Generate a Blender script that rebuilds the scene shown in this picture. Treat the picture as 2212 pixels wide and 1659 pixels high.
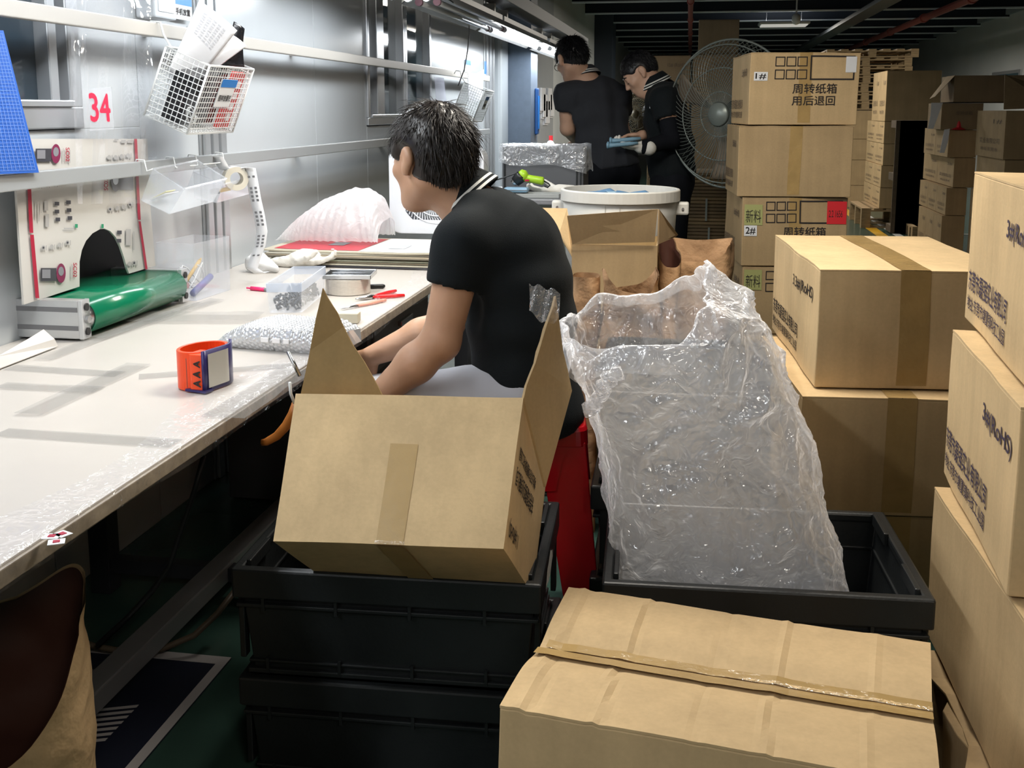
import bpy, bmesh, math, random
import numpy as np
from mathutils import Vector, Matrix, Euler, noise
R = math.radians
for _o in list(bpy.data.objects):
    bpy.data.objects.remove(_o, do_unlink=True)
SC = bpy.context.scene
COL = SC.collection
# ---------------------------------------------------------------- camera
FPX, CX, CY, VPX, VPY, CAMH = 2300.0, 1106.0, 603.0, 1505.0, 236.0, 1.35
PITCH = math.atan((CY - VPY) / FPX)     # the optical axis lies at row 603 of the picture (shifted lens)
YAW = math.atan((VPX - CX) * math.cos(PITCH) / FPX)
cam_data = bpy.data.cameras.new('camera')
cam_data.sensor_fit = 'HORIZONTAL'
cam_data.sensor_width = 36.0
cam_data.lens = 36.0 * FPX / 2212.0
cam_data.shift_y = -(829.5 - CY) / 2212.0
cam_data.clip_start = 0.05
cam_data.clip_end = 200
cam = bpy.data.objects.new('camera', cam_data)
COL.objects.link(cam)
cam.location = (0, 0, CAMH)
cam.rotation_euler = Euler((math.pi / 2 - PITCH, 0, YAW), 'XYZ')
SC.camera = cam
# ---------------------------------------------------------------- world, exposure
world = bpy.data.worlds.new('world')
SC.world = world
world.use_nodes = True
world.node_tree.nodes['Background'].inputs[0].default_value = (0.70, 0.82, 1.0, 1)
world.node_tree.nodes['Background'].inputs[1].default_value = 0.10
SC.view_settings.view_transform = 'Standard'
SC.view_settings.look = 'None'
SC.view_settings.gamma = 1.0
SC.view_settings.exposure = 0.08
SC.cycles.max_bounces = 6
SC.cycles.diffuse_bounces = 3
SC.cycles.glossy_bounces = 3
SC.cycles.transmission_bounces = 4
SC.cycles.transparent_max_bounces = 10
SC.cycles.adaptive_threshold = 0.04
SC.cycles.caustics_reflective = False
SC.cycles.caustics_refractive = False
SC.view_settings.use_curve_mapping = False
TUBE_W = 13.0        # watts for one lit bench lamp
HALL_W = 42.0        # watts for one hall lamp


def area_light(name, loc, sx, sy, watts, color, parent=None, rot=(0, 0, 0)):
    d = bpy.data.lights.new(name, 'AREA')
    d.shape = 'RECTANGLE'
    d.size, d.size_y, d.energy, d.color = sx, sy, watts, color
    o = bpy.data.objects.new(name, d)
    COL.objects.link(o)
    o.location = loc
    o.rotation_euler = rot
    if parent:
        o.parent = parent
    return o


# ---------------------------------------------------------------- pixel -> world
_F = Vector((-math.sin(YAW) * math.cos(PITCH), math.cos(YAW) * math.cos(PITCH), -math.sin(PITCH)))
_Rt = Vector((math.cos(YAW), math.sin(YAW), 0))
_Up = _Rt.cross(_F)


def ray(u, v):
    return _F + _Rt * ((u - CX) / FPX) - _Up * ((v - CY) / FPX)


def PY(u, v, y):
    d = ray(u, v)
    return Vector((0, 0, CAMH)) + d * (y / d.y)


def PZ(u, v, z):
    d = ray(u, v)
    return Vector((0, 0, CAMH)) + d * ((z - CAMH) / d.z)


def PX(u, v, x):
    d = ray(u, v)
    return Vector((0, 0, CAMH)) + d * (x / d.x)


# ---------------------------------------------------------------- tagging
def tag(o, label=None, cat=None, group=None, kind=None):
    if label: o['label'] = label
    if cat: o['category'] = cat
    if group: o['group'] = group
    if kind: o['kind'] = kind
    return o


def thing(name, label, cat, loc=(0, 0, 0), rz=0.0, group=None):
    o = bpy.data.objects.new(name, None)
    o.empty_display_size = 0.05
    COL.objects.link(o)
    o.location = loc
    o.rotation_euler = (0, 0, rz)
    return tag(o, label, cat, group)


def copy_tree(o, parent=None):
    c = o.copy()
    COL.objects.link(c)
    c.parent = parent
    for ch in o.children:
        copy_tree(ch, c)
    return c


# ---------------------------------------------------------------- lettering
GLYPHS = {}


def glyphs(body, bold):
    key = (body, bold)
    if key not in GLYPHS:
        cu = bpy.data.curves.new('t', 'FONT')
        cu.body = body
        cu.resolution_u = 3
        ob = bpy.data.objects.new('t', cu)
        COL.objects.link(ob)
        dg = bpy.context.evaluated_depsgraph_get()
        me = bpy.data.meshes.new_from_object(ob.evaluated_get(dg))
        GLYPHS[key] = ([Vector(p.co) for p in me.vertices], [tuple(p.vertices) for p in me.polygons])
        bpy.data.objects.remove(ob, do_unlink=True)
        bpy.data.curves.remove(cu)
        bpy.data.meshes.remove(me)
    return GLYPHS[key]


for _t, _b in (('周转纸箱', .012), ('用后退回', .012), ('1.5#(RoHS)', .01), ('1.8#(RoHS)', .01), ('3.3#(RoHS)', .01), ('3#(RoHS)', .01), ('1.1#(RoHS)', .01),
               ('东莞市磊强实业有限公司', .01), ('地址:东莞市塘厦镇科技工业园', .005), ('新料', 0.0), ('2#', .01), ('1#', .01), ('返工OK', 0.0), ('2.2 1656', 0.0), ('A', .03), ('SC02', .02),
               ('34', .02), ('图样放置栏', .015), ('手机放置', .02), ('安全', 0.0), ('企业', 0.0), ('周转纸箱', 0.0), ('15# (RoHS)', 0.0), ('实业有限公司', 0.0), ('地址东莞市', 0.0), ('1#', 0.0), ('2#', 0.0), ('3#', 0.0)):
    glyphs(_t, _b)


# ---------------------------------------------------------------- mesh builder
class MB:
    def __init__(self):
        self.v, self.f, self.m = [], [], []
        self.uvs = None

    def add(self, verts, faces, mi=0):
        b = len(self.v)
        self.v += [Vector(p) for p in verts]
        self.f += [tuple(b + i for i in f) for f in faces]
        self.m += [mi] * len(faces)
        return self

    def box(self, c, s, M=None, mi=0):
        x, y, z = s[0] / 2, s[1] / 2, s[2] / 2
        vs = [Vector((c[0] + a * x, c[1] + b * y, c[2] + d * z)) for d in (-1, 1) for b in (-1, 1) for a in (-1, 1)]
        if M: vs = [M @ p for p in vs]
        return self.add(vs, [(0, 2, 3, 1), (4, 5, 7, 6), (0, 1, 5, 4), (2, 6, 7, 3), (0, 4, 6, 2), (1, 3, 7, 5)], mi)

    def box2(self, a, b, M=None, mi=0):
        return self.box([(a[i] + b[i]) / 2 for i in range(3)], [abs(b[i] - a[i]) for i in range(3)], M, mi)

    def quad(self, a, b, c, d, mi=0):
        return self.add([a, b, c, d], [(0, 1, 2, 3)], mi)

    def slab(self, pts, n, t, mi=0):
        """polygon pts thickened along n by t"""
        n = Vector(n).normalized() * t
        k = len(pts)
        vs = [Vector(p) for p in pts] + [Vector(p) + n for p in pts]
        fs = [tuple(range(k - 1, -1, -1)), tuple(range(k, 2 * k))]
        fs += [(i, (i + 1) % k, k + (i + 1) % k, k + i) for i in range(k)]
        return self.add(vs, fs, mi)

    def tube(self, pts, r, seg=8, closed=False, caps=True, mi=0):
        pts = [Vector(p) for p in pts]
        n = len(pts)
        rr = r if isinstance(r, (list, tuple)) else [r] * n
        t0 = (pts[1] - pts[0]).normalized()
        up = Vector((0, 0, 1)) if abs(t0.z) < 0.9 else Vector((1, 0, 0))
        nx = t0.cross(up).normalized()
        rings = []
        for i, p in enumerate(pts):
            if closed:
                t = pts[(i + 1) % n] - pts[i - 1]
            else:
                t = pts[min(i + 1, n - 1)] - pts[max(i - 1, 0)]
            t.normalize()
            nx = (nx - t * nx.dot(t))
            if nx.length < 1e-6: nx = t.orthogonal()
            nx.normalize()
            ny = t.cross(nx)
            rings.append([p + (nx * math.cos(2 * math.pi * k / seg) + ny * math.sin(2 * math.pi * k / seg)) * rr[i] for k in range(seg)])
        vs = [p for ring in rings for p in ring]
        fs = []
        m = n if closed else n - 1
        for i in range(m):
            j = (i + 1) % n
            for k in range(seg):
                k2 = (k + 1) % seg
                fs.append((i * seg + k, i * seg + k2, j * seg + k2, j * seg + k))
        if caps and not closed:
            fs.append(tuple(range(seg - 1, -1, -1)))
            fs.append(tuple((n - 1) * seg + k for k in range(seg)))
        return self.add(vs, fs, mi)

    def lathe(self, prof, c, seg=32, axis=None, mi=0, cap=True):
        """prof [(r,h)] about axis through c"""
        c = Vector(c)
        q = Vector((0, 0, 1)).rotation_difference(Vector(axis).normalized()) if axis else None
        vs, fs = [], []
        for r, h in prof:
            for k in range(seg):
                a = 2 * math.pi * k / seg
                p = Vector((r * math.cos(a), r * math.sin(a), h))
                if q: p = q @ p
                vs.append(c + p)
        n = len(prof)
        for i in range(n - 1):
            for k in range(seg):
                k2 = (k + 1) % seg
                fs.append((i * seg + k, i * seg + k2, (i + 1) * seg + k2, (i + 1) * seg + k))
        if cap:
            if prof[0][0] > 1e-4: fs.append(tuple(range(seg - 1, -1, -1)))
            if prof[-1][0] > 1e-4: fs.append(tuple((n - 1) * seg + k for k in range(seg)))
        return self.add(vs, fs, mi)

    def grid(self, fn, nu, nv, mi=0, closed_u=False):
        vs = [fn(i / nu, j / nv) for j in range(nv + 1) for i in range(nu if closed_u else nu + 1)]
        w = nu if closed_u else nu + 1
        fs = []
        for j in range(nv):
            for i in range(nu):
                i2 = (i + 1) % w
                fs.append((j * w + i, j * w + i2, (j + 1) * w + i2, (j + 1) * w + i))
        return self.add(vs, fs, mi)

    def text(self, body, o, ex, ey, w=None, h=None, bold=0.0, mi=0, center=False):
        co, fs = glyphs(body, bold)
        if not co: return self
        x0, x1 = min(p.x for p in co), max(p.x for p in co)
        y0, y1 = min(p.y for p in co), max(p.y for p in co)
        sx = w / (x1 - x0) if w else None
        sy = h / (y1 - y0) if h else None
        sx = sx or sy
        sy = sy or sx
        o, ex, ey = Vector(o), Vector(ex).normalized(), Vector(ey).normalized()
        if center:
            o = o - ex * (x1 - x0) * sx / 2 - ey * (y1 - y0) * sy / 2
        sh = [(0, 0)] if not bold else [(-bold, 0), (bold, 0), (0, bold), (0, -bold)]
        nrm = ex.cross(ey)
        for q, (ax, ay) in enumerate(sh):
            self.add([o + ex * (p.x - x0 + ax) * sx + ey * (p.y - y0 + ay) * sy + nrm * (0.00008 * q) for p in co], fs, mi)
        return self

    def build(self, name, mat, parent=None, smooth=False, bevel=0.0, off=None, deform=None, segs=2, solid=0.0, subsurf=0, world=False):
        me = bpy.data.meshes.new(name)
        vs = self.v
        if deform: vs = [deform(p) for p in vs]
        if world and parent is not None:
            root = parent
            while root.parent: root = root.parent
            L = Vector(root.location)
            vs = [p - L for p in vs]
        if off is not None:
            vs = [p - Vector(off) for p in vs]
        me.from_pydata([tuple(p) for p in vs], [], self.f)
        mats = mat if isinstance(mat, (list, tuple)) else [mat]
        for m in mats: me.materials.append(m)
        if len(mats) > 1:
            me.polygons.foreach_set('material_index', self.m)
        if smooth:
            me.polygons.foreach_set('use_smooth', [True] * len(me.polygons))
        me.update()
        o = bpy.data.objects.new(name, me)
        COL.objects.link(o)
        if off is not None: o.location = off
        if parent is not None: o.parent = parent
        if solid:
            md = o.modifiers.new('solid', 'SOLIDIFY'); md.thickness = solid; md.offset = 0
        if bevel:
            md = o.modifiers.new('bevel', 'BEVEL'); md.width = bevel; md.segments = segs
            md.limit_method = 'ANGLE'; md.angle_limit = R(35)
            md.harden_normals = False
        if subsurf:
            md = o.modifiers.new('sub', 'SUBSURF'); md.levels = md.render_levels = subsurf
        return o


def rotz(a, c=(0, 0, 0)):
    return Matrix.Translation(c) @ Matrix.Rotation(a, 4, 'Z')


def nz(p, s=1.0, seed=0.0):
    return noise.noise(Vector((p[0] * s + seed, p[1] * s - seed * 0.7, p[2] * s + seed * 0.3)))


# ---------------------------------------------------------------- materials
MATS = {}


def mat(name, col, rough=0.5, metal=0.0, spec=0.5, noise_amt=0.0, noise_scale=20.0, bump=0.0, bump_scale=80.0, emit=None, emit_s=0.0,
        trans=0.0, alpha=1.0, ior=1.45, stretch=(1, 1, 1), col2=None, sss=0.0, coat=0.0, sheen=0.0, bump_dist=0.004):
    if name in MATS: return MATS[name]
    m = bpy.data.materials.new(name)
    m.use_nodes = True
    nt = m.node_tree
    b = nt.nodes['Principled BSDF']
    b.inputs['Base Color'].default_value = (*col, 1)
    b.inputs['Roughness'].default_value = rough
    b.inputs['Metallic'].default_value = metal
    b.inputs['Specular IOR Level'].default_value = spec
    b.inputs['Transmission Weight'].default_value = trans
    b.inputs['Alpha'].default_value = alpha
    b.inputs['IOR'].default_value = ior
    b.inputs['Coat Weight'].default_value = coat
    b.inputs['Sheen Weight'].default_value = sheen
    if sss:
        b.inputs['Subsurface Weight'].default_value = sss
        b.inputs['Subsurface Radius'].default_value = (0.012, 0.005, 0.003)
    if emit:
        b.inputs['Emission Color'].default_value = (*emit, 1)
        b.inputs['Emission Strength'].default_value = emit_s
    if noise_amt or bump or col2:
        tc = nt.nodes.new('ShaderNodeTexCoord')
        mp = nt.nodes.new('ShaderNodeMapping')
        mp.inputs['Scale'].default_value = stretch
        nt.links.new(tc.outputs['Object'], mp.inputs['Vector'])
    if noise_amt or col2:
        n = nt.nodes.new('ShaderNodeTexNoise')
        n.inputs['Scale'].default_value = noise_scale
        n.inputs['Detail'].default_value = 5
        nt.links.new(mp.outputs[0], n.inputs['Vector'])
        mx = nt.nodes.new('ShaderNodeMix')
        mx.data_type = 'RGBA'
        c2 = col2 or tuple(max(0, c * (1 - noise_amt)) for c in col)
        mx.inputs['A'].default_value = (*c2, 1)
        mx.inputs['B'].default_value = (*[min(1, c * (1 + (0 if col2 else noise_amt))) for c in col], 1)
        rp = nt.nodes.new('ShaderNodeMapRange')
        rp.inputs['From Min'].default_value = 0.3
        rp.inputs['From Max'].default_value = 0.7
        nt.links.new(n.outputs['Fac'], rp.inputs['Value'])
        nt.links.new(rp.outputs[0], mx.inputs['Factor'])
        nt.links.new(mx.outputs['Result'], b.inputs['Base Color'])
    if bump:
        n2 = nt.nodes.new('ShaderNodeTexNoise')
        n2.inputs['Scale'].default_value = bump_scale
        n2.inputs['Detail'].default_value = 4
        nt.links.new(mp.outputs[0], n2.inputs['Vector'])
        bp = nt.nodes.new('ShaderNodeBump')
        bp.inputs['Strength'].default_value = bump
        bp.inputs['Distance'].default_value = bump_dist
        nt.links.new(n2.outputs['Fac'], bp.inputs['Height'])
        nt.links.new(bp.outputs[0], b.inputs['Normal'])
    MATS[name] = m
    return m


def cardboard(name, col, dark=0.86, flute=True, rough=0.72):
    """kraft board: fibre specks, soft stains and faint vertical flute lines"""
    if name in MATS: return MATS[name]
    m = mat(name, col, rough=rough, spec=0.25)
    nt = m.node_tree
    b = nt.nodes['Principled BSDF']
    tc = nt.nodes.new('ShaderNodeTexCoord')
    big = nt.nodes.new('ShaderNodeTexNoise'); big.inputs['Scale'].default_value = 5; big.inputs['Detail'].default_value = 3
    fine = nt.nodes.new('ShaderNodeTexNoise'); fine.inputs['Scale'].default_value = 130; fine.inputs['Detail'].default_value = 3
    mp = nt.nodes.new('ShaderNodeMapping'); mp.inputs['Scale'].default_value = (38, 38, 1.2)
    st = nt.nodes.new('ShaderNodeTexNoise'); st.inputs['Scale'].default_value = 1.0; st.inputs['Detail'].default_value = 2
    nt.links.new(tc.outputs['Object'], big.inputs['Vector'])
    nt.links.new(tc.outputs['Object'], fine.inputs['Vector'])
    nt.links.new(tc.outputs['Object'], mp.inputs['Vector'])
    nt.links.new(mp.outputs[0], st.inputs['Vector'])
    a1 = nt.nodes.new('ShaderNodeMath'); a1.operation = 'MULTIPLY'
    a2 = nt.nodes.new('ShaderNodeMath'); a2.operation = 'ADD'
    a3 = nt.nodes.new('ShaderNodeMath'); a3.operation = 'ADD'
    nt.links.new(fine.outputs['Fac'], a1.inputs[0]); a1.inputs[1].default_value = 0.35
    nt.links.new(a1.outputs[0], a2.inputs[0]); nt.links.new(big.outputs['Fac'], a2.inputs[1])
    a4 = nt.nodes.new('ShaderNodeMath'); a4.operation = 'MULTIPLY'
    nt.links.new(st.outputs['Fac'], a4.inputs[0]); a4.inputs[1].default_value = 0.45
    nt.links.new(a2.outputs[0], a3.inputs[0]); nt.links.new(a4.outputs[0], a3.inputs[1])
    rp = nt.nodes.new('ShaderNodeMapRange')
    rp.inputs['From Min'].default_value = 0.65; rp.inputs['From Max'].default_value = 1.15
    nt.links.new(a3.outputs[0], rp.inputs['Value'])
    mx = nt.nodes.new('ShaderNodeMix'); mx.data_type = 'RGBA'
    mx.inputs['A'].default_value = (*[c * dark for c in col], 1)
    mx.inputs['B'].default_value = (*[min(1, c * (2 - dark) ** 0.7) for c in col], 1)
    nt.links.new(rp.outputs[0], mx.inputs['Factor'])
    nt.links.new(mx.outputs['Result'], b.inputs['Base Color'])
    bp = nt.nodes.new('ShaderNodeBump'); bp.inputs['Strength'].default_value = 0.25; bp.inputs['Distance'].default_value = 0.002
    nt.links.new(a3.outputs[0], bp.inputs['Height'])
    nt.links.new(bp.outputs[0], b.inputs['Normal'])
    return m


KRAFT = cardboard('kraft_board', (0.58, 0.415, 0.225))
KRAFT_B = cardboard('kraft_board_pale', (0.65, 0.475, 0.265))
KRAFT_C = cardboard('kraft_board_brown', (0.46, 0.325, 0.175))
KRAFT_D = cardboard('kraft_board_old', (0.33, 0.235, 0.135))
KRAFT_IN = cardboard('kraft_board_inside', (0.42, 0.285, 0.13))
EDGE = mat('board_edge', (0.42, 0.29, 0.15), rough=0.9)
INK = mat('print_ink', (0.035, 0.03, 0.03), rough=0.75, spec=0.2)
INK_F = mat('print_ink_faded', (0.20, 0.15, 0.11), rough=0.8, spec=0.2)
INK_P = mat('print_ink_violet', (0.07, 0.055, 0.09), rough=0.8, spec=0.2)
PAPER = mat('white_paper', (0.80, 0.81, 0.84), rough=0.6, noise_amt=0.03)
LABEL = mat('label_white', (0.85, 0.86, 0.88), rough=0.35)
YELLOW_LABEL = mat('label_olive', (0.42, 0.43, 0.17), rough=0.5)
RED_LABEL = mat('label_red', (0.75, 0.03, 0.04), rough=0.5)
BLUE_PRINT = mat('print_blue', (0.01, 0.20, 0.65), rough=0.4)
RED_PRINT = mat('print_red', (0.38, 0.012, 0.04), rough=0.4)
GREY_PRINT = mat('print_grey', (0.22, 0.22, 0.23), rough=0.5)
GREEN_PRINT = mat('print_green', (0.02, 0.25, 0.12), rough=0.5)
TAPE = mat('brown_tape', (0.43, 0.285, 0.115), rough=0.16, spec=0.6, bump=0.35, bump_scale=60, noise_amt=0.1, noise_scale=14)
CLEAR = None


def film(name, col=(0.85, 0.87, 0.9), opacity=0.35, rough=0.12, bump=0.6, scale=30.0, gloss=0.5, vor=True, dist=0.01, trans=0.5, edge=0.0):
    """thin plastic film: see-through, milky scatter and crumple highlights"""
    if name in MATS: return MATS[name]
    m = bpy.data.materials.new(name)
    m.use_nodes = True
    nt = m.node_tree
    for n in list(nt.nodes): nt.nodes.remove(n)
    out = nt.nodes.new('ShaderNodeOutputMaterial')
    tr = nt.nodes.new('ShaderNodeBsdfTransparent'); tr.inputs[0].default_value = (0.97, 0.97, 0.98, 1)
    df = nt.nodes.new('ShaderNodeBsdfDiffuse'); df.inputs[0].default_value = (*col, 1)
    tl = nt.nodes.new('ShaderNodeBsdfTranslucent'); tl.inputs[0].default_value = (*col, 1)
    gl = nt.nodes.new('ShaderNodeBsdfGlossy'); gl.inputs['Roughness'].default_value = rough
    m1 = nt.nodes.new('ShaderNodeMixShader'); m1.inputs[0].default_value = trans
    nt.links.new(df.outputs[0], m1.inputs[1]); nt.links.new(tl.outputs[0], m1.inputs[2])
    m2 = nt.nodes.new('ShaderNodeMixShader'); m2.inputs[0].default_value = opacity
    nt.links.new(tr.outputs[0], m2.inputs[1]); nt.links.new(m1.outputs[0], m2.inputs[2])
    m3 = nt.nodes.new('ShaderNodeAddShader')
    fr = nt.nodes.new('ShaderNodeLayerWeight'); fr.inputs['Blend'].default_value = 0.5
    pw = nt.nodes.new('ShaderNodeMath'); pw.operation = 'POWER'; pw.inputs[1].default_value = 4.0
    nt.links.new(fr.outputs['Facing'], pw.inputs[0])
    mg = nt.nodes.new('ShaderNodeMath'); mg.operation = 'MULTIPLY_ADD'; mg.use_clamp = True
    mg.inputs[1].default_value = gloss; mg.inputs[2].default_value = gloss * 0.12
    nt.links.new(pw.outputs[0], mg.inputs[0])
    nt.links.new(mg.outputs[0], gl.inputs[0])
    nt.links.new(m2.outputs[0], m3.inputs[0]); nt.links.new(gl.outputs[0], m3.inputs[1])
    nt.links.new(m3.outputs[0], out.inputs[0])
    mo = nt.nodes.new('ShaderNodeMath'); mo.operation = 'MULTIPLY_ADD'; mo.use_clamp = True
    mo.inputs[1].default_value = edge; mo.inputs[2].default_value = opacity
    pw2 = nt.nodes.new('ShaderNodeMath'); pw2.operation = 'POWER'; pw2.inputs[1].default_value = 2.0
    nt.links.new(fr.outputs['Facing'], pw2.inputs[0]); nt.links.new(pw2.outputs[0], mo.inputs[0])
    nt.links.new(mo.outputs[0], m2.inputs[0])
    if bump:
        tc = nt.nodes.new('ShaderNodeTexCoord')
        hs = []
        for sc_, wt in ((scale * 0.35, 1.0), (scale, 0.5 if vor else 0.2)):
            n1 = nt.nodes.new('ShaderNodeTexNoise'); n1.inputs['Scale'].default_value = sc_; n1.inputs['Detail'].default_value = 2.5
            n1.inputs['Distortion'].default_value = 0.9 if vor else 0.3
            nt.links.new(tc.outputs['Object'], n1.inputs['Vector'])
            if vor:
                sb = nt.nodes.new('ShaderNodeMath'); sb.operation = 'SUBTRACT'; sb.inputs[1].default_value = 0.5
                ab = nt.nodes.new('ShaderNodeMath'); ab.operation = 'ABSOLUTE'
                nt.links.new(n1.outputs['Fac'], sb.inputs[0]); nt.links.new(sb.outputs[0], ab.inputs[0])
                src = ab.outputs[0]
            else:
                src = n1.outputs['Fac']
            ml = nt.nodes.new('ShaderNodeMath'); ml.operation = 'MULTIPLY'; ml.inputs[1].default_value = wt
            nt.links.new(src, ml.inputs[0]); hs.append(ml)
        ad = nt.nodes.new('ShaderNodeMath'); ad.operation = 'ADD'
        nt.links.new(hs[0].outputs[0], ad.inputs[0]); nt.links.new(hs[1].outputs[0], ad.inputs[1])
        bp = nt.nodes.new('ShaderNodeBump'); bp.inputs['Strength'].default_value = bump; bp.inputs['Distance'].default_value = dist * 4
        nt.links.new(ad.outputs[0], bp.inputs['Height'])
        for sh in (gl, df, tl): nt.links.new(bp.outputs[0], sh.inputs['Normal'])
        nt.links.new(bp.outputs[0], fr.inputs['Normal'])
    MATS[name] = m
    return m


CLEAR = film('clear_film', opacity=0.05, rough=0.08, bump=0.4, scale=40, gloss=0.55)
MILKY = film('milky_plastic', col=(0.80, 0.84, 0.87), opacity=0.20, rough=0.2, bump=0, gloss=0.35)
CLEAR_BIN = film('clear_bin_plastic', col=(0.80, 0.84, 0.87), opacity=0.09, rough=0.15, bump=0, gloss=0.35, edge=0.3)
WHITE_WALL = mat('white_laminate', (0.52, 0.55, 0.57), rough=0.22, spec=0.5, noise_amt=0.02, noise_scale=3)
ALU = mat('aluminium', (0.62, 0.63, 0.64), rough=0.32, metal=0.85, noise_amt=0.05, noise_scale=8)
ALU_W = mat('painted_aluminium', (0.62, 0.63, 0.63), rough=0.35, metal=0.3)
BLACKP = mat('black_plastic', (0.012, 0.014, 0.015), rough=0.38, noise_amt=0.3, noise_scale=6, bump=0.1, bump_scale=150)
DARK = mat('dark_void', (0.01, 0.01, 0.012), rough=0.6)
WHITEP = mat('white_plastic', (0.78, 0.79, 0.80), rough=0.35)
WIRE = mat('white_coated_wire', (0.75, 0.77, 0.77), rough=0.35)
STEEL = mat('steel', (0.5, 0.5, 0.5), rough=0.25, metal=1.0)
# ================================================================ the setting
WX = -1.72           # bench wall face
KY = 0.767           # metres of depth per design unit along the bench
FLOOR_M = mat('green_epoxy_floor', (0.035, 0.075, 0.06), rough=0.22, noise_amt=0.25, noise_scale=2.5)
CEIL_M = mat('dark_steel_deck', (0.010, 0.017, 0.030), rough=0.6)
LIT_FLANGE_M = mat('lit_flange_tone', (0.75, 0.80, 0.85), rough=0.5)  # pale tone paints the lit lower edge of each purlin
HALLWALL_M = mat('hall_wall_paint', (0.50, 0.52, 0.52), rough=0.7, noise_amt=0.05, noise_scale=1.5)
BLUEGREY = mat('blue_grey_paint', (0.13, 0.17, 0.23), rough=0.45, noise_amt=0.06)
GLASS_D = mat('dark_window_glass', (0.03, 0.045, 0.06), rough=0.06, spec=0.8)
GLASS_T = mat('teal_window_glass', (0.06, 0.10, 0.12), rough=0.08, spec=0.8)
FRAME_M = mat('window_frame_aluminium', (0.52, 0.54, 0.56), rough=0.3, metal=0.6)


def struct(name, mb, m, parent=None, **k):
    o = mb.build(name, m, parent, **k)
    if parent is None: o['kind'] = 'structure'
    return o


floor = struct('floor', MB().box2((-3.5, -3, -0.1), (8, 32.2, 0)), FLOOR_M)
mb = MB().box2((1.95, 4.6, 0.0), (2.07, 32, 0.003))
struct('lane_line', mb, mat('yellow_line_paint', (0.60, 0.33, 0.02), rough=0.4), floor)
mb = MB().box2((2.15, 4.6, 0.0), (2.23, 32, 0.003))
struct('lane_line', mb, mat('white_line_paint', (0.55, 0.56, 0.55), rough=0.4), floor)
mb = MB().box2((2.23, 12.2, 0.0), (4.2, 12.26, 0.003))
struct('lane_line', mb, MATS['white_line_paint'], floor)

ceil = struct('ceiling', MB().box2((-3.5, -3, 2.95), (8, 32.2, 3.05)), CEIL_M)
for i in range(18):
    y = 0.8 + i * 1.765
    pu = struct('purlin', MB().box2((-3.5, y - 0.03, 2.80), (8, y + 0.03, 2.95)), CEIL_M, ceil)
    struct('purlin_flange', MB().box2((-3.5, y - 0.05, 2.78), (8, y + 0.03, 2.80)), LIT_FLANGE_M, pu)

# left wall built from panels; the opening for the belt sits behind the printed board
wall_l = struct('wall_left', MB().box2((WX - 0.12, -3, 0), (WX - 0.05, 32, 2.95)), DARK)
OPEN0, OPEN1 = 2.54, 3.13
W2A, W2B = 5.486, 6.875
def panel(y0, y1, z0, z1, m=WHITE_WALL):
    struct('wall_panel', MB().box2((WX - 0.05, y0 + 0.002, z0), (WX, y1 - 0.002, z1)), m, wall_l, bevel=0.002)
panel(-3, OPEN0, 0.0, 1.295)
panel(-3, 1.5, 1.295, 2.95)
panel(1.5, 2.80, 2.25, 2.95)
panel(OPEN0, OPEN1, 0.0, 0.76)
panel(OPEN0, OPEN1, 1.24, 1.295)
panel(2.80, OPEN1, 1.295, 2.95)
panel(OPEN1, 3.528, 0.0, 2.95)
panel(3.734, 4.713, 0.0, 2.95)
panel(4.713, W2A, 0.0, 2.95)
panel(W2A, 6.228, 0.0, 1.26)
panel(6.228, W2B, 0.0, 1.12)
panel(W2A, W2B, 2.45, 2.95)
panel(W2B, 8.669, 0.0, 2.95)
panel(9.92, 13, 0.0, 2.95, WHITE_WALL)
panel(13, 32, 0.0, 2.95, HALLWALL_M)
# aluminium posts
for (a, b) in ((3.528, 3.734), (8.669, 9.14)):
    po = struct('wall_post', MB().box2((WX - 0.05, a, 0), (WX + 0.005, b, 2.95)), FRAME_M, wall_l)
    for k in range(3):
        c = a + (b - a) * (0.18 + 0.32 * k)
        struct('post_ridge', MB().box2((WX + 0.005, c - 0.022, 0), (WX + 0.018, c + 0.022, 2.95)), FRAME_M, po, bevel=0.003)

def window(n, y0, y1, z0, z1, fw, mull, panes, sill=0.0):
    w = struct('window_%d' % n, MB().box2((WX - 0.06, y0, z0), (WX + 0.012, y1, z0 + fw)), FRAME_M, bevel=0.004)
    for (a, b, c, d) in ((y0, y1, z1 - fw, z1), (y0, y0 + fw, z0 + fw, z1 - fw), (y1 - fw, y1, z0 + fw, z1 - fw)):
        struct('window_frame', MB().box2((WX - 0.06, a, c), (WX + 0.012, b, d)), FRAME_M, w, bevel=0.004)
    for m_ in mull:
        struct('mullion', MB().box2((WX - 0.05, m_[0], z0 + fw), (WX + 0.006, m_[1], z1 - fw)), FRAME_M, w, bevel=0.003)
    for p in panes:
        struct('pane', MB().box2((WX - 0.045, p[0], z0 + fw), (WX - 0.035, p[1], z1 - fw)), p[2], w)
    if sill:
        struct('window_sill', MB().box2((WX - 0.04, y0 + 0.05, z0 + fw), (WX + 0.02, y1 - 0.05, z0 + fw + 0.018)), FRAME_M, w, bevel=0.004)
    return w
window(1, 1.5, 2.80, 1.297, 2.25, 0.06, [(2.66, 2.70)], [(1.56, 2.66, GLASS_D), (2.70, 2.74, FRAME_M)], 0.02)
window(2, W2A, 6.228, 1.265, 2.45, 0.04, [(5.68, 5.81)], [(W2A + .04, 5.68, GLASS_D), (5.81, 6.19, GLASS_T)], 0.02)
window(3, 6.228, W2B, 1.12, 2.45, 0.05, [], [(6.27, W2B - .05, GLASS_T)])

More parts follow.
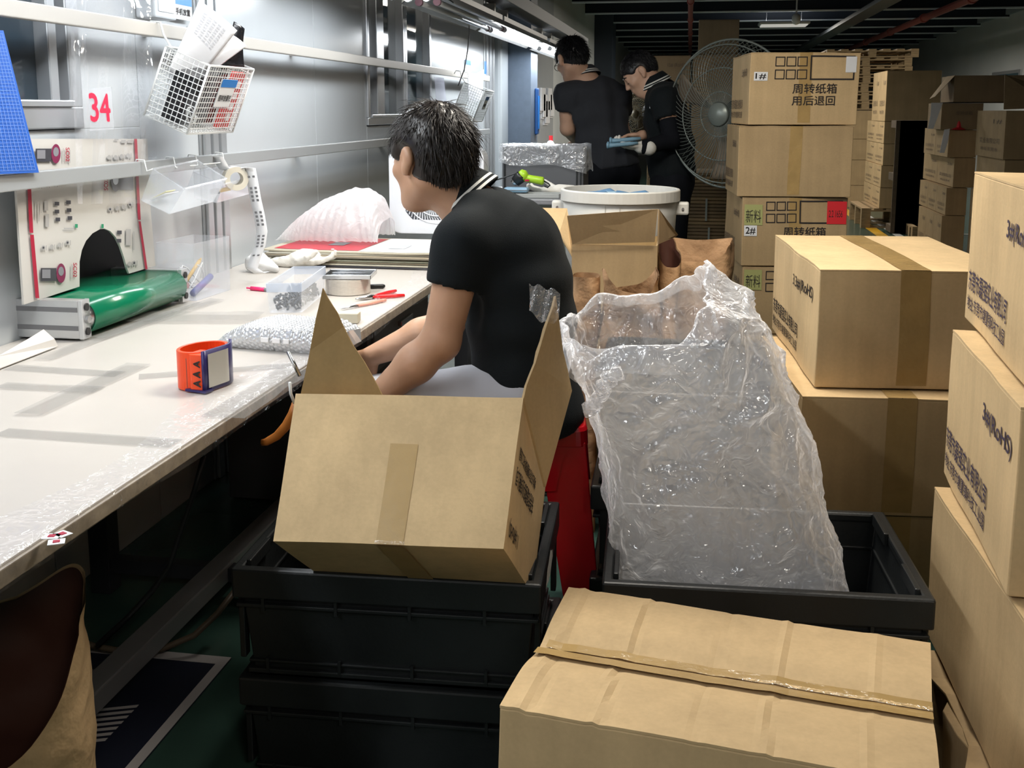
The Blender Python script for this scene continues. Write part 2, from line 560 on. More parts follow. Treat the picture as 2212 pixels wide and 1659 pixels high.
# columns
struct('trim_1', MB().box2((WX, 9.52, 0), (-1.46, 9.92, 2.95)), BLUEGREY, bevel=0.004)
struct('trim_2', MB().box2((WX, 18.2, 0), (-1.42, 19.0, 2.95)), mat('dark_column_paint', (0.03, 0.04, 0.055), rough=0.5))
struct('trim_3', MB().box2((WX - 0.05, 9.15, 0), (WX + 0.06, 9.51, 2.95)), mat('pale_grey_trim', (0.55, 0.60, 0.64), rough=0.35), bevel=0.03)
# far and right walls
struct('wall_back', MB().box2((-3.5, 32, 0), (8, 32.1, 2.95)), HALLWALL_M)
wall_r = struct('wall_right', MB().box2((4.85, 15.8, 0), (4.97, 32, 2.95)), HALLWALL_M)
struct('coving', MB().box2((4.79, 15.8, 2.83), (4.85, 32, 2.93)), mat('grey_trim', (0.28, 0.31, 0.33), rough=0.5), wall_r)
struct('trim_4', MB().box2((4.85, 14.5, 0), (5.15, 15.75, 2.95)), MATS['dark_column_paint'])
w = struct('window_4', MB().box2((4.82, 17.5, 1.5), (4.86, 19.1, 1.95)), FRAME_M)
struct('pane', MB().box2((4.81, 17.6, 1.5), (4.83, 19.0, 1.9)), GLASS_T, w)
struct('wall_near', MB().box2((-3.5, -3.1, 0), (8, -3, 2.95)), HALLWALL_M)
struct('wall_far_right', MB().box2((7.9, -3, 0), (8, 15, 2.95)), mat('hall_wall_dark', (0.06, 0.065, 0.07), rough=0.8))

# ================================================================ bench lamps in a row
TUBE_ON = mat('tube_lit', (1, 1, 1), emit=(0.93, 0.97, 1.0), emit_s=14.0)
TUBE_OFF = mat('tube_unlit', (0.62, 0.63, 0.62), rough=0.2)
REFL = mat('lamp_reflector', (0.42, 0.43, 0.44), rough=0.35)
CAPM = mat('tube_end_cap', (0.30, 0.16, 0.20), rough=0.5)
TRUNK_M = mat('lamp_trunking', (0.20, 0.22, 0.25), rough=0.5)
LX, LZ = -1.29, 1.86


def bench_lamp(y0, y1, lit, label, gain=1.0):
    t = thing('bench_lamp', label, 'lamp', (LX, (y0 + y1) / 2, LZ), group='tube lamps over the bench')
    L = (y1 - y0) / 2
    prof = [(-0.13, -0.005), (-0.05, 0.055), (0.05, 0.055), (0.13, -0.005), (0.127, -0.009), (0.048, 0.048), (-0.048, 0.048), (-0.127, -0.009)]
    mbx = MB()
    k = len(prof)
    mbx.add([(x, -L, z) for x, z in prof] + [(x, L, z) for x, z in prof], [(i, (i + 1) % k, k + (i + 1) % k, k + i) for i in range(k)])
    mbx.box2((-0.05, -L, 0.05), (0.05, L, 0.085))
    mbx.build('reflector', REFL, t)
    for sx in (-0.045, 0.045):
        MB().tube([(sx, -L + 0.03, 0.0), (sx, L - 0.03, 0.0)], 0.014, 10).build('tube', TUBE_ON if lit else TUBE_OFF, t, smooth=True)
        for e in (-1, 1):
            MB().tube([(sx, e * (L - 0.005), 0.0), (sx, e * (L - 0.03), 0.0)], 0.019, 10).build('end_cap', WHITEP if lit else CAPM, t)
    for yy in (-L * 0.8, L * 0.8):
        MB().box2((-0.035, yy - 0.02, 0.085), (0.035, yy + 0.02, 0.14)).build('bracket', WHITEP, t)
    if lit:
        area_light('bench_lamp_light', (0, 0, -0.03), 0.14, 2 * L - 0.1, TUBE_W * gain * 2 * L / 2.4, (0.93, 0.97, 1.0), t)
    return t


bench_lamp(-0.9, 0.9, True, 'lit twin tube lamp above the bench end nearest the viewer')
bench_lamp(1.05, 2.9, True, 'lit twin tube lamp above the orange tape dispenser')
bench_lamp(3.05, 4.95, True, 'lit twin tube lamp above the flattened cartons')
bench_lamp(5.12, 6.88, False, 'unlit twin tube lamp in front of the glowing one')
bench_lamp(6.95, 8.98, True, 'glowing twin tube lamp beside the blue-grey column', 2.0)
bench_lamp(9.15, 11.2, True, 'far tube lamp behind the man with the earphone', 1.6)
tr = MB().box2((LX + 0.0, -1.2, LZ + 0.14), (LX + 0.14, 11.5, LZ + 0.23)).build('lamp_trunking', TRUNK_M, None, bevel=0.003)
tag(tr, 'long grey metal trunking carrying the bench lamps', 'trunking')

# ================================================================ hall lamps, pipes
def hall_lamp(x, y, watts, label, sx=0.7, sy=0.5, up=0.0):
    t = thing('hall_lamp', label, 'lamp', (x, y * KY, 2.62), group='hall ceiling lamps')
    MB().box((0, 0, 0.05), (sx, sy, 0.05)).build('housing', mat('lamp_housing', (0.45, 0.47, 0.47), rough=0.5), t, bevel=0.015)
    MB().box((0, 0, 0.018), (sx - 0.06, sy - 0.06, 0.02)).build('diffuser', mat('hall_diffuser', (0.8, 0.8, 0.8), emit=(1, 0.96, 0.9), emit_s=0.35), t, bevel=0.006)
    for a in (-1, 1):
        MB().tube([(a * sx * 0.35, 0, 0.07), (a * sx * 0.35, 0, 0.33)], 0.006, 6).build('hanger', STEEL, t)
    area_light('hall_lamp_light', (0, 0, 0.0), sx, sy, watts, (1.0, 0.93, 0.82), t)
    if up: area_light('purlin_fill_light', (0, 0, 0.09), sx, sy, watts * up, (0.9, 0.95, 1.0), t, (math.pi, 0, 0))  # added upward fill that brightens the purlin flanges
    return t
hall_lamp(1.30, 22.8, HALL_W * 3.2, 'flat hall lamp hanging below the dark ceiling beyond the cartons', 0.76, up=0.12)
hall_lamp(1.1, -1.6, HALL_W * 0.85, 'flat hall lamp hanging over the aisle behind the viewer')  # unseen lamp added as front fill for the near cartons and stool
hall_lamp(0.55, 16.7, HALL_W * 1.4, 'flat hall lamp hanging over the pallet aisle')
hall_lamp(-0.12, 3.9, HALL_W * 1.35, 'flat hall lamp hanging over the aisle above the plastic bag', 0.9, 0.5)
hall_lamp(4.3, 17.7, HALL_W * 1.3, 'flat hall lamp hanging near the right wall')  # unseen lamp added to brighten the right wall

PIPE_M = mat('red_pipe_paint', (0.36, 0.10, 0.09), rough=0.4)
def pipe(x0, y0, x1, y1, z, r, label):
    y0, y1 = y0 * KY, y1 * KY
    mbp = MB().tube([(x0, y0, z), (x1, y1, z)], r, 10)
    for k in range(6):
        f = 0.1 + k * 0.16
        c = Vector((x0 + (x1 - x0) * f, y0 + (y1 - y0) * f, z)); d = Vector((x1 - x0, y1 - y0, 0)).normalized()
        mbp.tube([c - d * 0.06, c + d * 0.06], r * 1.35, 10)
    o = mbp.build('sprinkler_pipe', PIPE_M, None, smooth=False)
    tag(o, label, 'pipe', 'red pipes under the ceiling')
    return o
pipe(-0.10, 16.0, -0.22, 39.5, 2.70, 0.035, 'red pipe under the ceiling above the man with gloves')
pipe(3.25, 16.0, 3.35, 39.5, 2.68, 0.05, 'long red pipe slanting towards the right wall')
o = MB().box2((2.0, 12.3, 2.55), (2.22, 30, 2.60)).build('cable_tray', mat('tray_steel', (0.06, 0.07, 0.08), rough=0.6), None)
tag(o, 'dark cable tray hanging under the ceiling', 'cable tray')
c = PY(1720, 40, 21.0 * KY)
t = thing('security_camera', 'small white camera hanging from the dark ceiling', 'camera', c)
MB().lathe([(0.001, -0.09), (0.045, -0.075), (0.06, -0.03), (0.06, 0.03), (0.04, 0.06), (0.02, 0.07)], (0, 0, 0), 16).build('dome', WHITEP, t, smooth=True)
MB().tube([(0, 0, 0.06), (0, 0, 2.95 - c.z)], 0.012, 6).build('stem', WHITEP, t)
# ================================================================ cartons
def subbox(a, b, n=(6, 6, 6)):
    """box surface as a welded grid"""
    idx, vs, fs = {}, [], []
    def vid(i, j, k):
        key = (i, j, k)
        if key not in idx:
            idx[key] = len(vs)
            vs.append(Vector((a[0] + (b[0] - a[0]) * i / n[0], a[1] + (b[1] - a[1]) * j / n[1], a[2] + (b[2] - a[2]) * k / n[2])))
        return idx[key]
    nx, ny, nzz = n
    for i in range(nx):
        for j in range(ny):
            fs.append((vid(i, j, 0), vid(i, j + 1, 0), vid(i + 1, j + 1, 0), vid(i + 1, j, 0)))
            fs.append((vid(i, j, nzz), vid(i + 1, j, nzz), vid(i + 1, j + 1, nzz), vid(i, j + 1, nzz)))
    for i in range(nx):
        for k in range(nzz):
            fs.append((vid(i, 0, k), vid(i + 1, 0, k), vid(i + 1, 0, k + 1), vid(i, 0, k + 1)))
            fs.append((vid(i, ny, k), vid(i, ny, k + 1), vid(i + 1, ny, k + 1), vid(i + 1, ny, k)))
    for j in range(ny):
        for k in range(nzz):
            fs.append((vid(0, j, k), vid(0, j, k + 1), vid(0, j + 1, k + 1), vid(0, j + 1, k)))
            fs.append((vid(nx, j, k), vid(nx, j + 1, k), vid(nx, j + 1, k + 1), vid(nx, j, k + 1)))
    m = MB()
    return m.add(vs, fs)


class Face:
    def __init__(s, o, ex, ey, n, w, h):
        s.o, s.ex, s.ey, s.n, s.w, s.h = Vector(o), Vector(ex), Vector(ey), Vector(n), w, h

    def at(s, fx, fy, off=0.0015):
        return s.o + s.ex * (fx * s.w) + s.ey * (fy * s.h) + s.n * off

    def rect(s, mb, x0, y0, x1, y1, off=0.0015, mi=0, nx=6):
        for i in range(nx):
            a, b = x0 + (x1 - x0) * i / nx, x0 + (x1 - x0) * (i + 1) / nx
            mb.quad(s.at(a, y0, off), s.at(b, y0, off), s.at(b, y1, off), s.at(a, y1, off), mi)
        return mb

    def outline(s, mb, x0, y0, x1, y1, t=0.006, off=0.0015):
        tx, ty = t / s.w, t / s.h
        s.rect(mb, x0, y0, x1, y0 + ty, off); s.rect(mb, x0, y1 - ty, x1, y1, off)
        s.rect(mb, x0, y0, x0 + tx, y1, off, nx=1); s.rect(mb, x1 - tx, y0, x1, y1, off, nx=1)
        return mb

    def text(s, mb, body, x0, y0, x1, y1, bold=0.0, off=0.0015, flip=False):
        if flip:
            return mb.text(body, s.at(x1, y1, off), -s.ex, -s.ey, (x1 - x0) * s.w, (y1 - y0) * s.h, bold)
        return mb.text(body, s.at(x0, y0, off), s.ex, s.ey, (x1 - x0) * s.w, (y1 - y0) * s.h, bold)


def card_faces(w, d, h):
    return dict(front=Face((-w / 2, -d / 2, 0), (1, 0, 0), (0, 0, 1), (0, -1, 0), w, h),
                left=Face((-w / 2, d / 2, 0), (0, -1, 0), (0, 0, 1), (-1, 0, 0), d, h),
                right=Face((w / 2, -d / 2, 0), (0, 1, 0), (0, 0, 1), (1, 0, 0), d, h),
                top=Face((-w / 2, -d / 2, h), (1, 0, 0), (0, 1, 0), (0, 0, 1), w, d))


def carton(label, base, rz, w, d, h, m=KRAFT, seam='y', tape=True, rough_amt=0.004, seed=0, group=None, tape_front=0.3, name='carton', flaps=True,
           detail=True, shear=None, tape_w=0.055, g=0.0018):
    """closed carton standing on base (centre of its bottom)"""
    t = thing(name, label, 'box', base, rz, group)
    rnd = random.Random(seed)
    s1, s2 = rnd.uniform(0, 50), rnd.uniform(0, 50)
    def dfm(p):
        q = Vector(p)
        if rough_amt:
            k = rough_amt
            q += Vector((nz(p, 4, s1) * k * 1.4, nz(p, 4, s2) * k * 1.4, -abs(nz(p, 3.5, s1 + 9)) * k * 1.2 * p.z / h))
        if shear: q = shear(q)
        if q.z < 0.0: q.z = 0.0
        return q
    t_ = 0.004
    n = ((60, 24, 8) if detail == 2 else (10, 10, 8)) if detail else (2, 2, 2)
    subbox((-w / 2, -d / 2, 0), (w / 2, d / 2, h - t_), n).build('body', m, t, deform=dfm, bevel=0.003)
    F = card_faces(w, d, h)
    if flaps:
        for s in (-1, 1):
            if seam == 'y':
                a, b = (sorted((s * g, s * w / 2)), (-d / 2, d / 2))
            else:
                a, b = ((-w / 2, w / 2), sorted((s * g, s * d / 2)))
            subbox((a[0], b[0], h - t_), (a[1], b[1], h), ((60, 12, 1) if detail == 2 else (8, 8, 1)) if detail else (1, 1, 1)).build('flap', m, t, deform=dfm)
    if tape:
        tw = tape_w
        mt = MB()
        if seam == 'y':
            fx = tw / 2 / w
            for i in range(10):
                F['top'].rect(mt, 0.5 - fx, i / 10, 0.5 + fx, (i + 1) / 10, nx=1)
            lo = 1 - tape_front
            for i in range(6):
                F['front'].rect(mt, 0.5 - fx, lo + tape_front * i / 6, 0.5 + fx, lo + tape_front * (i + 1) / 6, nx=1, off=0.001)
        else:
            fy = tw / 2 / d
            F['top'].rect(mt, 0.0, 0.5 - fy, 1, 0.5 + fy, nx=12)
            F['left'].rect(mt, 0.5 - fy, 0.78, 0.5 + fy, 1.0, nx=1)
        mt.build('tape', TAPE, t, deform=dfm)
    t_F = F
    return t, t_F, dfm


def decal(t, F, dfm, name, m, fn):
    mb = MB()
    fn(mb)
    return mb.build(name, m, t, deform=dfm)


def grid_print(t, F, dfm, lines=2, m=INK):
    f = F['front']
    def g(mb):
        X = lambda x: (x - 530) / 1460
        Yf = lambda y: 1 - (y - 175) / 990
        for (a, b) in ((855, 985), (1000, 1130), (1145, 1280)):
            for (c, d) in ((230, 362), (403, 537)):
                f.outline(mb, X(a), Yf(d), X(b), Yf(c), 0.0045)
        f.outline(mb, X(1318), Yf(548), X(1920), Yf(213), 0.007)
    def tx(mb):
        X = lambda x: (x - 530) / 1460
        Yf = lambda y: 1 - (y - 175) / 990
        f.text(mb, '周转纸箱', X(1100), Yf(735), X(1690), Yf(597), bold=0.012)
        if lines > 1:
            f.text(mb, '用后退回', X(1095), Yf(898), X(1675), Yf(767), bold=0.012)
    decal(t, F, dfm, 'grid_print', m, g)
    decal(t, F, dfm, 'lettering', m, tx)


def side_print(t, F, dfm, size, m=INK_F, s=1.0, face='left', x0=0.03, flip=False):
    f = F[face]
    bx = lambda a: x0 + a
    def g1(mb):
        f.text(mb, size, bx(0.50 * s), 0.66, bx(0.86 * s), 0.79, bold=0.012, flip=flip)
    def g2(mb):
        f.text(mb, '东莞市磊强实业有限公司', bx(0.0), 0.22, bx(0.61 * s), 0.36, bold=0.012, flip=flip)
    def g3(mb):
        f.text(mb, '地址:东莞市塘厦镇科技工业园', bx(0.0), 0.09, bx(0.60 * s), 0.185, bold=0.005, flip=flip)
    decal(t, F, dfm, 'size_mark', m, g1)
    decal(t, F, dfm, 'company_print', m, g2)
    decal(t, F, dfm, 'address_print', m, g3)


def sticker(t, F, dfm, face, x0, y0, x1, y1, m, text=None, tm=INK, name='label', tb=(0.12, 0.15, 0.88, 0.85), bold=0.0):
    f = F[face]
    mb = MB()
    f.rect(mb, x0, y0, x1, y1, off=0.0026, nx=2)
    o = mb.build(name, m, t, deform=dfm)
    if text:
        mb = MB()
        f.text(mb, text, x0 + (x1 - x0) * tb[0], y0 + (y1 - y0) * tb[1], x0 + (x1 - x0) * tb[2], y0 + (y1 - y0) * tb[3], off=0.0034, bold=bold)
        mb.build('lettering', tm, o, deform=dfm)
    return o


def base_from_corner(p, rz, w, d, sx=-1, sy=-1):
    """centre of the base when corner (sx,sy) stands at p (x,y)"""
    ex = Vector((math.cos(rz), math.sin(rz), 0)); ey = Vector((-math.sin(rz), math.cos(rz), 0))
    return Vector((p[0], p[1], 0)) - ex * (sx * w / 2) - ey * (sy * d / 2)


# ---- the stack in front of the big fan: five cartons, S1 on top
def S_carton(uL, uR, vt, zt, h, label, seed, rz=0.05, lines=2, m=KRAFT, d=0.5):
    p = PZ(uL, vt, zt); q = PZ(uR, vt, zt)
    w = (q - p).length
    b = base_from_corner(p, rz, w, d); b.z = zt - h
    return carton(label, b, rz, w, d, h, m, 'y', True, 0.004, seed, 'cartons stacked in front of the big fan', tape_front=0.95)

zS = [1.604, 1.281, 0.958, 0.640, 0.322, 0.0]
yS = 6.45 * KY
def S_w(zt, uL, uR):
    return None
def s_box(i, uL, uR, label, seed, rz, m, d=0.48, px=None):
    zt, zb = zS[i], zS[i + 1]
    p = PY(uL, 236, yS); w = (uR - uL) / FPX * yS
    b = base_from_corner(p, rz, w, d); b.z = zb
    return carton(label, b, rz, w, d, zt - zb - 0.004, m, 'y', True, 0.004, seed, 'cartons stacked in front of the big fan', tape_front=0.97)

t, F, dfm = s_box(0, 1619, 1843, 'kraft carton marked 1# on top of the stack beside the big fan', 1, 0.13, KRAFT)
grid_print(t, F, dfm)
side_print(t, F, dfm, '1.5#(RoHS)', INK_F, 0.95)
sticker(t, F, dfm, 'front', 0.035, 0.615, 0.16, 0.735, LABEL, '1#', bold=0.01)
sticker(t, F, dfm, 'front', 0.865, 0.73, 0.965, 0.95, PAPER, None, name='torn_slip')
t, F, dfm = s_box(1, 1597, 1832, 'plain taped carton directly under the one marked 1#', 2, 0.075, KRAFT_C)
side_print(t, F, dfm, '1.5#(RoHS)', INK_F, 0.95)
t, F, dfm = s_box(2, 1612, 1832, 'carton with a red slip and 2# label, third in the stack by the fan', 3, 0.13, KRAFT_C)
grid_print(t, F, dfm)
side_print(t, F, dfm, '1.8#(RoHS)', INK_F, 0.95)
sticker(t, F, dfm, 'front', 0.02, 0.60, 0.19, 0.90, YELLOW_LABEL, '新料', INK, tb=(0.08, 0.12, 0.92, 0.75))
sticker(t, F, dfm, 'front', 0.02, 0.44, 0.14, 0.595, LABEL, '2#', bold=0.01)
sticker(t, F, dfm, 'front', 0.80, 0.62, 0.99, 0.95, RED_LABEL, '2.2 1656', INK, name='red_slip', tb=(0.1, 0.3, 0.8, 0.6))
t, F, dfm = s_box(3, 1617, 1835, 'carton with olive label and two white labels low in the stack by the fan', 4, 0.13, KRAFT_C)
grid_print(t, F, dfm)
side_print(t, F, dfm, '1.8#(RoHS)', INK_F, 0.95)
sticker(t, F, dfm, 'front', 0.015, 0.66, 0.185, 0.96, YELLOW_LABEL, '新料', INK, tb=(0.1, 0.12, 0.92, 0.75))
sticker(t, F, dfm, 'front', 0.01, 0.51, 0.12, 0.64, LABEL, '2#', bold=0.01)
sticker(t, F, dfm, 'front', 0.005, 0.28, 0.12, 0.50, LABEL, '返工OK', INK, tb=(0.15, 0.25, 0.9, 0.7))
s_box(4, 1615, 1835, 'bottom carton of the stack in front of the big fan', 5, 0.10, KRAFT_C)

# ---- the three long cartons to the right of the plastic bag
RZC = R(4.4)
def c_box(pf, zt, h, w, d, label, seed, rz, m=KRAFT):
    b = base_from_corner(pf, rz, w, d); b.z = zt - h
    return carton(label, b, rz, w, d, h - 0.004, m, 'y', True, 0.005, seed, 'long cartons beside the plastic bag', tape_front=0.97, tape_w=0.075)
pC = PZ(1772, 578, 0.948)
t, F, dfm = c_box(pC, 0.948, 0.316, 0.485, 0.76, 'long taped carton printed 3.3#(RoHS), top of the stack beside the plastic bag', 11, RZC, KRAFT_B)
side_print(t, F, dfm, '3.3#(RoHS)', INK, 0.98, x0=0.03)
pC2 = PZ(1732, 852, 0.632)
t, F, dfm = c_box(pC2, 0.632, 0.316, 0.50, 0.73, 'long carton under the one printed 3.3#(RoHS)', 12, RZC, KRAFT)
t, F, dfm = c_box((pC2.x + 0.0, pC2.y + 0.01), 0.316, 0.316, 0.50, 0.73, 'bottom long carton behind the right black crate', 13, RZC, KRAFT_C)
side_print(t, F, dfm, '3.3#(RoHS)', INK, 0.98)

# ---- the cartons at the right edge of the picture
def r_box(u, v, zt, h, w, d, rz, label, seed, m=KRAFT_B):
    p = PZ(u, v, zt)                      # far left top corner
    b = base_from_corner(p, rz, w, d, -1, 1); b.z = zt - h
    return carton(label, b, rz, w, d, h - 0.004, m, 'y', True, 0.005, seed, 'cartons stacked at the right edge')
t, F, dfm = r_box(2108, 365, 1.221, 0.331, 0.52, 0.62, R(-4.6), 'top carton of the stack at the right edge', 21)
side_print(t, F, dfm, '3#(RoHS)', INK_P, 1.1, x0=0.05)
t, F, dfm = r_box(2060, 706, 0.889, 0.325, 0.56, 0.62, R(-3.5), 'carton printed 3# in the stack at the right edge', 22)
side_print(t, F, dfm, '3#(RoHS)', INK_P, 1.05, x0=0.03)
r_box(2020, 1046, 0.563, 0.335, 0.58, 0.66, R(1.0), 'plain carton under the one printed 3# at the right edge', 23, KRAFT)
def crush(q):
    k = 0.014 * math.sin(q.y * 55 + q.x * 12) * (0.4 + 0.6 * max(0, q.z / 0.22))
    return Vector((q.x - 0.012 + k * 1.2, q.y, q.z - 0.02 * abs(math.sin(q.y * 17)) * (q.z / 0.22)))
p = PZ(2024, 1400, 0.227)
b = base_from_corner(p, R(-2), 0.6, 0.7, -1, 1); b.z = 0
carton('crushed wrinkled carton at the bottom of the right stack', b, R(-2), 0.6, 0.7, 0.226, KRAFT_C, 'y', False, 0.006, 24, 'cartons stacked at the right edge', shear=crush)

# ---- the big wide carton at the bottom right
zt = 0.50
P4 = [PZ(1228, 1268, zt), PZ(2005, 1385, zt), PZ(2034, 1700, zt), PZ(1076, 1522, zt)]   # bl, br, fr, fl
cen = sum(P4, Vector()) / 4
def big_shear(q):
    a, b = q.x / 0.64 + 0.5, q.y / 0.40 + 0.5
    w00, w10, w11, w01 = P4[3], P4[2], P4[1], P4[0]
    p = (w00 * (1 - a) + w10 * a) * (1 - b) + (w01 * (1 - a) + w11 * a) * b
    p = p - cen
    sag = -0.016 * math.exp(-((b - 0.5) / 0.14) ** 2) * (1 if q.z > 0.4 else 0)
    crease = 0
    if q.z > 0.4:
        for cx, am in ((0.045, 0.006), (0.075, -0.004), (0.235, 0.005), (0.25, -0.004), (0.47, -0.003), (0.63, 0.005), (0.645, -0.003), (0.86, 0.003)):
            crease += 0.55 * am * math.exp(-((a - cx - 0.02 * nz((b, 0, 0), 3, cx)) / 0.010) ** 2)
    return Vector((p.x, p.y, q.z + sag + crease))
carton_big, F, dfm = carton('wide worn carton with split tape in the front right', (cen.x, cen.y, 0), 0, 0.64, 0.40, 0.50, KRAFT, 'x', False, 0.004, 31, None, shear=big_shear, g=0.004, detail=2)
mb = MB()
for (y0, y1) in ((0.505, 0.555), (0.43, 0.495)):
    F['top'].rect(mb, 0.02 if y0 > 0.5 else 0.0, y0, 1.0, y1, nx=24, off=0.006)
    F['right'].rect(mb, y0, 0.9, y1, 1.0, nx=1)
mb.build('tape', TAPE, carton_big, deform=dfm)
mb = MB()
F['top'].rect(mb, 0.55, 0.488, 1.0, 0.513, off=0.009, nx=16)
mb.build('tape_edge', film('shiny_tape', opacity=0.25, rough=0.05, bump=0.5, scale=60, gloss=0.9, col=(0.8, 0.7, 0.5)), carton_big, deform=dfm)

# ---- the open carton tilted on the left crate
def tilted_open_carton():
    W, H_, D, th = 0.405, 0.280, 0.33, 0.0045
    o = thing('carton', 'open kraft carton with raised flaps tilted on the left black crate', 'box', (0, 0, 0))
    # local frame: x right, y up the front face, z into the box (away from the viewer)
    A = PY(592, 1168, 1.695); B = PY(1088, 1187, 1.690)
    ex = (B - A); W = ex.length; ex.normalize()
    tilt = R(38)
    ez0 = Vector((0, 0, 1)).cross(ex); ez0 = Vector((-ex.y, ex.x, 0)).normalized()
    ey = (Vector((0, 0, 1)) * math.cos(tilt) + ez0 * math.sin(tilt)); ey = (ey - ex * ey.dot(ex)).normalized()
    ez = ex.cross(ey).normalized()
    if ez.y < 0: ez = -ez
    M = Matrix(((ex.x, ey.x, ez.x, A.x), (ex.y, ey.y, ez.y, A.y), (ex.z, ey.z, ez.z, A.z), (0, 0, 0, 1)))
    o.location = A
    Ml = M.copy(); Ml.translation = (0, 0, 0)
    def dfm(p):
        p = Vector(p)
        q = p + Vector((nz(p, 5, 3) * 0.003, nz(p, 5, 8) * 0.003, nz(p, 4, 5) * 0.004))
        q.x = W / 2 + (q.x - W / 2) * (1 + 0.055 * q.y / H_)
        return Ml @ q
    def wall(name, a, b, n=(8, 8, 1), m=KRAFT_B):
        return subbox(a, b, n).build(name, m, o, deform=dfm)
    wall('front_panel', (0, 0, 0), (W, H_, th), (10, 10, 1))
    wall('back_panel', (0, 0, D - th), (W, H_, D), (10, 10, 1), KRAFT_IN)
    wall('bottom_panel', (0, 0, th), (W, th, D - th), (8, 1, 8))
    wall('side_panel', (0, th, th), (th, H_, D - th), (1, 8, 8))
    wall('side_panel', (W - th, th, th), (W, H_, D - th), (1, 8, 8))
    # raised flaps: polygons hinged on the side panels, torn edges
    def flap(name, pts, n, m):
        mbf = MB(); mbf.slab(pts, n, th); mbf.build(name, m, o, deform=lambda p: Ml @ Vector(p))
    def L(u, v, y):
        return M.inverted() @ PY(u, v, y)
    yl = 2.56
    rnd = random.Random(5)
    def ragged(a, b, n, amp):
        a, b = Vector(a), Vector(b)
        out = []
        for i in range(1, n):
            p = a.lerp(b, i / n)
            out.append(p + Vector((rnd.uniform(-amp, amp), rnd.uniform(-amp, amp), 0)))
        return out
    # left flap (rises from the left side, leans right)
    a = Vector((-0.008, H_, 0.012)); b = Vector((0.002 + 0.155, H_ - 0.004, 0.075))
    tip = L(697, 622, 1.910); notch = L(735, 692, 1.925); n2 = L(742, 706, 1.925)
    pts = [a, b] + ragged(b, n2, 5, 0.002) + [n2, notch] + ragged(notch, tip, 4, 0.002) + [tip] + ragged(tip, a, 7, 0.0012)
    flap('flap', pts, (0.25, 0, 0.97), KRAFT_IN)
    # right flap
    a = Vector((W + 0.008, H_, 0.006)); tip = L(1196, 640, 1.940); t2 = L(1212, 760, 1.986); t3 = L(1222, 800, 2.002); t4 = L(1231, 845, 2.009); back = L(1174, 1052, 1.910)
    pts = [a] + ragged(a, tip, 9, 0.0018) + [tip, t2, t3, t4, back]
    flap('flap', pts, (1, 0.1, -0.25), KRAFT)
    # printing upside down on the right side
    f = Face((W, 0, 0), (0, 0, 1), (0, 1, 0), (1, 0, 0), D, H_)
    for nm, body, bx_ in (('address_print', '地址:东莞市塘厦镇科技工业园', (0.10, 0.62, 0.66, 0.71)), ('company_print', '东莞市磊强实业有限公司', (0.08, 0.44, 0.66, 0.57)), ('size_mark', '1.1#(RoHS)', (0.06, 0.10, 0.34, 0.22))):
        mb = MB()
        f.text(mb, body, *bx_, bold=0.005 if nm == 'address_print' else 0.01, flip=True)
        mb.build(nm, INK, o, deform=dfm)
    # tape on the front and under the bottom
    mb = MB()
    f = Face((0, 0, 0), (1, 0, 0), (0, 1, 0), (0, 0, -1), W, H_)
    for i in range(8):
        y0 = 0.0 + 0.66 * i / 8; y1 = 0.66 * (i + 1) / 8
        f.rect(mb, 0.455 + 0.0 * i, y0, 0.575, y1, off=0.001, nx=2)
    fb = Face((0, 0, 0), (1, 0, 0), (0, 0, 1), (0, -1, 0), W, D)
    for i in range(4): fb.rect(mb, 0.455, i / 4, 0.575, (i + 1) / 4, off=0.003, nx=2)
    mb.build('tape', mat('pale_brown_tape', (0.47, 0.32, 0.14), rough=0.38, spec=0.4, bump=0.25, bump_scale=50), o, deform=dfm)
    mb = MB()
    f.rect(mb, 0.45, 0.0, 0.58, 0.022, off=0.003, nx=10)
    mb.build('tape_end', film('shiny_tape', opacity=0.25), o, deform=dfm)
    # clear tape scrap stuck to the tip of the right flap
    tp = L(1180, 660, 2.029)
    def scrap(s, v):
        p = L(1143 + 66 * s, 612 + 18 * s + (58 + 18 * math.sin(s * 3.1)) * v, 1.925)
        return p + Vector((0, 0, 0.008 * math.sin(s * 14 + v * 3)))
    mb = MB().grid(scrap, 16, 6)
    mb.build('tape_scrap', film('tape_scrap_film', opacity=0.10, rough=0.05, bump=0.5, scale=60, gloss=0.8), o, deform=lambda p: Ml @ Vector(p), smooth=True)
    return o
tilted_open_carton()
# ================================================================ bench
TZ = 0.76
TOP_M = mat('bench_laminate', (0.52, 0.485, 0.445), rough=0.32, noise_amt=0.03, noise_scale=4)
DKSTEEL = mat('dark_bench_steel', (0.03, 0.033, 0.04), rough=0.5)
bench = thing('workbench', 'long white topped workbench along the wall', 'workbench', (-1.29, 2.5, 0))
Lw = lambda p: Vector(p) - Vector((-1.29, 2.5, 0))
BX1 = -0.885
MB().box2((WX + 0.003, -0.6, TZ - 0.028), (BX1, 4.52, TZ)).build('bench_top', TOP_M, bench, bevel=0.003, world=True)
EDGE_M = mat('worn_bench_edge', (0.30, 0.25, 0.19), rough=0.35, noise_amt=0.3, noise_scale=30, spec=0.6)
MB().box2((BX1 - 0.001, -0.6, TZ - 0.03), (BX1 + 0.006, 4.52, TZ - 0.004)).build('edge_strip', EDGE_M, bench, bevel=0.002, world=True)
for y in (0.2, 2.62, 4.4):
    for x in (-0.97, -1.62):
        MB().box2((x - 0.03, y - 0.03, 0.0), (x + 0.03, y + 0.03, TZ - 0.028)).build('leg', DKSTEEL, bench, bevel=0.003, world=True)
MB().box2((-1.0, -0.5, TZ - 0.08), (-0.95, 4.5, TZ - 0.03)).build('front_beam', DKSTEEL, bench, world=True)
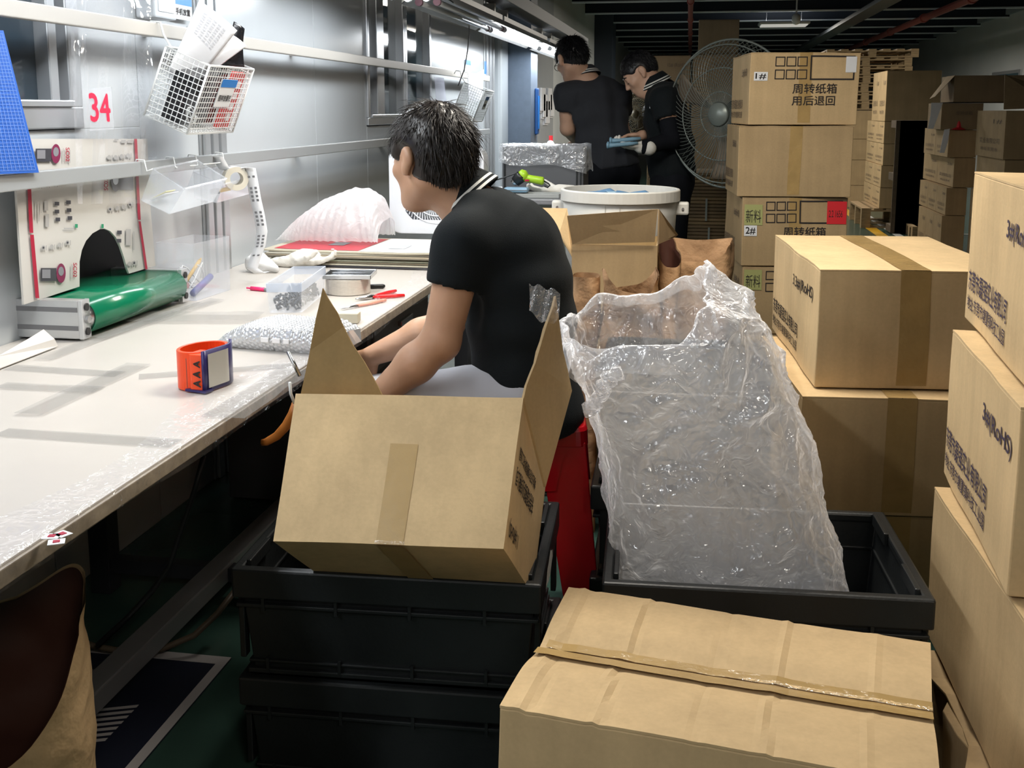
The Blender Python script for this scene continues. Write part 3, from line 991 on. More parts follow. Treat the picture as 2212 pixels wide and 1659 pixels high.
mbp = MB().box2((-1.30, -0.5, 0.06), (-1.24, 4.5, 0.11))
mbp.build('foot_rail', mat('foot_rail_aluminium', (0.30, 0.30, 0.31), rough=0.4, metal=0.5), bench, bevel=0.004, world=True)
for y in (0.2, 2.62, 4.4):
    MB().box2((-1.62, y - 0.02, 0.06), (-0.97, y + 0.02, 0.10)).build('cross_bar', DKSTEEL, bench, world=True)
# drawer cabinet under the far part of the bench
cab = thing('drawer_cabinet', 'dark steel cabinet under the bench behind the seated man', 'cabinet', (-1.32, 3.75, 0.0))
MB().box((0, 0, 0.335), (0.52, 0.8, 0.66)).build('body', mat('cabinet_steel', (0.10, 0.10, 0.11), rough=0.45), cab, bevel=0.005)
for k in range(3):
    d_ = MB().box((0.265, 0, 0.14 + k * 0.21), (0.012, 0.74, 0.19)).build('drawer', mat('cabinet_front', (0.13, 0.13, 0.14), rough=0.4), cab, bevel=0.004)
    MB().box((0.278, 0, 0.16 + k * 0.21), (0.016, 0.16, 0.02)).build('handle', STEEL, d_, bevel=0.003)

# clear tape strips and plastic sheets covering the bench top
FILM_T = film('bench_tape', col=(0.36, 0.36, 0.34), opacity=0.34, rough=0.12, bump=0.25, scale=18, gloss=0.10, dist=0.004, vor=False)
def strip(u0, v0, u1, v1, wpx, name='tape_strip', m=None, z=0.0016, wob=0.004, seed=0):
    a, b = PZ(u0, v0, TZ), PZ(u1, v1, TZ)
    d = (b - a); n = Vector((-d.y, d.x, 0)).normalized()
    def fn(s, t):
        p = a + d * s + n * (t - 0.5) * wpx
        p.z = TZ + z + wob * max(0, nz(p, 9, seed)) * 0.6
        return p
    o = MB().grid(fn, 30, 4).build(name, m or FILM_T, bench, smooth=True, world=True)
    return o
strip(20, 795, 260, 810, 0.05, seed=1)
strip(0, 835, 215, 845, 0.05, seed=2, z=0.0030)
strip(300, 815, 640, 790, 0.05, seed=3)
strip(90, 780, 420, 655, 0.05, seed=4, z=0.0044)
strip(60, 900, 300, 790, 0.06, seed=5, z=0.0058)
strip(0, 935, 380, 960, 0.05, seed=6, z=0.0016)
strip(210, 735, 470, 650, 0.05, seed=9, z=0.0072)
strip(240, 690, 560, 690, 0.14, seed=7, z=0.0086, wob=0.012)
strip(480, 905, 640, 800, 0.09, seed=8, z=0.0030, wob=0.012)
# glossy clear wrap along the front edge
WRAP = film('edge_wrap', opacity=0.03, rough=0.06, bump=0.7, scale=26, gloss=0.22, dist=0.008)
def wrap(s, t):
    y = -0.5 + 5.0 * s
    w = 0.10 + 0.03 * math.sin(y * 7)
    if t < 0.6:
        k = t / 0.6
        return Vector((BX1 + 0.008 - w * (1 - k), y, TZ + 0.004 + 0.004 * (0.5 + 0.5 * nz((k * 3, y, 0), 6, 2))))
    k = (t - 0.6) / 0.4
    return Vector((BX1 + 0.009 + 0.004 * nz((k, y, 3), 8, 4), y, TZ + 0.003 - k * (0.036 + 0.012 * nz((0, y, 1), 3, 7))))
MB().grid(wrap, 260, 12).build('edge_wrap', WRAP, bench, smooth=True, world=True)
# little red and white tags stuck at the edge
for k, (u, v, r) in enumerate(((112, 1160, 0.2), (135, 1155, -0.4), (122, 1172, 0.5))):
    c = PZ(u, v, TZ + 0.006)
    st = thing('scrap_sticker', ['white scrap sticker with red mark, left one on the bench edge', 'white scrap sticker with red mark, upper right one on the bench edge', 'white scrap sticker with red mark, lowest one on the bench edge'][k], 'sticker', c, r, 'scrap stickers on the bench edge')
    MB().box((0, 0, 0.001), (0.022, 0.018, 0.001)).build('paper', LABEL, st)
    MB().box((0, 0, 0.002), (0.009, 0.008, 0.001)).build('mark', RED_PRINT, st)

# rails on the wall
def rail(z, y0, y1, label, m, h=0.042):
    t = thing('wall_rail', label, 'rail', (-1.62, y0, z))
    MB().box2((-0.012, 0, -h / 2), (0.012, y1 - y0, h / 2)).build('bar', m, t, bevel=0.003)
    n = int((y1 - y0) / 1.3) + 1
    for k in range(n):
        y = 0.3 + k * (y1 - y0 - 0.5) / max(1, n - 1)
        MB().box2((-0.1, y - 0.015, -0.012), (-0.012, y + 0.015, 0.012)).build('bracket', m, t)
    return t
rail(1.587, 0.4, 8.35, 'long upper metal rail on the bench wall', mat('rail_cream', (0.50, 0.475, 0.435), rough=0.35, metal=0.2))
rail(1.177, 0.4, 8.35, 'long lower metal rail on the bench wall', mat('rail_grey', (0.45, 0.47, 0.48), rough=0.35, metal=0.4))

# ================================================================ conveyor
cv = thing('belt_conveyor', 'short belt conveyor with green belt coming through the wall', 'conveyor', (-1.62, 2.75, TZ + 0.006))
y0, y1, xe = 2.452, 3.03, -1.535
cz = TZ + 0.006
def rail_block(ya, yb, name='side_frame'):
    o = MB().box2((-1.80, ya, cz), (xe - 0.012, yb, cz + 0.10)).build(name, ALU, cv, bevel=0.002, world=True)
    for zz in (0.028, 0.076):
        MB().box2((-1.80, ya - 0.0015, cz + zz - 0.006), (xe - 0.014, ya + 0.002, cz + zz + 0.006)).build('groove', mat('groove_shadow_grey', (0.20, 0.20, 0.21), rough=0.5, metal=0.4), o, world=True)
    p = MB().box2((xe - 0.012, ya - 0.001, cz - 0.001), (xe, yb + 0.001, cz + 0.101)).build('end_plate', mat('end_plate_alu', (0.66, 0.67, 0.68), rough=0.3, metal=0.6), cv, bevel=0.0015, world=True)
    for zz in (0.018, 0.082):
        MB().tube([(xe, (ya + yb) / 2, cz + zz), (xe + 0.004, (ya + yb) / 2, cz + zz)], 0.010, 14).build('bolt', mat('black_bolt', (0.02, 0.02, 0.02), rough=0.4), p, world=True)
    MB().tube([(xe, (ya + yb) / 2, cz + 0.05), (xe + 0.009, (ya + yb) / 2, cz + 0.05)], 0.011, 6).build('bolt', STEEL, p, world=True)
rail_block(y0, y0 + 0.035)
rail_block(y1 - 0.035, y1)
BELT = mat('green_belt', (0.005, 0.16, 0.075), rough=0.22, spec=0.6, coat=0.3)
rb = 0.044; bx = xe - 0.03
pr = [(-1.86, cz + 0.05 + rb)] + [(bx + rb * math.sin(R(a)), cz + 0.05 + rb * math.cos(R(a))) for a in range(0, 181, 12)] + [(-1.86, cz + 0.05 - rb)]
mbb = MB()
k = len(pr)
mbb.add([(x, y0 + 0.037, z) for x, z in pr] + [(x, y1 - 0.037, z) for x, z in pr], [(i, i + 1, k + i + 1, k + i) for i in range(k - 1)])
mbb.build('belt', BELT, cv, smooth=True, world=True, solid=0.002)
MB().tube([(bx, y0 + 0.04, cz + 0.05), (bx, y1 - 0.04, cz + 0.05)], rb - 0.004, 20).build('roller', STEEL, cv, world=True, smooth=True)
MB().box2((-1.86, y0 + 0.037, cz), (xe - 0.09, y1 - 0.037, cz + 0.006)).build('bed', DARK, cv, world=True)

# printed board with an arch cut out, standing over the belt
def board():
    xb = -1.655
    t = thing('printed_board', 'white printed carton board with an arch cut over the belt', 'board', (xb, 2.8, TZ + 0.11))
    def Q(u, v, off=0.0):
        p = PX(u, v, xb + off); return p
    # outline in picture points, arch traced along the bottom
    import itertools
    arch = [(172, 619)] + [(172 + 0, 590), (172, 565), (177, 540), (186, 520), (200, 504), (216, 495), (226, 494), (238, 499), (250, 512), (260, 532), (268, 556), (274, 578), (279, 591)]
    left = [(30, 300), (36, 420), (44, 540), (52, 658)]
    right = [(336, 574), (326, 460), (318, 300)]
    outline = [(52, 658)] + arch + right + [(30, 300), (36, 420), (44, 540)]
    bm = bmesh.new()
    vs = [bm.verts.new(Q(u, v)) for u, v in outline]
    f = bm.faces.new(vs)
    f.normal_update()
    if f.normal.x < 0: f.normal_flip()
    bmesh.ops.triangulate(bm, faces=[f], ngon_method='EAR_CLIP')
    me = bpy.data.meshes.new('panel')
    for v_ in bm.verts: v_.co = v_.co - t.location
    bm.to_mesh(me); bm.free()
    me.materials.append(mat('white_coated_board', (0.56, 0.54, 0.505), rough=0.35))
    o = bpy.data.objects.new('panel', me); COL.objects.link(o); o.parent = t
    md = o.modifiers.new('s', 'SOLIDIFY'); md.thickness = 0.006; md.offset = -1
    def rectpx(mb, u0, v0, u1, v1, off=0.0045, du=0.0, mi=0):
        mb.quad(Q(u0 + du, v0, off), Q(u1 + du, v0, off), Q(u1, v1, off), Q(u0, v1, off), mi)
    def pr(name, m, fn):
        mb = MB(); fn(mb); o_ = mb.build(name, m, t, world=True)
        if name == 'fine_print': o_['kind'] = 'stuff'
    SKEW = 0.06
    def redbars(mb, u, v0, v1, w, lean):
        mb.quad(Q(u, v0, .0045), Q(u + w, v0, .0045), Q(u + w + lean, v1, .0045), Q(u + lean, v1, .0045))
    pr('red_stripe', RED_PRINT, lambda mb: redbars(mb, 59, 402, 503, 8, 5))
    pr('red_stripe', RED_PRINT, lambda mb: redbars(mb, 65, 507, 644, 8, 12))
    pr('red_stripe', RED_PRINT, lambda mb: redbars(mb, 290, 300, 475, 6, 8))
    pr('red_stripe', RED_PRINT, lambda mb: redbars(mb, 299, 478, 582, 5, 15))
    # product pictures: a dark block and an oval
    def oval(mb, cu, cv_, ru, rv, off=0.005):
        n = 24
        mb.add([Q(cu + ru * math.cos(2 * math.pi * i / n), cv_ + rv * math.sin(2 * math.pi * i / n), off) for i in range(n)], [tuple(range(n))])
    DKP = mat('print_dark', (0.05, 0.05, 0.06), rough=0.4)
    MIDP = mat('print_mid_grey', (0.22, 0.22, 0.24), rough=0.4)
    MAG = mat('print_maroon', (0.20, 0.02, 0.07), rough=0.4)
    for (u, v, s, m_) in ((97, 334, 1.0, DKP), (108, 592, 1.0, DKP), (274, 395, -1.0, MIDP)):
        pr('product_picture', m_, lambda mb: rectpx(mb, u - 20, v - 13, u + 14, v + 15))
        pr('product_picture', MIDP, lambda mb: rectpx(mb, u - 17, v - 10, u + 1, v + 9, 0.0055))
        cu = u + 24 * s
        pr('product_picture', MAG if s > 0 else MIDP, lambda mb: oval(mb, cu, v - 2, 10, 21))
        pr('product_picture', MIDP if s > 0 else ALU, lambda mb: oval(mb, cu, v - 6, 6, 10, 0.0056))
    def vtext(mb, body, u, v0, v1, wpx, down=True, off=0.005):
        a = Q(u, v0 if down else v1, off); b = Q(u, v1 if down else v0, off)
        c = Q(u + (wpx if down else -wpx), v0 if down else v1, off)
        ex = (b - a); ey = (a - c) if False else (c - a)
        mb.text(body, a if down else a, ex, ey, ex.length, ey.length, 0.02)
    pr('printing', RED_PRINT, lambda mb: vtext(mb, 'SC02', 142, 319, 349, 8))
    pr('printing', RED_PRINT, lambda mb: vtext(mb, 'SC02', 158, 568, 599, 8))
    pr('printing', RED_PRINT, lambda mb: vtext(mb, 'SC02', 233, 411, 385, -8))
    def tiny(mb):
        rnd = random.Random(3)
        for (u, v) in ((84, 402), (101, 400), (118, 398), (135, 394), (94, 535), (112, 533), (129, 529), (146, 524), (238, 452), (253, 450), (267, 447), (281, 442), (236, 340), (250, 340), (263, 338), (277, 336), (290, 568), (280, 570)):
            oval(mb, u, v, 4.2, 5)
            rectpx(mb, u + 5, v - 5, u + 7, v + 6)
        for (u0, v0, u1, v1) in ((77, 436, 79, 472), (83, 438, 85, 478), (88, 436, 90, 460), (96, 434, 104, 455), (98, 462, 106, 490), (247, 300, 256, 303), (262, 302, 272, 309), (276, 302, 288, 309), (138, 492, 160, 495), (272, 495, 283, 530), (288, 500, 290, 540), (150, 324, 152, 352), (136, 320, 138, 350), (154, 571, 156, 602)):
            rectpx(mb, u0, v0, u1, v1)
    pr('fine_print', mat('print_pale', (0.38, 0.37, 0.36), rough=0.5), tiny)
    def dark(mb):
        for (u, v) in ((122, 440), (147, 437), (122, 457), (148, 454), (124, 474), (150, 471), (257, 502), (256, 520)):
            rectpx(mb, u - 4, v - 4, u + 6, v + 4)
        for (u, v) in ((84, 402), (135, 394), (94, 535), (146, 524), (238, 452), (281, 442), (290, 568)):
            oval(mb, u, v, 2, 2.5, 0.0056)
    pr('fine_print', DKP, dark)
    pr('fine_print', GREEN_PRINT, lambda mb: (rectpx(mb, 162, 484, 168, 492), rectpx(mb, 219, 484, 224, 493)))
    return t
board()

# clear plastic curtain in front of the wall and the number on it
def cur(s, t_):
    u = 148 + 175 * s + 20 * t_; v = -40 + 480 * t_
    p = PX(u, v, -1.645 + 0.004 * math.sin(s * 21 + t_ * 3) * (0.4 + t_) - 0.012 * math.sin(s * 7))
    return p
cu = MB().grid(cur, 40, 30).build('plastic_curtain', film('curtain_film', opacity=0.09, rough=0.06, bump=0.25, scale=9, gloss=0.42, vor=False, dist=0.02), None, smooth=True)
tag(cu, 'clear plastic sheet hanging in front of the wall by the near window', 'curtain')
c = PX(216, 237, -1.625)
t = thing('number_card', 'clear card with red number 34 on the plastic sheet', 'sign', c)
A, B, D_ = PX(190, 190, -1.63), PX(242, 190, -1.63), PX(194, 286, -1.63)
MB().slab([PX(191, 191, -1.63), PX(240, 188, -1.63), PX(246, 279, -1.63), PX(194, 283, -1.63)], (1, 0, 0), 0.001).build('card', film('card_film', opacity=0.22, rough=0.1, bump=0, gloss=0.4), t, world=True)
MB().text('34', PX(197, 262, -1.627), (0, 1, -0.012), (0, -0.06, 1), w=(PX(240, 262, -1.627) - PX(197, 262, -1.627)).length, h=0.075, bold=0.02).build('number', mat('number_red', (0.72, 0.03, 0.08), rough=0.4), t, world=True)

# blue cutting mat leaning on the lower rail
def blue_mat():
    x = -1.60
    pts = [PX(82, 373, x), PX(5, 66, x - 0.03), PX(-170, 60, x - 0.03), PX(-170, 383, x)]
    t = thing('cutting_mat', 'blue gridded cutting mat leaning on the lower rail', 'mat', pts[0])
    n = (pts[1] - pts[0]).cross(pts[3] - pts[0]).normalized()
    if n.x < 0: n = -n
    MB().slab(pts, n, 0.003).build('sheet', mat('blue_mat', (0.02, 0.10, 0.42), rough=0.5), t, world=True)
    mb = MB()
    def at(a, b): # a along bottom to the left, b up
        lo = pts[0].lerp(pts[3], a); hi = pts[1].lerp(pts[2], a)
        return lo.lerp(hi, b) + n * 0.0042
    for k in range(26):
        a = 0.03 + k * 0.038
        if a < 0.99: mb.quad(at(a, 0.02), at(a + 0.004, 0.02), at(a + 0.004, 0.98), at(a, 0.98))
    for k in range(40):
        b = 0.02 + k * 0.0245
        mb.quad(at(0.03, b), at(0.98, b), at(0.98, b + 0.0025), at(0.03, b + 0.0025))
    mb.build('grid_lines', mat('mat_lines', (0.16, 0.27, 0.60), rough=0.5), t, world=True)
    return t
blue_mat()
# ================================================================ black crates
def crate_mesh(name, label, base, rz, group, w=0.612, d=0.44, h=0.228, first=None):
    if first:
        c = copy_tree(first)
        c.location = base; c.rotation_euler = (0, 0, rz); c['label'] = label; c['group'] = group
        return c
    t = thing(name, label, 'crate', base, rz, group)
    tp, th = 0.018, 0.004
    def ring(z, inset):
        return [Vector((sx * (w / 2 - inset), sy * (d / 2 - inset), z)) for sx, sy in ((-1, -1), (1, -1), (1, 1), (-1, 1))]
    mb = MB()
    R_ = [ring(0.004, tp + 0.012), ring(h - 0.002, 0.012), ring(h - 0.002, 0.018), ring(0.010, tp + 0.018)]
    vs = [p for r in R_ for p in r]
    fs = [(3, 2, 1, 0)]
    for k in range(3):
        for i in range(4):
            j = (i + 1) % 4
            fs.append((k * 4 + i, k * 4 + j, (k + 1) * 4 + j, (k + 1) * 4 + i))
    fs.append((12, 13, 14, 15))
    mb.add(vs, fs).build('body', BLACKP, t, bevel=0.004)
    # rim band
    o_, i_ = ring(0, 0.0), ring(0, 0.022)
    mb = MB()
    z0, z1 = h - 0.062, h
    vs = [Vector((p.x, p.y, z0)) for p in o_] + [Vector((p.x, p.y, z1)) for p in o_] + [Vector((p.x, p.y, z1)) for p in i_] + [Vector((p.x, p.y, z1 - 0.016)) for p in i_]
    fs = []
    for k in range(3):
        for i in range(4):
            j = (i + 1) % 4
            fs.append((k * 4 + i, k * 4 + j, (k + 1) * 4 + j, (k + 1) * 4 + i))
    for i in range(4):
        j = (i + 1) % 4
        fs.append((12 + i, 12 + j, j, i))
    mb.add(vs, fs).build('rim', BLACKP, t, bevel=0.005)
    # second ledge below the rim, base flange
    for (za, zb, ins, nm) in ((h - 0.082, h - 0.074, 0.006, 'ledge'), (0.0, 0.010, 0.020, 'base_flange'), (0.022, 0.028, 0.022, 'base_flange')):
        o_, i_ = ring(0, ins), ring(0, ins + 0.022)
        vs = [Vector((p.x, p.y, za)) for p in o_] + [Vector((p.x, p.y, zb)) for p in o_] + [Vector((p.x, p.y, zb)) for p in i_] + [Vector((p.x, p.y, za)) for p in i_]
        fs = []
        for k in range(4):
            for i in range(4):
                j = (i + 1) % 4
                fs.append((k * 4 + i, k * 4 + j, ((k + 1) % 4) * 4 + j, ((k + 1) % 4) * 4 + i))
        MB().add(vs, fs).build(nm, BLACKP, t, bevel=0.002)
    for fx in (-0.40, -0.16, 0.08, 0.32):
        MB().box2((fx * w - 0.003, -d / 2 + 0.004, h - 0.090), (fx * w + 0.003, -d / 2 + 0.014, h - 0.060)).build('rib', BLACKP, t)
        MB().box2((fx * w - 0.003, -d / 2 + 0.018, 0.005), (fx * w + 0.003, -d / 2 + 0.026, 0.034)).build('rib', BLACKP, t)
    for sx in (-1, 1):
        for k, fy in enumerate((-0.30, 0.30)):
            MB().box2((sx * (w / 2 - 0.026) - 0.005, (fy - 0.13) * d, h - 0.02), (sx * (w / 2 - 0.026) + 0.005, (fy + 0.13) * d, h + 0.006)).build('stacking_rail', BLACKP, t, bevel=0.002)
        for fy in (-0.42, 0.42):
            MB().box2((sx * (w / 2 - 0.010) - 0.006, fy * d - 0.012, 0.03), (sx * (w / 2 - 0.010) + 0.006, fy * d + 0.012, h - 0.06)).build('corner_rib', BLACKP, t, bevel=0.002)
    return t

CG = 'black plastic crates stacked on the floor'
def crate_at(fl, fr, zrim):
    a, b = PZ(*fl, zrim), PZ(*fr, zrim)
    rz = math.atan2(b.y - a.y, b.x - a.x)
    return a, rz
a, rz = crate_at((497, 1222), (1172, 1258), 0.468)
b1 = base_from_corner(a, rz, 0.612, 0.44)
cr1 = crate_mesh('plastic_crate', 'upper black plastic crate under the tilted open carton', (b1.x, b1.y, 0.234), rz, CG)
crate_mesh('plastic_crate', 'lower black plastic crate under the tilted open carton', (b1.x + 0.004, b1.y + 0.006, 0.0), rz - 0.01, CG, first=cr1)
a, rz2 = crate_at((1300, 1252), (2020, 1290), 0.468)
b2 = base_from_corner(a, rz2, 0.612, 0.44)
cr2 = crate_mesh('plastic_crate', 'upper black plastic crate holding the plastic bag', (b2.x, b2.y, 0.234), rz2, CG, first=cr1)
crate_mesh('plastic_crate', 'lower black plastic crate under the plastic bag', (b2.x - 0.005, b2.y + 0.005, 0.0), rz2, CG, first=cr1)
b3 = (-0.012, 2.74)
crate_mesh('plastic_crate', 'black plastic crate behind the red stool, middle of the stack', (b3[0], b3[1], 0.234), R(91), CG, first=cr1)
crate_mesh('plastic_crate', 'black plastic crate behind the red stool, lowest of the stack', (b3[0], b3[1], 0.0), R(91), CG, first=cr1)
crate_mesh('plastic_crate', 'black plastic crate behind the red stool, topmost of the stack', (b3[0], b3[1], 0.468), R(91), CG, first=cr1)
# torn white label on the side of the left crate
mb = MB()
rnd = random.Random(4)
pts = []
for i in range(14):
    an = 2 * math.pi * i / 14
    pts.append((0.3075, -0.06 + 0.10 * math.cos(an) * rnd.uniform(0.6, 1.0), 0.195 + 0.03 * math.sin(an) * rnd.uniform(0.5, 1.0)))
mb.add(pts, [tuple(range(14))])
mb.build('torn_label', mat('torn_label_paper', (0.62, 0.60, 0.55), rough=0.7), cr1)

# ================================================================ red stool
RED = mat('red_plastic', (0.55, 0.008, 0.015), rough=0.22, coat=0.3)
sp = PY(1236, 925, 2.50)
st = thing('plastic_stool', 'red plastic stool under the seated man', 'stool', (sp.x - 0.135, sp.y + 0.13, 0), R(8))
sh = sp.z + 0.004
def sqring(hw, z, r=0.03, n=4):
    out = []
    for cx, cy, a0 in ((1, 1, 0), (-1, 1, 90), (-1, -1, 180), (1, -1, 270)):
        for k in range(n + 1):
            a = R(a0 + 90 * k / n)
            out.append(Vector((cx * (hw - r) + r * math.cos(a), cy * (hw - r) + r * math.sin(a), z)))
    return out
def loft(rings, mb=None, cap0=True, cap1=True):
    mb = mb or MB()
    n = len(rings[0])
    vs = [p for r in rings for p in r]
    fs = []
    for k in range(len(rings) - 1):
        for i in range(n):
            j = (i + 1) % n
            fs.append((k * n + i, k * n + j, (k + 1) * n + j, (k + 1) * n + i))
    if cap0: fs.append(tuple(range(n - 1, -1, -1)))
    if cap1: fs.append(tuple((len(rings) - 1) * n + i for i in range(n)))
    return mb.add(vs, fs)
hw = 0.15
loft([sqring(hw + 0.006, sh - 0.05), sqring(hw + 0.004, sh - 0.012), sqring(hw, sh - 0.002), sqring(hw - 0.012, sh)]).build('seat', RED, st, smooth=False, bevel=0.002)
for sx, sy in ((1, 1), (-1, 1), (-1, -1), (1, -1)):
    def legring(z):
        f = 1 - z / sh
        c = hw - 0.005 + 0.055 * f
        wl = 0.118 - 0.040 * f
        P = [(c, c), (c - wl, c), (c - wl, c - 0.012), (c - 0.014, c - 0.014), (c - 0.012, c - wl), (c, c - wl)]
        q = [Vector((sx * x, sy * y, z)) for x, y in P]
        return q if sx * sy > 0 else q[::-1]
    loft([legring(0.0), legring(sh * 0.35), legring(sh * 0.36), legring(sh - 0.04)]).build('leg', RED, st, bevel=0.003)
for a in range(4):
    M = Matrix.Rotation(R(90 * a), 4, 'Z')
    f = 1 - 0.12 / sh
    c = hw - 0.005 + 0.055 * f
    MB().box((0, c - 0.006, 0.12), (2 * c - 0.08, 0.01, 0.03), M).build('stretcher', RED, st, bevel=0.003)
    MB().add([M @ Vector(p) for p in ((-hw + 0.05, hw + 0.002, sh - 0.05), (hw - 0.05, hw + 0.002, sh - 0.05), (hw - 0.075, hw + 0.012, sh - 0.16), (-hw + 0.075, hw + 0.012, sh - 0.16))], [(0, 1, 2, 3)]).build('apron', RED, st, solid=0.006)

# ================================================================ the big clear plastic bag
def plastic_bag():
    FB = film('bag_film', col=(0.86, 0.87, 0.90), opacity=0.36, rough=0.12, bump=1.0, scale=28, gloss=0.85, dist=0.006, trans=0.35, edge=0.42)
    # levels: v, left u, right u, depth centre, depth half
    LV = [(1320, 1345, 1840, 2.14, 0.115), (1240, 1322, 1832, 2.14, 0.13), (1140, 1312, 1806, 2.14, 0.14), (1030, 1304, 1778, 2.14, 0.145), (920, 1288, 1752, 2.14, 0.15),
          (830, 1255, 1722, 2.14, 0.155), (770, 1226, 1695, 2.14, 0.16), (720, 1214, 1668, 2.14, 0.165), (688, 1212, 1648, 2.14, 0.17), (668, 1213, 1612, 2.14, 0.165), (652, 1216, 1535, 2.14, 0.16)]
    n, top = 96, len(LV) - 1
    def level(t):
        f = t * top; i = min(int(f), top - 1); k = f - i
        return [LV[i][c] * (1 - k) + LV[i + 1][c] * k for c in range(5)]
    base = PY(1580, 1330, 2.14)
    t = thing('plastic_bag', 'large crumpled clear plastic bag standing open in the right crate', 'bag', (base.x, base.y, 0.25))
    def crump(p, amp):
        w = Vector((noise.noise(p * 5), noise.noise(p * 5 + Vector((9, 0, 0))), noise.noise(p * 4 + Vector((0, 7, 0))))) * 0.05
        q = Vector((p.x, p.y, p.z * 0.55)) + w
        r = 0.0
        for k, (f, a) in enumerate(((6, 1.0), (13, 0.55), (27, 0.3))):
            n_ = abs(noise.noise(q * f + Vector((k * 3.7, 1.1, 5.2))))
            r += a * (1 - min(1, n_ * 3.2)) ** 1.5
        return amp * (r * 1.1 - 0.5)
    def fn(s, tt):
        v, ul, ur, yc, yh = level(tt)
        th = 2 * math.pi * s
        A, B = PY(ul, v, yc), PY(ur, v, yc)
        cx, hx = (A.x + B.x) / 2, (B.x - A.x) / 2
        ct, sn = math.cos(th), math.sin(th)
        ex = 0.62
        X = cx + hx * math.copysign(abs(ct) ** ex, ct)
        Y = yc + yh * math.copysign(abs(sn) ** ex, sn)
        z = A.z
        if tt > 0.55:      # rim: high at the back and on the right, low in front
            k = (tt - 0.55) / 0.45
            rise = 0.052 * ct + (0.062 * sn if sn < 0 else 0.0)
            rise += 0.035 * math.exp(-((s - 0.10) / 0.035) ** 2) + 0.02 * math.exp(-((s - 0.02) / 0.03) ** 2) + 0.012 * math.sin(s * 44)
            z += rise * k * k
        p = Vector((X, Y, z))
        nrm = Vector((ct / hx, sn / yh, 0)).normalized()
        amp = 0.013 + 0.006 * min(1, tt * 1.5) * (1 - 0.5 * tt)
        return p + nrm * (crump(p, amp) - amp * 0.5) + Vector((0, 0, 0.006 * nz(p, 12, 20) * tt))
    mb = MB().grid(fn, n * 3, 150, closed_u=True)
    mb.build('bag_wall', FB, t, smooth=True, world=True)
    # rolled-over cuff round the mouth
    def cuff(s, k):
        p = fn(s, 1.0)
        th = 2 * math.pi * s
        out = Vector((math.cos(th), math.sin(th), 0)).normalized()
        L = 0.034 + 0.022 * (nz((math.cos(th), math.sin(th), 0), 1.6, 5) ) + (0.02 if math.sin(th) < 0 else 0)
        a = k * 2.6
        q = p + out * (0.010 * math.sin(min(a, 1.57)) + 0.010 * k) - Vector((0, 0, 1)) * (L * max(0, k - 0.15)) + Vector((0, 0, 0.006 * math.sin(a)))
        return q + out * crump(q, 0.006) * k
    MB().grid(cuff, n * 2, 14, closed_u=True).build('cuff', FB, t, smooth=True, world=True)
    # twisted tail hanging at the left
    A = PY(1330, 800, 1.955); B = PY(1270, 893, 1.99)
    pts = [A.lerp(B, i / 16) + Vector((0.006 * math.sin(i * 1.7), 0, 0.006 * math.cos(i * 2.3))) for i in range(17)]
    MB().tube(pts, [0.010 + 0.006 * abs(math.sin(i * 1.3)) for i in range(17)], 9).build('twisted_tail', film('tail_film', opacity=0.35, rough=0.08, bump=0.8, scale=60, gloss=0.9), t, smooth=True, world=True)
    return t
plastic_bag()
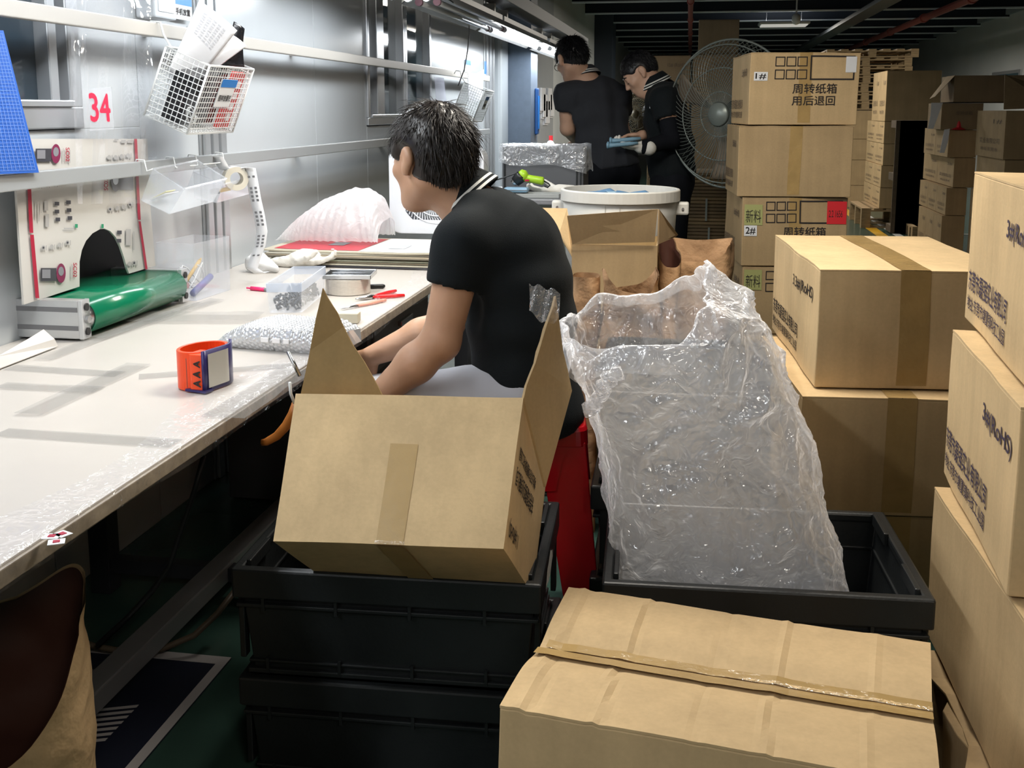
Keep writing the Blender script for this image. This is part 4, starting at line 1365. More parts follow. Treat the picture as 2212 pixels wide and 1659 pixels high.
# ================================================================ people (smooth blended volumes turned into one surface)
class Vol:
    def __init__(s, lo, hi, res):
        s.lo = np.array(lo, float); s.res = res
        s.n = [int(math.ceil((hi[i] - lo[i]) / res)) + 1 for i in range(3)]
        s.F = np.full(s.n, 1.0, np.float32)
        s.ax = [s.lo[i] + res * np.arange(s.n[i]) for i in range(3)]

    def sub(s, lo, hi):
        sl = []
        for i in range(3):
            a = max(0, int((lo[i] - s.lo[i]) / s.res) - 1); b = min(s.n[i], int((hi[i] - s.lo[i]) / s.res) + 3)
            if b <= a: return None
            sl.append(slice(a, b))
        g = np.meshgrid(s.ax[0][sl[0]], s.ax[1][sl[1]], s.ax[2][sl[2]], indexing='ij')
        return tuple(sl), g

    def comb(s, lo, hi, fn, k, op='add', m=0.06):
        r = s.sub([l - k - m for l in lo], [h + k + m for h in hi])
        if r is None: return s
        sl, g = r
        d = fn(g).astype(np.float32)
        f = s.F[sl]
        if op == 'add':
            if k > 0:
                h = np.clip(0.5 + 0.5 * (f - d) / k, 0, 1)
                s.F[sl] = f * (1 - h) + d * h - k * h * (1 - h)
            else: s.F[sl] = np.minimum(f, d)
        elif op == 'cut':
            if k > 0:
                h = np.clip(0.5 - 0.5 * (f + d) / k, 0, 1)
                s.F[sl] = f * (1 - h) - d * h + k * h * (1 - h)
            else: s.F[sl] = np.maximum(f, -d)
        return s

    def cap(s, a, b, ra, rb=None, k=0.02, op='add'):
        rb = ra if rb is None else rb
        a, b = np.array(a, float), np.array(b, float)
        R_ = max(ra, rb)
        lo, hi = np.minimum(a, b) - R_, np.maximum(a, b) + R_
        def fn(g):
            ab = b - a; L = ab.dot(ab) + 1e-9
            t = np.clip(((g[0] - a[0]) * ab[0] + (g[1] - a[1]) * ab[1] + (g[2] - a[2]) * ab[2]) / L, 0, 1)
            dx, dy, dz = g[0] - a[0] - t * ab[0], g[1] - a[1] - t * ab[1], g[2] - a[2] - t * ab[2]
            return np.sqrt(dx * dx + dy * dy + dz * dz) - (ra + (rb - ra) * t)
        return s.comb(lo, hi, fn, k, op)

    def ell(s, c, r, M=None, k=0.02, op='add'):
        c = np.array(c, float); R_ = max(r)
        Mi = np.array(M.inverted()) if M is not None else np.eye(3)
        def fn(g):
            X = [g[i] - c[i] for i in range(3)]
            q = [(Mi[i][0] * X[0] + Mi[i][1] * X[1] + Mi[i][2] * X[2]) / r[i] for i in range(3)]
            k0 = np.sqrt(q[0] ** 2 + q[1] ** 2 + q[2] ** 2) + 1e-9
            k1 = np.sqrt((q[0] / r[0]) ** 2 + (q[1] / r[1]) ** 2 + (q[2] / r[2]) ** 2) + 1e-9
            return k0 * (k0 - 1) / k1
        return s.comb(c - R_, c + R_, fn, k, op)

    def plane_cut(s, p, n, k=0.004):
        """remove the side the normal points to"""
        p, n = np.array(p, float), np.array(n, float)
        g = np.meshgrid(*s.ax, indexing='ij')
        d = (g[0] - p[0]) * n[0] + (g[1] - p[1]) * n[1] + (g[2] - p[2]) * n[2]
        s.F = np.maximum(s.F, d.astype(np.float32))
        return s

    def mesh(s):
        F = s.F
        nx, ny, nz_ = F.shape
        ins = (F < 0)
        cnt = np.zeros((nx - 1, ny - 1, nz_ - 1), np.int8)
        C = [(i, j, k) for i in (0, 1) for j in (0, 1) for k in (0, 1)]
        for (i, j, k) in C:
            cnt += ins[i:nx - 1 + i, j:ny - 1 + j, k:nz_ - 1 + k]
        act = np.argwhere((cnt > 0) & (cnt < 8))
        vid = np.full(cnt.shape, -1, np.int64)
        vid[act[:, 0], act[:, 1], act[:, 2]] = np.arange(len(act))
        vals = {c: F[act[:, 0] + c[0], act[:, 1] + c[1], act[:, 2] + c[2]] for c in C}
        acc = np.zeros((len(act), 3)); num = np.zeros(len(act))
        for a in C:
            for ax in range(3):
                if a[ax] == 1: continue
                b = list(a); b[ax] = 1; b = tuple(b)
                va, vb = vals[a], vals[b]
                m = (va < 0) != (vb < 0)
                t = np.where(m, va / np.where(m, va - vb, 1), 0)
                for q in range(3):
                    acc[:, q] += np.where(m, a[q] + (t if q == ax else 0), 0)
                num += m
        P = (act + acc / num[:, None]) * s.res + s.lo
        faces = []
        for ax in range(3):
            o1, o2 = [(1, 2), (2, 0), (0, 1)][ax]
            sh = [slice(None)] * 3; sh2 = [slice(None)] * 3
            sh[ax] = slice(0, F.shape[ax] - 1); sh2[ax] = slice(1, None)
            d = ins[tuple(sh)] != ins[tuple(sh2)]
            E = np.argwhere(d)
            E = E[(E[:, o1] > 0) & (E[:, o2] > 0) & (E[:, o1] < F.shape[o1] - 1) & (E[:, o2] < F.shape[o2] - 1)]
            def cell(d1, d2):
                c = E.copy(); c[:, o1] -= d1; c[:, o2] -= d2
                return vid[c[:, 0], c[:, 1], c[:, 2]]
            q = np.stack([cell(1, 1), cell(0, 1), cell(0, 0), cell(1, 0)], 1)
            fl = ins[E[:, 0], E[:, 1], E[:, 2]]
            q[~fl] = q[~fl][:, ::-1]
            faces.append(q)
        Q = np.concatenate(faces)
        Q = Q[(Q >= 0).all(1)]
        return P, Q

    def build(s, name, m, parent, disp=None, smooth_it=1):
        P, Q = s.mesh()
        me = bpy.data.meshes.new(name)
        root = parent
        L = np.array(root.location) if root else np.zeros(3)
        me.from_pydata((P - L).tolist(), [], Q.tolist())
        me.materials.append(m)
        me.polygons.foreach_set('use_smooth', [True] * len(me.polygons))
        me.update()
        if disp:
            nn = np.zeros(len(me.vertices) * 3, np.float32)
            me.vertices.foreach_get('normal', nn)
            amt = np.array([disp(Vector(q)) for q in P.tolist()])
            me.vertices.foreach_set('co', (P - L + nn.reshape(-1, 3) * amt[:, None]).astype(np.float32).ravel())
            me.update()
        o = bpy.data.objects.new(name, me); COL.objects.link(o)
        if parent: o.parent = parent
        if smooth_it:
            md = o.modifiers.new('sm', 'SMOOTH'); md.factor = 0.5; md.iterations = smooth_it
        return o


def frame(fwd, up=(0, 0, 1)):
    f = Vector(fwd).normalized(); l = Vector(up).cross(f).normalized(); u = f.cross(l)
    return Matrix((f, l, u)).transposed()


def head(vol, c, M, s=1.0, neck_to=None, rn=0.055):
    c = Vector(c)
    W = lambda x, y, z: c + M @ (Vector((x, y, z)) * s)
    e = lambda p, r, k=0.02, op='add': vol.ell(W(*p), [q * s for q in r], M, k * s, op)
    e((-0.012, 0, 0.022), (0.097, 0.076, 0.095))
    e((0.030, 0, -0.034), (0.062, 0.059, 0.084), 0.03)
    e((0.064, 0, -0.094), (0.020, 0.024, 0.018), 0.03)
    for sd in (-1, 1):
        vol.cap(W(-0.02, sd * 0.052, -0.055), W(0.055, sd * 0.02, -0.098), 0.018 * s, 0.014 * s, 0.03 * s)
        e((0.060, sd * 0.045, -0.020), (0.022, 0.018, 0.018), 0.02)
    vol.cap(W(0.080, -0.034, 0.020), W(0.080, 0.034, 0.020), 0.011 * s, None, 0.015 * s)
    for sd in (-1, 1):
        e((0.098, sd * 0.031, 0.003), (0.014, 0.016, 0.010), 0.010, 'cut')
        e((0.079, sd * 0.031, 0.001), (0.013, 0.016, 0.011), 0.006)
    vol.cap(W(0.088, 0, 0.010), W(0.106, 0, -0.028), 0.008 * s, 0.012 * s, 0.010 * s)
    for sd in (-1, 1): e((0.096, sd * 0.012, -0.032), (0.010, 0.008, 0.007), 0.006)
    e((0.089, 0, -0.056), (0.008, 0.022, 0.006), 0.006)
    e((0.086, 0, -0.069), (0.009, 0.020, 0.007), 0.006)
    e((0.099, 0, -0.0625), (0.008, 0.026, 0.0022), 0.002, 'cut')
    for sd in (-1, 1):
        e((-0.012, sd * 0.087, 0.004), (0.021, 0.012, 0.030), 0.005)
        e((-0.003, sd * 0.083, -0.024), (0.012, 0.010, 0.015), 0.006)
        e((-0.001, sd * 0.101, 0.002), (0.012, 0.010, 0.020), 0.003, 'cut')
    if neck_to is not None:
        vol.cap(W(-0.025, 0, -0.045), neck_to, rn * s, rn * 1.08, 0.03)
    return W


def hair(parent, c, M, s, n, m, low=(-0.015, 0.5), length=0.055, seed=0, thick=0.02, crown=(-0.045, 0, 0.12), fringe=1.0, lift=0.35, wid=0.0016, res=0.006):
    """cap of hair with separate locks on it"""
    c = Vector(c)
    lo, hi = [q - 0.17 * s for q in c], [q + 0.17 * s for q in c]
    v = Vol(lo, hi, res)
    W = lambda x, y, z: c + M @ (Vector((x, y, z)) * s)
    v.ell(W(-0.014, 0, 0.026), [(0.097 + thick * 0.8) * s, (0.076 + thick * 0.7) * s, (0.095 + thick) * s], M, 0)
    # lower edge: below the line z = low0 + low1*x (head frame) is bare
    nn = M @ Vector((low[1], 0, -1)); nn.normalize()
    v.plane_cut(W(0, 0, low[0]), nn)
    for sd in (-1, 1):   # keep the ears and temples free
        v.ell(W(0.010, sd * 0.098, -0.002), (0.048 * s, 0.036 * s, 0.046 * s), M, 0.006, 'cut')
    o = v.build('hair', m, parent, disp=lambda p: 0.004 * s * nz(p, 40, seed), smooth_it=2)
    rnd = random.Random(seed)
    mb = MB()
    cr = Vector(crown)
    L = Vector(parent.location)
    for _ in range(n):
        while True:
            d = Vector((rnd.gauss(0, 1), rnd.gauss(0, 1), rnd.gauss(0, 1))).normalized()
            q = Vector((-0.014 + d.x * (0.097 + thick * 0.6), d.y * (0.076 + thick * 0.5), 0.026 + d.z * (0.095 + thick * 0.75)))
            if q.z > low[0] + low[1] * q.x + 0.004: break
        if abs(q.y) > 0.052 and -0.045 < q.x < 0.062 and q.z < 0.052: continue
        edge = (q.z - low[0] - low[1] * q.x)
        nrm = Vector((d.x / 0.1, d.y / 0.08, d.z / 0.1)).normalized()
        away = (q - cr); away -= nrm * away.dot(nrm)
        if away.length < 1e-4: continue
        away.normalize()
        ln = length * rnd.uniform(0.5, 1.1) * (fringe if q.x > 0.03 else 1.0) * min(1.0, 0.22 + edge / 0.09) * (0.5 if (abs(q.y) > 0.045 and -0.06 < q.x < 0.06 and q.z < 0.11) else 1.0)
        dirv = (away + nrm * lift * rnd.uniform(0.2, 1.3) + Vector((rnd.gauss(0, .22), rnd.gauss(0, .22), rnd.gauss(0, .22)))).normalized()
        pts, p = [], q.copy()
        for k in range(4):
            pts.append(p.copy())
            p = p + dirv * ln / 3
            dirv = (dirv + Vector((0, 0, -0.22)) - nrm * 0.12 * k).normalized()
        ws = wid * rnd.uniform(0.7, 1.5)
        side = dirv.cross(nrm).normalized() * ws
        base = len(mb.v)
        vs = []
        for k, pp in enumerate(pts):
            f = 1 - (k / 3) ** 2
            vs += [W(*(pp - side * f)) - L, W(*(pp + side * f)) - L, W(*(pp + nrm * ws * 0.8 * f)) - L]
        fs = []
        for k in range(3):
            for i in range(3):
                j = (i + 1) % 3
                fs.append((k * 3 + i, k * 3 + j, (k + 1) * 3 + j, (k + 1) * 3 + i))
        mb.add(vs, fs)
    o2 = mb.build('hair_locks', m, parent, smooth=True)
    o2['kind'] = 'stuff'
    return o


def collar(parent, c, axis, r0, r1, h, m, ms, lead=(-1, 0, 0), gap=0.5):
    """turned-down polo collar with two stripes"""
    c = Vector(c); a = Vector(axis).normalized()
    f = Vector(lead); f = (f - a * f.dot(a)).normalized(); l = a.cross(f)
    L = Vector(parent.location)
    def P(t, k, off=0.0):
        an = gap + t * (2 * math.pi - 2 * gap)
        d = f * math.cos(an) + l * math.sin(an)
        r = r0 + (r1 - r0) * k ** 0.8 + off
        z = h * (1 - k) if k > 0 else h
        return c + d * r + a * z - L
    mb = MB().grid(lambda t, k: P(t, k), 48, 8)
    mb.build('collar', m, parent, smooth=True, solid=0.004)
    for (k0, k1) in ((0.58, 0.70), (0.82, 0.94)):
        MB().grid(lambda t, k: P(t, k0 + (k1 - k0) * k, 0.0035), 48, 1).build('collar_stripe', ms, parent, smooth=True)


SKIN_A = mat('skin_warm', (0.52, 0.30, 0.19), rough=0.45, sss=0.12, noise_amt=0.05, noise_scale=30)
SKIN_B = mat('skin_fair', (0.60, 0.37, 0.26), rough=0.45, sss=0.12, noise_amt=0.05, noise_scale=30)
HAIR_A = mat('hair_black_brown', (0.018, 0.014, 0.012), rough=0.35, spec=0.5)
HAIR_B = mat('hair_black', (0.010, 0.010, 0.012), rough=0.4, spec=0.5)
POLO = mat('black_polo_fabric', (0.007, 0.010, 0.012), rough=0.8, spec=0.2, sheen=0.03, bump=0.3, bump_scale=500)
POLO_G = mat('charcoal_polo_fabric', (0.034, 0.037, 0.045), rough=0.8, spec=0.2, sheen=0.03, bump=0.3, bump_scale=500)
TROUS_B = mat('black_trousers', (0.005, 0.006, 0.009), rough=0.85, spec=0.2)
TROUS_G = mat('pale_grey_trousers', (0.50, 0.51, 0.56), rough=0.75, sheen=0.2)
STRIPE_W = mat('collar_white', (0.70, 0.70, 0.66), rough=0.7)
GLOVE = mat('white_knit_glove', (0.72, 0.70, 0.65), rough=0.85, bump=0.4, bump_scale=300)
SHOE = mat('dark_shoe', (0.02, 0.02, 0.022), rough=0.5)


def folds(amp, seed, dirv=(1, 0, 2.0), sc=9):
    def f(p):
        q = Vector((p.x * sc * dirv[0], p.y * sc * 0.7, p.z * sc / dirv[2]))
        n1 = noise.noise(q + Vector((seed, 0, 0)))
        n2 = noise.noise(q * 2.3 + Vector((0, seed, 3)))
        return amp * ((1 - abs(n1) * 2.2) * 0.7 + n2 * 0.5)
    return f


def hand(vol, w, fwd, palm, s=1.0, curl=0.5, k=0.006, side=1):
    """palm block, four unequal bent fingers and a thumb from the side of the palm"""
    f = Vector(fwd).normalized(); n = Vector(palm); n = (n - f * n.dot(f)).normalized(); l = n.cross(f) * side
    w = Vector(w)
    P = lambda a, b, c_: w + (f * a + l * b + n * c_) * s
    M = Matrix((f, l, n)).transposed()
    vol.ell(P(0.045, 0, 0), (0.050 * s, 0.040 * s, 0.016 * s), M, 0.01)
    for i, (off, ln) in enumerate(((-0.030, 0.066), (-0.010, 0.075), (0.010, 0.070), (0.029, 0.055))):
        a = P(0.078, off, 0)
        b = P(0.078 + ln * 0.45, off * 1.15, 0.012 * curl * 2)
        c_ = P(0.078 + ln * (0.85 - 0.35 * curl), off * 1.2, 0.045 * curl)
        d = P(0.078 + ln * (1.0 - 0.75 * curl), off * 1.2, 0.075 * curl)
        vol.cap(a, b, 0.0098 * s, 0.0088 * s, k); vol.cap(b, c_, 0.0088 * s, 0.008 * s, 0.003); vol.cap(c_, d, 0.008 * s, 0.0068 * s, 0.003)
    a, b, c_ = P(0.018, -0.030, 0.004), P(0.050, -0.058, 0.018), P(0.078, -0.062, 0.036)
    vol.cap(a, b, 0.013 * s, 0.0105 * s, 0.008); vol.cap(b, c_, 0.0105 * s, 0.008 * s, 0.003)


# ---------------------------------------------------------------- the seated man
def seated_man():
    Y0 = 2.55
    P = lambda u, v, y=Y0: PY(u, v, y)
    root = thing('person', 'person in black polo with striped collar, seated at the bench, looking away', 'person', P(1140, 880))
    lo = P(700, 1100, 2.2); hi = P(1320, 190, 2.95)
    bb0, bb1 = (-1.25, 2.12, 0.0), (-0.05, 2.98, 1.44)
    Mh = frame((-0.83, 0.55, -0.10), (0.10, 0, 1))
    hc = P(930, 348, 2.53)
    neck = P(1022, 458, 2.55)
    sL, eL, wL = P(1003, 520, 2.395), P(952, 738, 2.365), P(800, 872, 2.36)
    sR, eR, wR = P(1080, 500, 2.73), P(965, 702, 2.76), P(805, 768, 2.70)
    hipL, kneeL = P(1115, 862, 2.46), P(800, 885, 2.44)
    hipR, kneeR = P(1130, 862, 2.66), P(820, 870, 2.68)
    ankL = Vector((kneeL.x + 0.06, kneeL.y, 0.12)); ankR = Vector((kneeR.x + 0.04, kneeR.y, 0.12))
    spine = [(1088, 520, .118, .160), (1118, 600, .125, .165), (1126, 690, .128, .165), (1132, 780, .118, .160), (1140, 860, .120, .172)]
    b = Vol(bb0, bb1, 0.0065)
    head(b, hc, Mh, 1.0, neck, 0.056)
    for (u, v, hx, hy) in spine:
        b.ell(P(u, v), (hx * 0.86, hy * 0.86, 0.085), None, 0.05)
    b.cap(neck, P(1060, 500), 0.062, 0.085, 0.05)
    for s_, e_, w_ in ((sL, eL, wL), (sR, eR, wR)):
        b.cap(s_, e_, 0.056, 0.044, 0.03); b.cap(e_, e_.lerp(w_, 0.35), 0.044, 0.045, 0.02); b.cap(e_.lerp(w_, 0.35), w_, 0.045, 0.028, 0.02)
    hand(b, wL, (wL - eL) + Vector((0, 0, -0.05)), (0, 1, -0.4), 1.0, 0.6)
    hand(b, wR, (wR - eR) + Vector((0, 0, -0.05)), (0, -1, -0.4), 1.0, 0.6, side=-1)
    for h_, k_, a_ in ((hipL, kneeL, ankL), (hipR, kneeR, ankR)):
        b.cap(h_, k_, 0.075, 0.052, 0.04); b.cap(k_, a_, 0.05, 0.035, 0.02)
    b.build('body', SKIN_A, root, smooth_it=1)
    # trousers
    t = Vol(bb0, bb1, 0.009)
    for h_, k_, a_ in ((hipL, kneeL, ankL), (hipR, kneeR, ankR)):
        t.cap(h_, k_, 0.094, 0.066, 0.04); t.cap(k_, a_, 0.066, 0.055, 0.03)
    t.ell(P(1135, 880), (0.110, 0.160, 0.070), None, 0.05)
    t.build('trousers', TROUS_G, root, disp=folds(0.008, 3))
    # polo
    p = Vol(bb0, bb1, 0.0065)
    for (u, v, hx, hy) in spine:
        p.ell(P(u, v), (hx * 1.06, hy * 1.05, 0.095), None, 0.055)
    p.ell(P(1142, 890), (0.130, 0.190, 0.085), None, 0.05)
    p.cap(P(1040, 470, 2.48), P(1003, 535, 2.40), 0.062, 0.068, 0.06)
    p.cap(P(1062, 462, 2.62), P(1085, 520, 2.71), 0.062, 0.068, 0.06)
    p.cap(neck + Vector((0.015, 0, -0.03)), P(1090, 520), 0.065, 0.11, 0.06)
    for s_, e_ in ((sL, eL), (sR, eR)):
        p.cap(s_, s_.lerp(e_, 0.66), 0.066, 0.062, 0.035)
    hemL = sL.lerp(eL, 0.70); dL = (eL - sL).normalized()
    # open the sleeves, neck and hem
    p.cap(sL.lerp(eL, 0.70), eL + dL * 0.05, 0.085, 0.085, 0.006, 'cut')
    dR = (eR - sR).normalized()
    p.cap(sR.lerp(eR, 0.72), eR + dR * 0.05, 0.085, 0.085, 0.006, 'cut')
    p.cap(sL.lerp(eL, 0.5), sL.lerp(eL, 0.85), 0.052, 0.056, 0.004, 'cut')
    p.cap(neck + Vector((-0.06, 0, 0.062)), neck + Vector((-0.01, 0, 0.02)), 0.062, 0.058, 0.004, 'cut')
    p.plane_cut(P(1140, 925), (0.1, 0, -1))
    p.build('polo_shirt', POLO, root, disp=folds(0.006, 11, (1.0, 0, 2.2), 8), smooth_it=2)
    ax = Vector((-0.68, -0.02, 0.73))
    collar(root, neck + Vector((-0.002, 0, 0.026)), ax, 0.062, 0.086, 0.055, POLO, STRIPE_W, gap=0.6)
    hair(root, hc, Mh, 1.0, 4200, HAIR_A, low=(-0.026, 0.62), length=0.052, seed=5, thick=0.024, fringe=1.2, lift=0.42, crown=(-0.03, 0, 0.12), wid=0.0013)
    # stool-side shoes
    for a_ in (ankL, ankR):
        sv = Vol(a_ - Vector((0.26, 0.09, 0.13)), a_ + Vector((0.12, 0.09, 0.06)), 0.007)
        sv.cap(a_ + Vector((0.03, 0, -0.08)), a_ + Vector((-0.15, 0, -0.085)), 0.04, 0.034, 0.02); sv.cap(a_, a_ + Vector((0, 0, -0.06)), 0.042, 0.045, 0.03)
        sv.plane_cut((0, 0, a_.z - 0.12), (0, 0, -1))
        sv.build('shoe', SHOE, root)
    return root
seated_man()


def standing_man(label, Y0, hc, Mh, neck, torso, arms, legs, polo, skin, hs, hemz, col=None, HAIRKW=None, bb=None, sleeve_cut=0.62, long_sleeve=(), hands=()):
    root = thing('person', label, 'person', (torso[-1][0].x, torso[-1][0].y, 0))
    b = Vol(bb[0], bb[1], 0.0075)
    W = head(b, hc, Mh, hs, neck, 0.056)
    for (c, r, M) in torso: b.ell(c, [q * 0.86 for q in r], M, 0.06)
    b.cap(neck, torso[0][0], 0.06, 0.07, 0.05)
    for (s_, e_, w_) in arms:
        b.cap(s_, e_, 0.052, 0.042, 0.03); b.cap(e_, w_, 0.042, 0.028, 0.02)
    for (h_, k_, a_) in legs:
        b.cap(h_, k_, 0.078, 0.052, 0.04); b.cap(k_, a_, 0.05, 0.038, 0.03)
    gl = []
    for i, (w_, f_, n_, cu, sd, gloved) in enumerate(hands):
        if gloved: gl.append((w_, f_, n_, cu, sd))
        else: hand(b, w_, f_, n_, 1.0, cu, side=sd)
    b.build('body', skin, root, smooth_it=1)
    for (w_, f_, n_, cu, sd) in gl:
        g = Vol(Vector(w_) - Vector((0.22, 0.22, 0.2)), Vector(w_) + Vector((0.22, 0.22, 0.2)), 0.004)
        hand(g, w_, f_, n_, 1.15, cu, k=0.003, side=sd)
        g.cap(Vector(w_) - Vector(f_).normalized() * 0.035, Vector(w_) + Vector(f_).normalized() * 0.01, 0.040, 0.034, 0.01)
        g.build('glove', GLOVE, root)
    t = Vol((bb[0][0], bb[0][1], 0.0), (bb[1][0], bb[1][1], 1.15), 0.011)
    for (h_, k_, a_) in legs:
        t.cap(h_, k_, 0.098, 0.075, 0.05); t.cap(k_, a_, 0.075, 0.062, 0.03)
    c, r, M = torso[-1]
    t.ell(c - Vector((0, 0, 0.05)), (r[0] * 1.0, r[1] * 1.0, 0.12), M, 0.06)
    t.build('trousers', TROUS_B, root, disp=folds(0.008, 7))
    p = Vol(bb[0], bb[1], 0.0075)
    for (c, r, M) in torso: p.ell(c, [q * 1.05 for q in r], M, 0.06)
    for (s_, e_, w_) in arms: p.cap(torso[0][0].lerp(s_, 0.4) + Vector((0, 0, 0.03)), s_, 0.07, 0.066, 0.06)
    for i, (s_, e_, w_) in enumerate(arms):
        f = sleeve_cut
        p.cap(s_, s_.lerp(e_, f), 0.066, 0.064, 0.03)
    for i, (s_, e_, w_) in enumerate(arms):
        d = (e_ - s_).normalized()
        p.cap(s_.lerp(e_, sleeve_cut + 0.06), e_ + d * 0.03, 0.078, 0.078, 0.006, 'cut')
    p.cap(neck + (hc - neck) * 0.55, neck + (hc - neck) * 0.15, 0.062, 0.056, 0.004, 'cut')
    p.plane_cut((0, 0, hemz[0]), (hemz[1], 0, -1))
    p.build('polo_shirt', polo, root, disp=folds(0.017, hemz[2], (1.1, 0, 2.6), 7), smooth_it=2)
    for i in long_sleeve:
        s_, e_, w_ = arms[i]
        q = Vol(bb[0], bb[1], 0.0075)
        q.cap(s_.lerp(e_, 0.6), e_, 0.054, 0.048, 0.01); q.cap(e_, w_, 0.048, 0.038, 0.02)
        q.build('arm_sleeve', TROUS_B, root)
    collar(root, neck + col[1], col[0], 0.062, 0.092, 0.055, polo, STRIPE_W, lead=col[2], gap=0.6)
    hair(root, hc, Mh, hs, HAIRKW.pop('n'), HAIR_B, **HAIRKW)
    for (h_, k_, a_) in legs:
        fw = Mh @ Vector((1, 0, 0)); fw.z = 0; fw.normalize()
        sv = Vol(a_ - Vector((0.25, 0.25, 0.14)), a_ + Vector((0.25, 0.25, 0.06)), 0.009)
        sv.cap(a_ + Vector((0, 0, -0.055)) - fw * 0.02, a_ + Vector((0, 0, -0.06)) + fw * 0.15, 0.045, 0.036, 0.02); sv.cap(a_, a_ + Vector((0, 0, -0.05)), 0.045, 0.045, 0.03)
        sv.plane_cut((0, 0, 0.002), (0, 0, -1))
        sv.build('shoe', SHOE, root)
    return root, W


def man_with_earphone():
    Y0 = 6.25
    P = lambda u, v, y=Y0: PY(u, v, y)
    hc = P(1234, 131, 6.220); Mh = frame((-0.62, 0.70, -0.42), (0, 0, 1))
    neck = P(1266, 172)
    Mt = frame((-0.30, 0.95, 0.0))
    torso = [(P(1278, 205), (.10, .165, .085), Mt), (P(1290, 250), (.115, .165, .10), Mt), (P(1302, 300), (.12, .155, .11), Mt), (P(1316, 350, 6.250), (.12, .16, .11), Mt)]
    sL, eL, wL = P(1224, 207, 6.200), P(1226, 278, 6.220), P(1246, 306, 6.420)
    sR, eR, wR = P(1334, 208, 6.320), P(1345, 282, 6.460), P(1290, 300, 6.620)
    hz = torso[-1][0].z
    hipL, hipR = P(1290, 380, 6.220), P(1345, 380, 6.280)
    legs = []
    for h_ in (hipL, hipR):
        legs.append((h_, Vector((h_.x, h_.y + 0.03, 0.50)), Vector((h_.x, h_.y, 0.10))))
    root, W = standing_man('person in dark polo seen from behind, wearing a white earphone', Y0, hc, Mh, neck, torso, [(sL, eL, wL), (sR, eR, wR)], legs, POLO_G, SKIN_B, 0.97,
                 (P(1300, 338).z, 0.12, 21), HAIRKW=dict(low=(-0.020, 0.55), length=0.045, seed=8, thick=0.020, lift=0.6, wid=0.0022, n=3000), bb=((-1.3, 5.75, 0.0), (0.05, 6.95, 1.85)),
                 col=((-0.30, 0.22, 0.93), Vector((-0.004, 0.0, 0.012)), (-0.6, 0.8, 0)), hands=[(wL, (0.1, 0.9, 0.1), (0, 0, -1), 0.5, 1, False), (wR, (-0.4, 0.8, 0.1), (0, 0, -1), 0.5, -1, False)])
    e = W(0.004, 0.086, -0.012)
    MB().lathe([(0.001, -0.010), (0.007, -0.007), (0.008, 0.0), (0.005, 0.008), (0.001, 0.01)], e - Vector(root.location), 10).build('earphone', WHITEP, root, smooth=True)
    # glasses temple and rim
    g1, g2, g3 = W(0.0, 0.080, 0.012), W(0.085, 0.066, 0.004), W(0.102, 0.034, 0.002)
    L = Vector(root.location)
    mb = MB().tube([g1 - L, g2 - L], 0.0022, 6)
    mb.tube([W(0.103, 0.034 + 0.022 * math.cos(a * math.pi / 6), 0.0 + 0.018 * math.sin(a * math.pi / 6)) - L for a in range(12)], 0.0018, 5, closed=True)
    mb.build('glasses', DARK, root)
man_with_earphone()


def man_with_gloves():
    Y0 = 6.05
    P = lambda u, v, y=Y0: PY(u, v, y)
    hc = P(1382, 160); Mh = frame((-0.80, -0.16, -0.60), (-0.5, 0, 0.8))
    neck = P(1418, 192)
    Mt = frame((-0.97, -0.12, 0.0))
    torso = [(P(1436, 218), (.098, .165, .085), Mt), (P(1440, 262), (.120, .165, .10), Mt), (P(1446, 315), (.125, .160, .11), Mt), (P(1452, 365), (.122, .165, .11), Mt)]
    sL, eL, wL = P(1436, 216, 5.885), P(1452, 302, 5.840), P(1392, 318, 5.740)
    sR, eR, wR = P(1432, 214, 6.220), P(1432, 292, 6.260), P(1386, 292, 6.020)
    hipL, hipR = P(1452, 405, 5.960), P(1456, 405, 6.140)
    legs = [(h_, Vector((h_.x - 0.01, h_.y, 0.50)), Vector((h_.x + 0.02, h_.y, 0.10))) for h_ in (hipL, hipR)]
    gw = wL + Vector((-0.01, 0, 0.0))
    root, W = standing_man('person in black polo and white glove looking down at blue parts', Y0, hc, Mh, neck, torso, [(sL, eL, wL), (sR, eR, wR)], legs, POLO, SKIN_B, 0.97,
                 (P(1450, 388).z, -0.05, 31), HAIRKW=dict(low=(-0.008, 0.66), length=0.024, seed=12, thick=0.008, lift=0.5, wid=0.0022, n=3500), bb=((-0.65, 5.5, 0.0), (0.25, 6.55, 1.78)),
                 col=((-0.42, -0.06, 0.90), Vector((-0.004, 0, 0.022)), (-1, -0.1, 0)), long_sleeve=(0,),
                 hands=[(gw, (-1.0, -0.15, 0.10), (0, 0.2, 1), 0.45, 1, True), (wR, (-1.0, -0.2, -0.05), (0, -0.2, -1), 0.4, -1, False)])
    L = Vector(root.location)
    mb = MB()
    for sd in (-1, 1):
        mb.tube([W(0.090, sd * 0.018, 0.026) - L, W(0.090, sd * 0.034, 0.031) - L, W(0.080, sd * 0.050, 0.026) - L], [0.003, 0.0042, 0.002], 6)
        mb.tube([W(0.092, sd * 0.020, -0.006) - L, W(0.093, sd * 0.032, -0.008) - L, W(0.084, sd * 0.044, -0.006) - L], [0.0012, 0.0016, 0.001], 5)
    mb.build('eyebrows', HAIR_B, root)
    c = P(1404, 228, 5.900)
    MB().box(c - L, (0.004, 0.022, 0.03)).build('badge', LABEL, root)
    return gw
GLOVE_W = man_with_gloves()
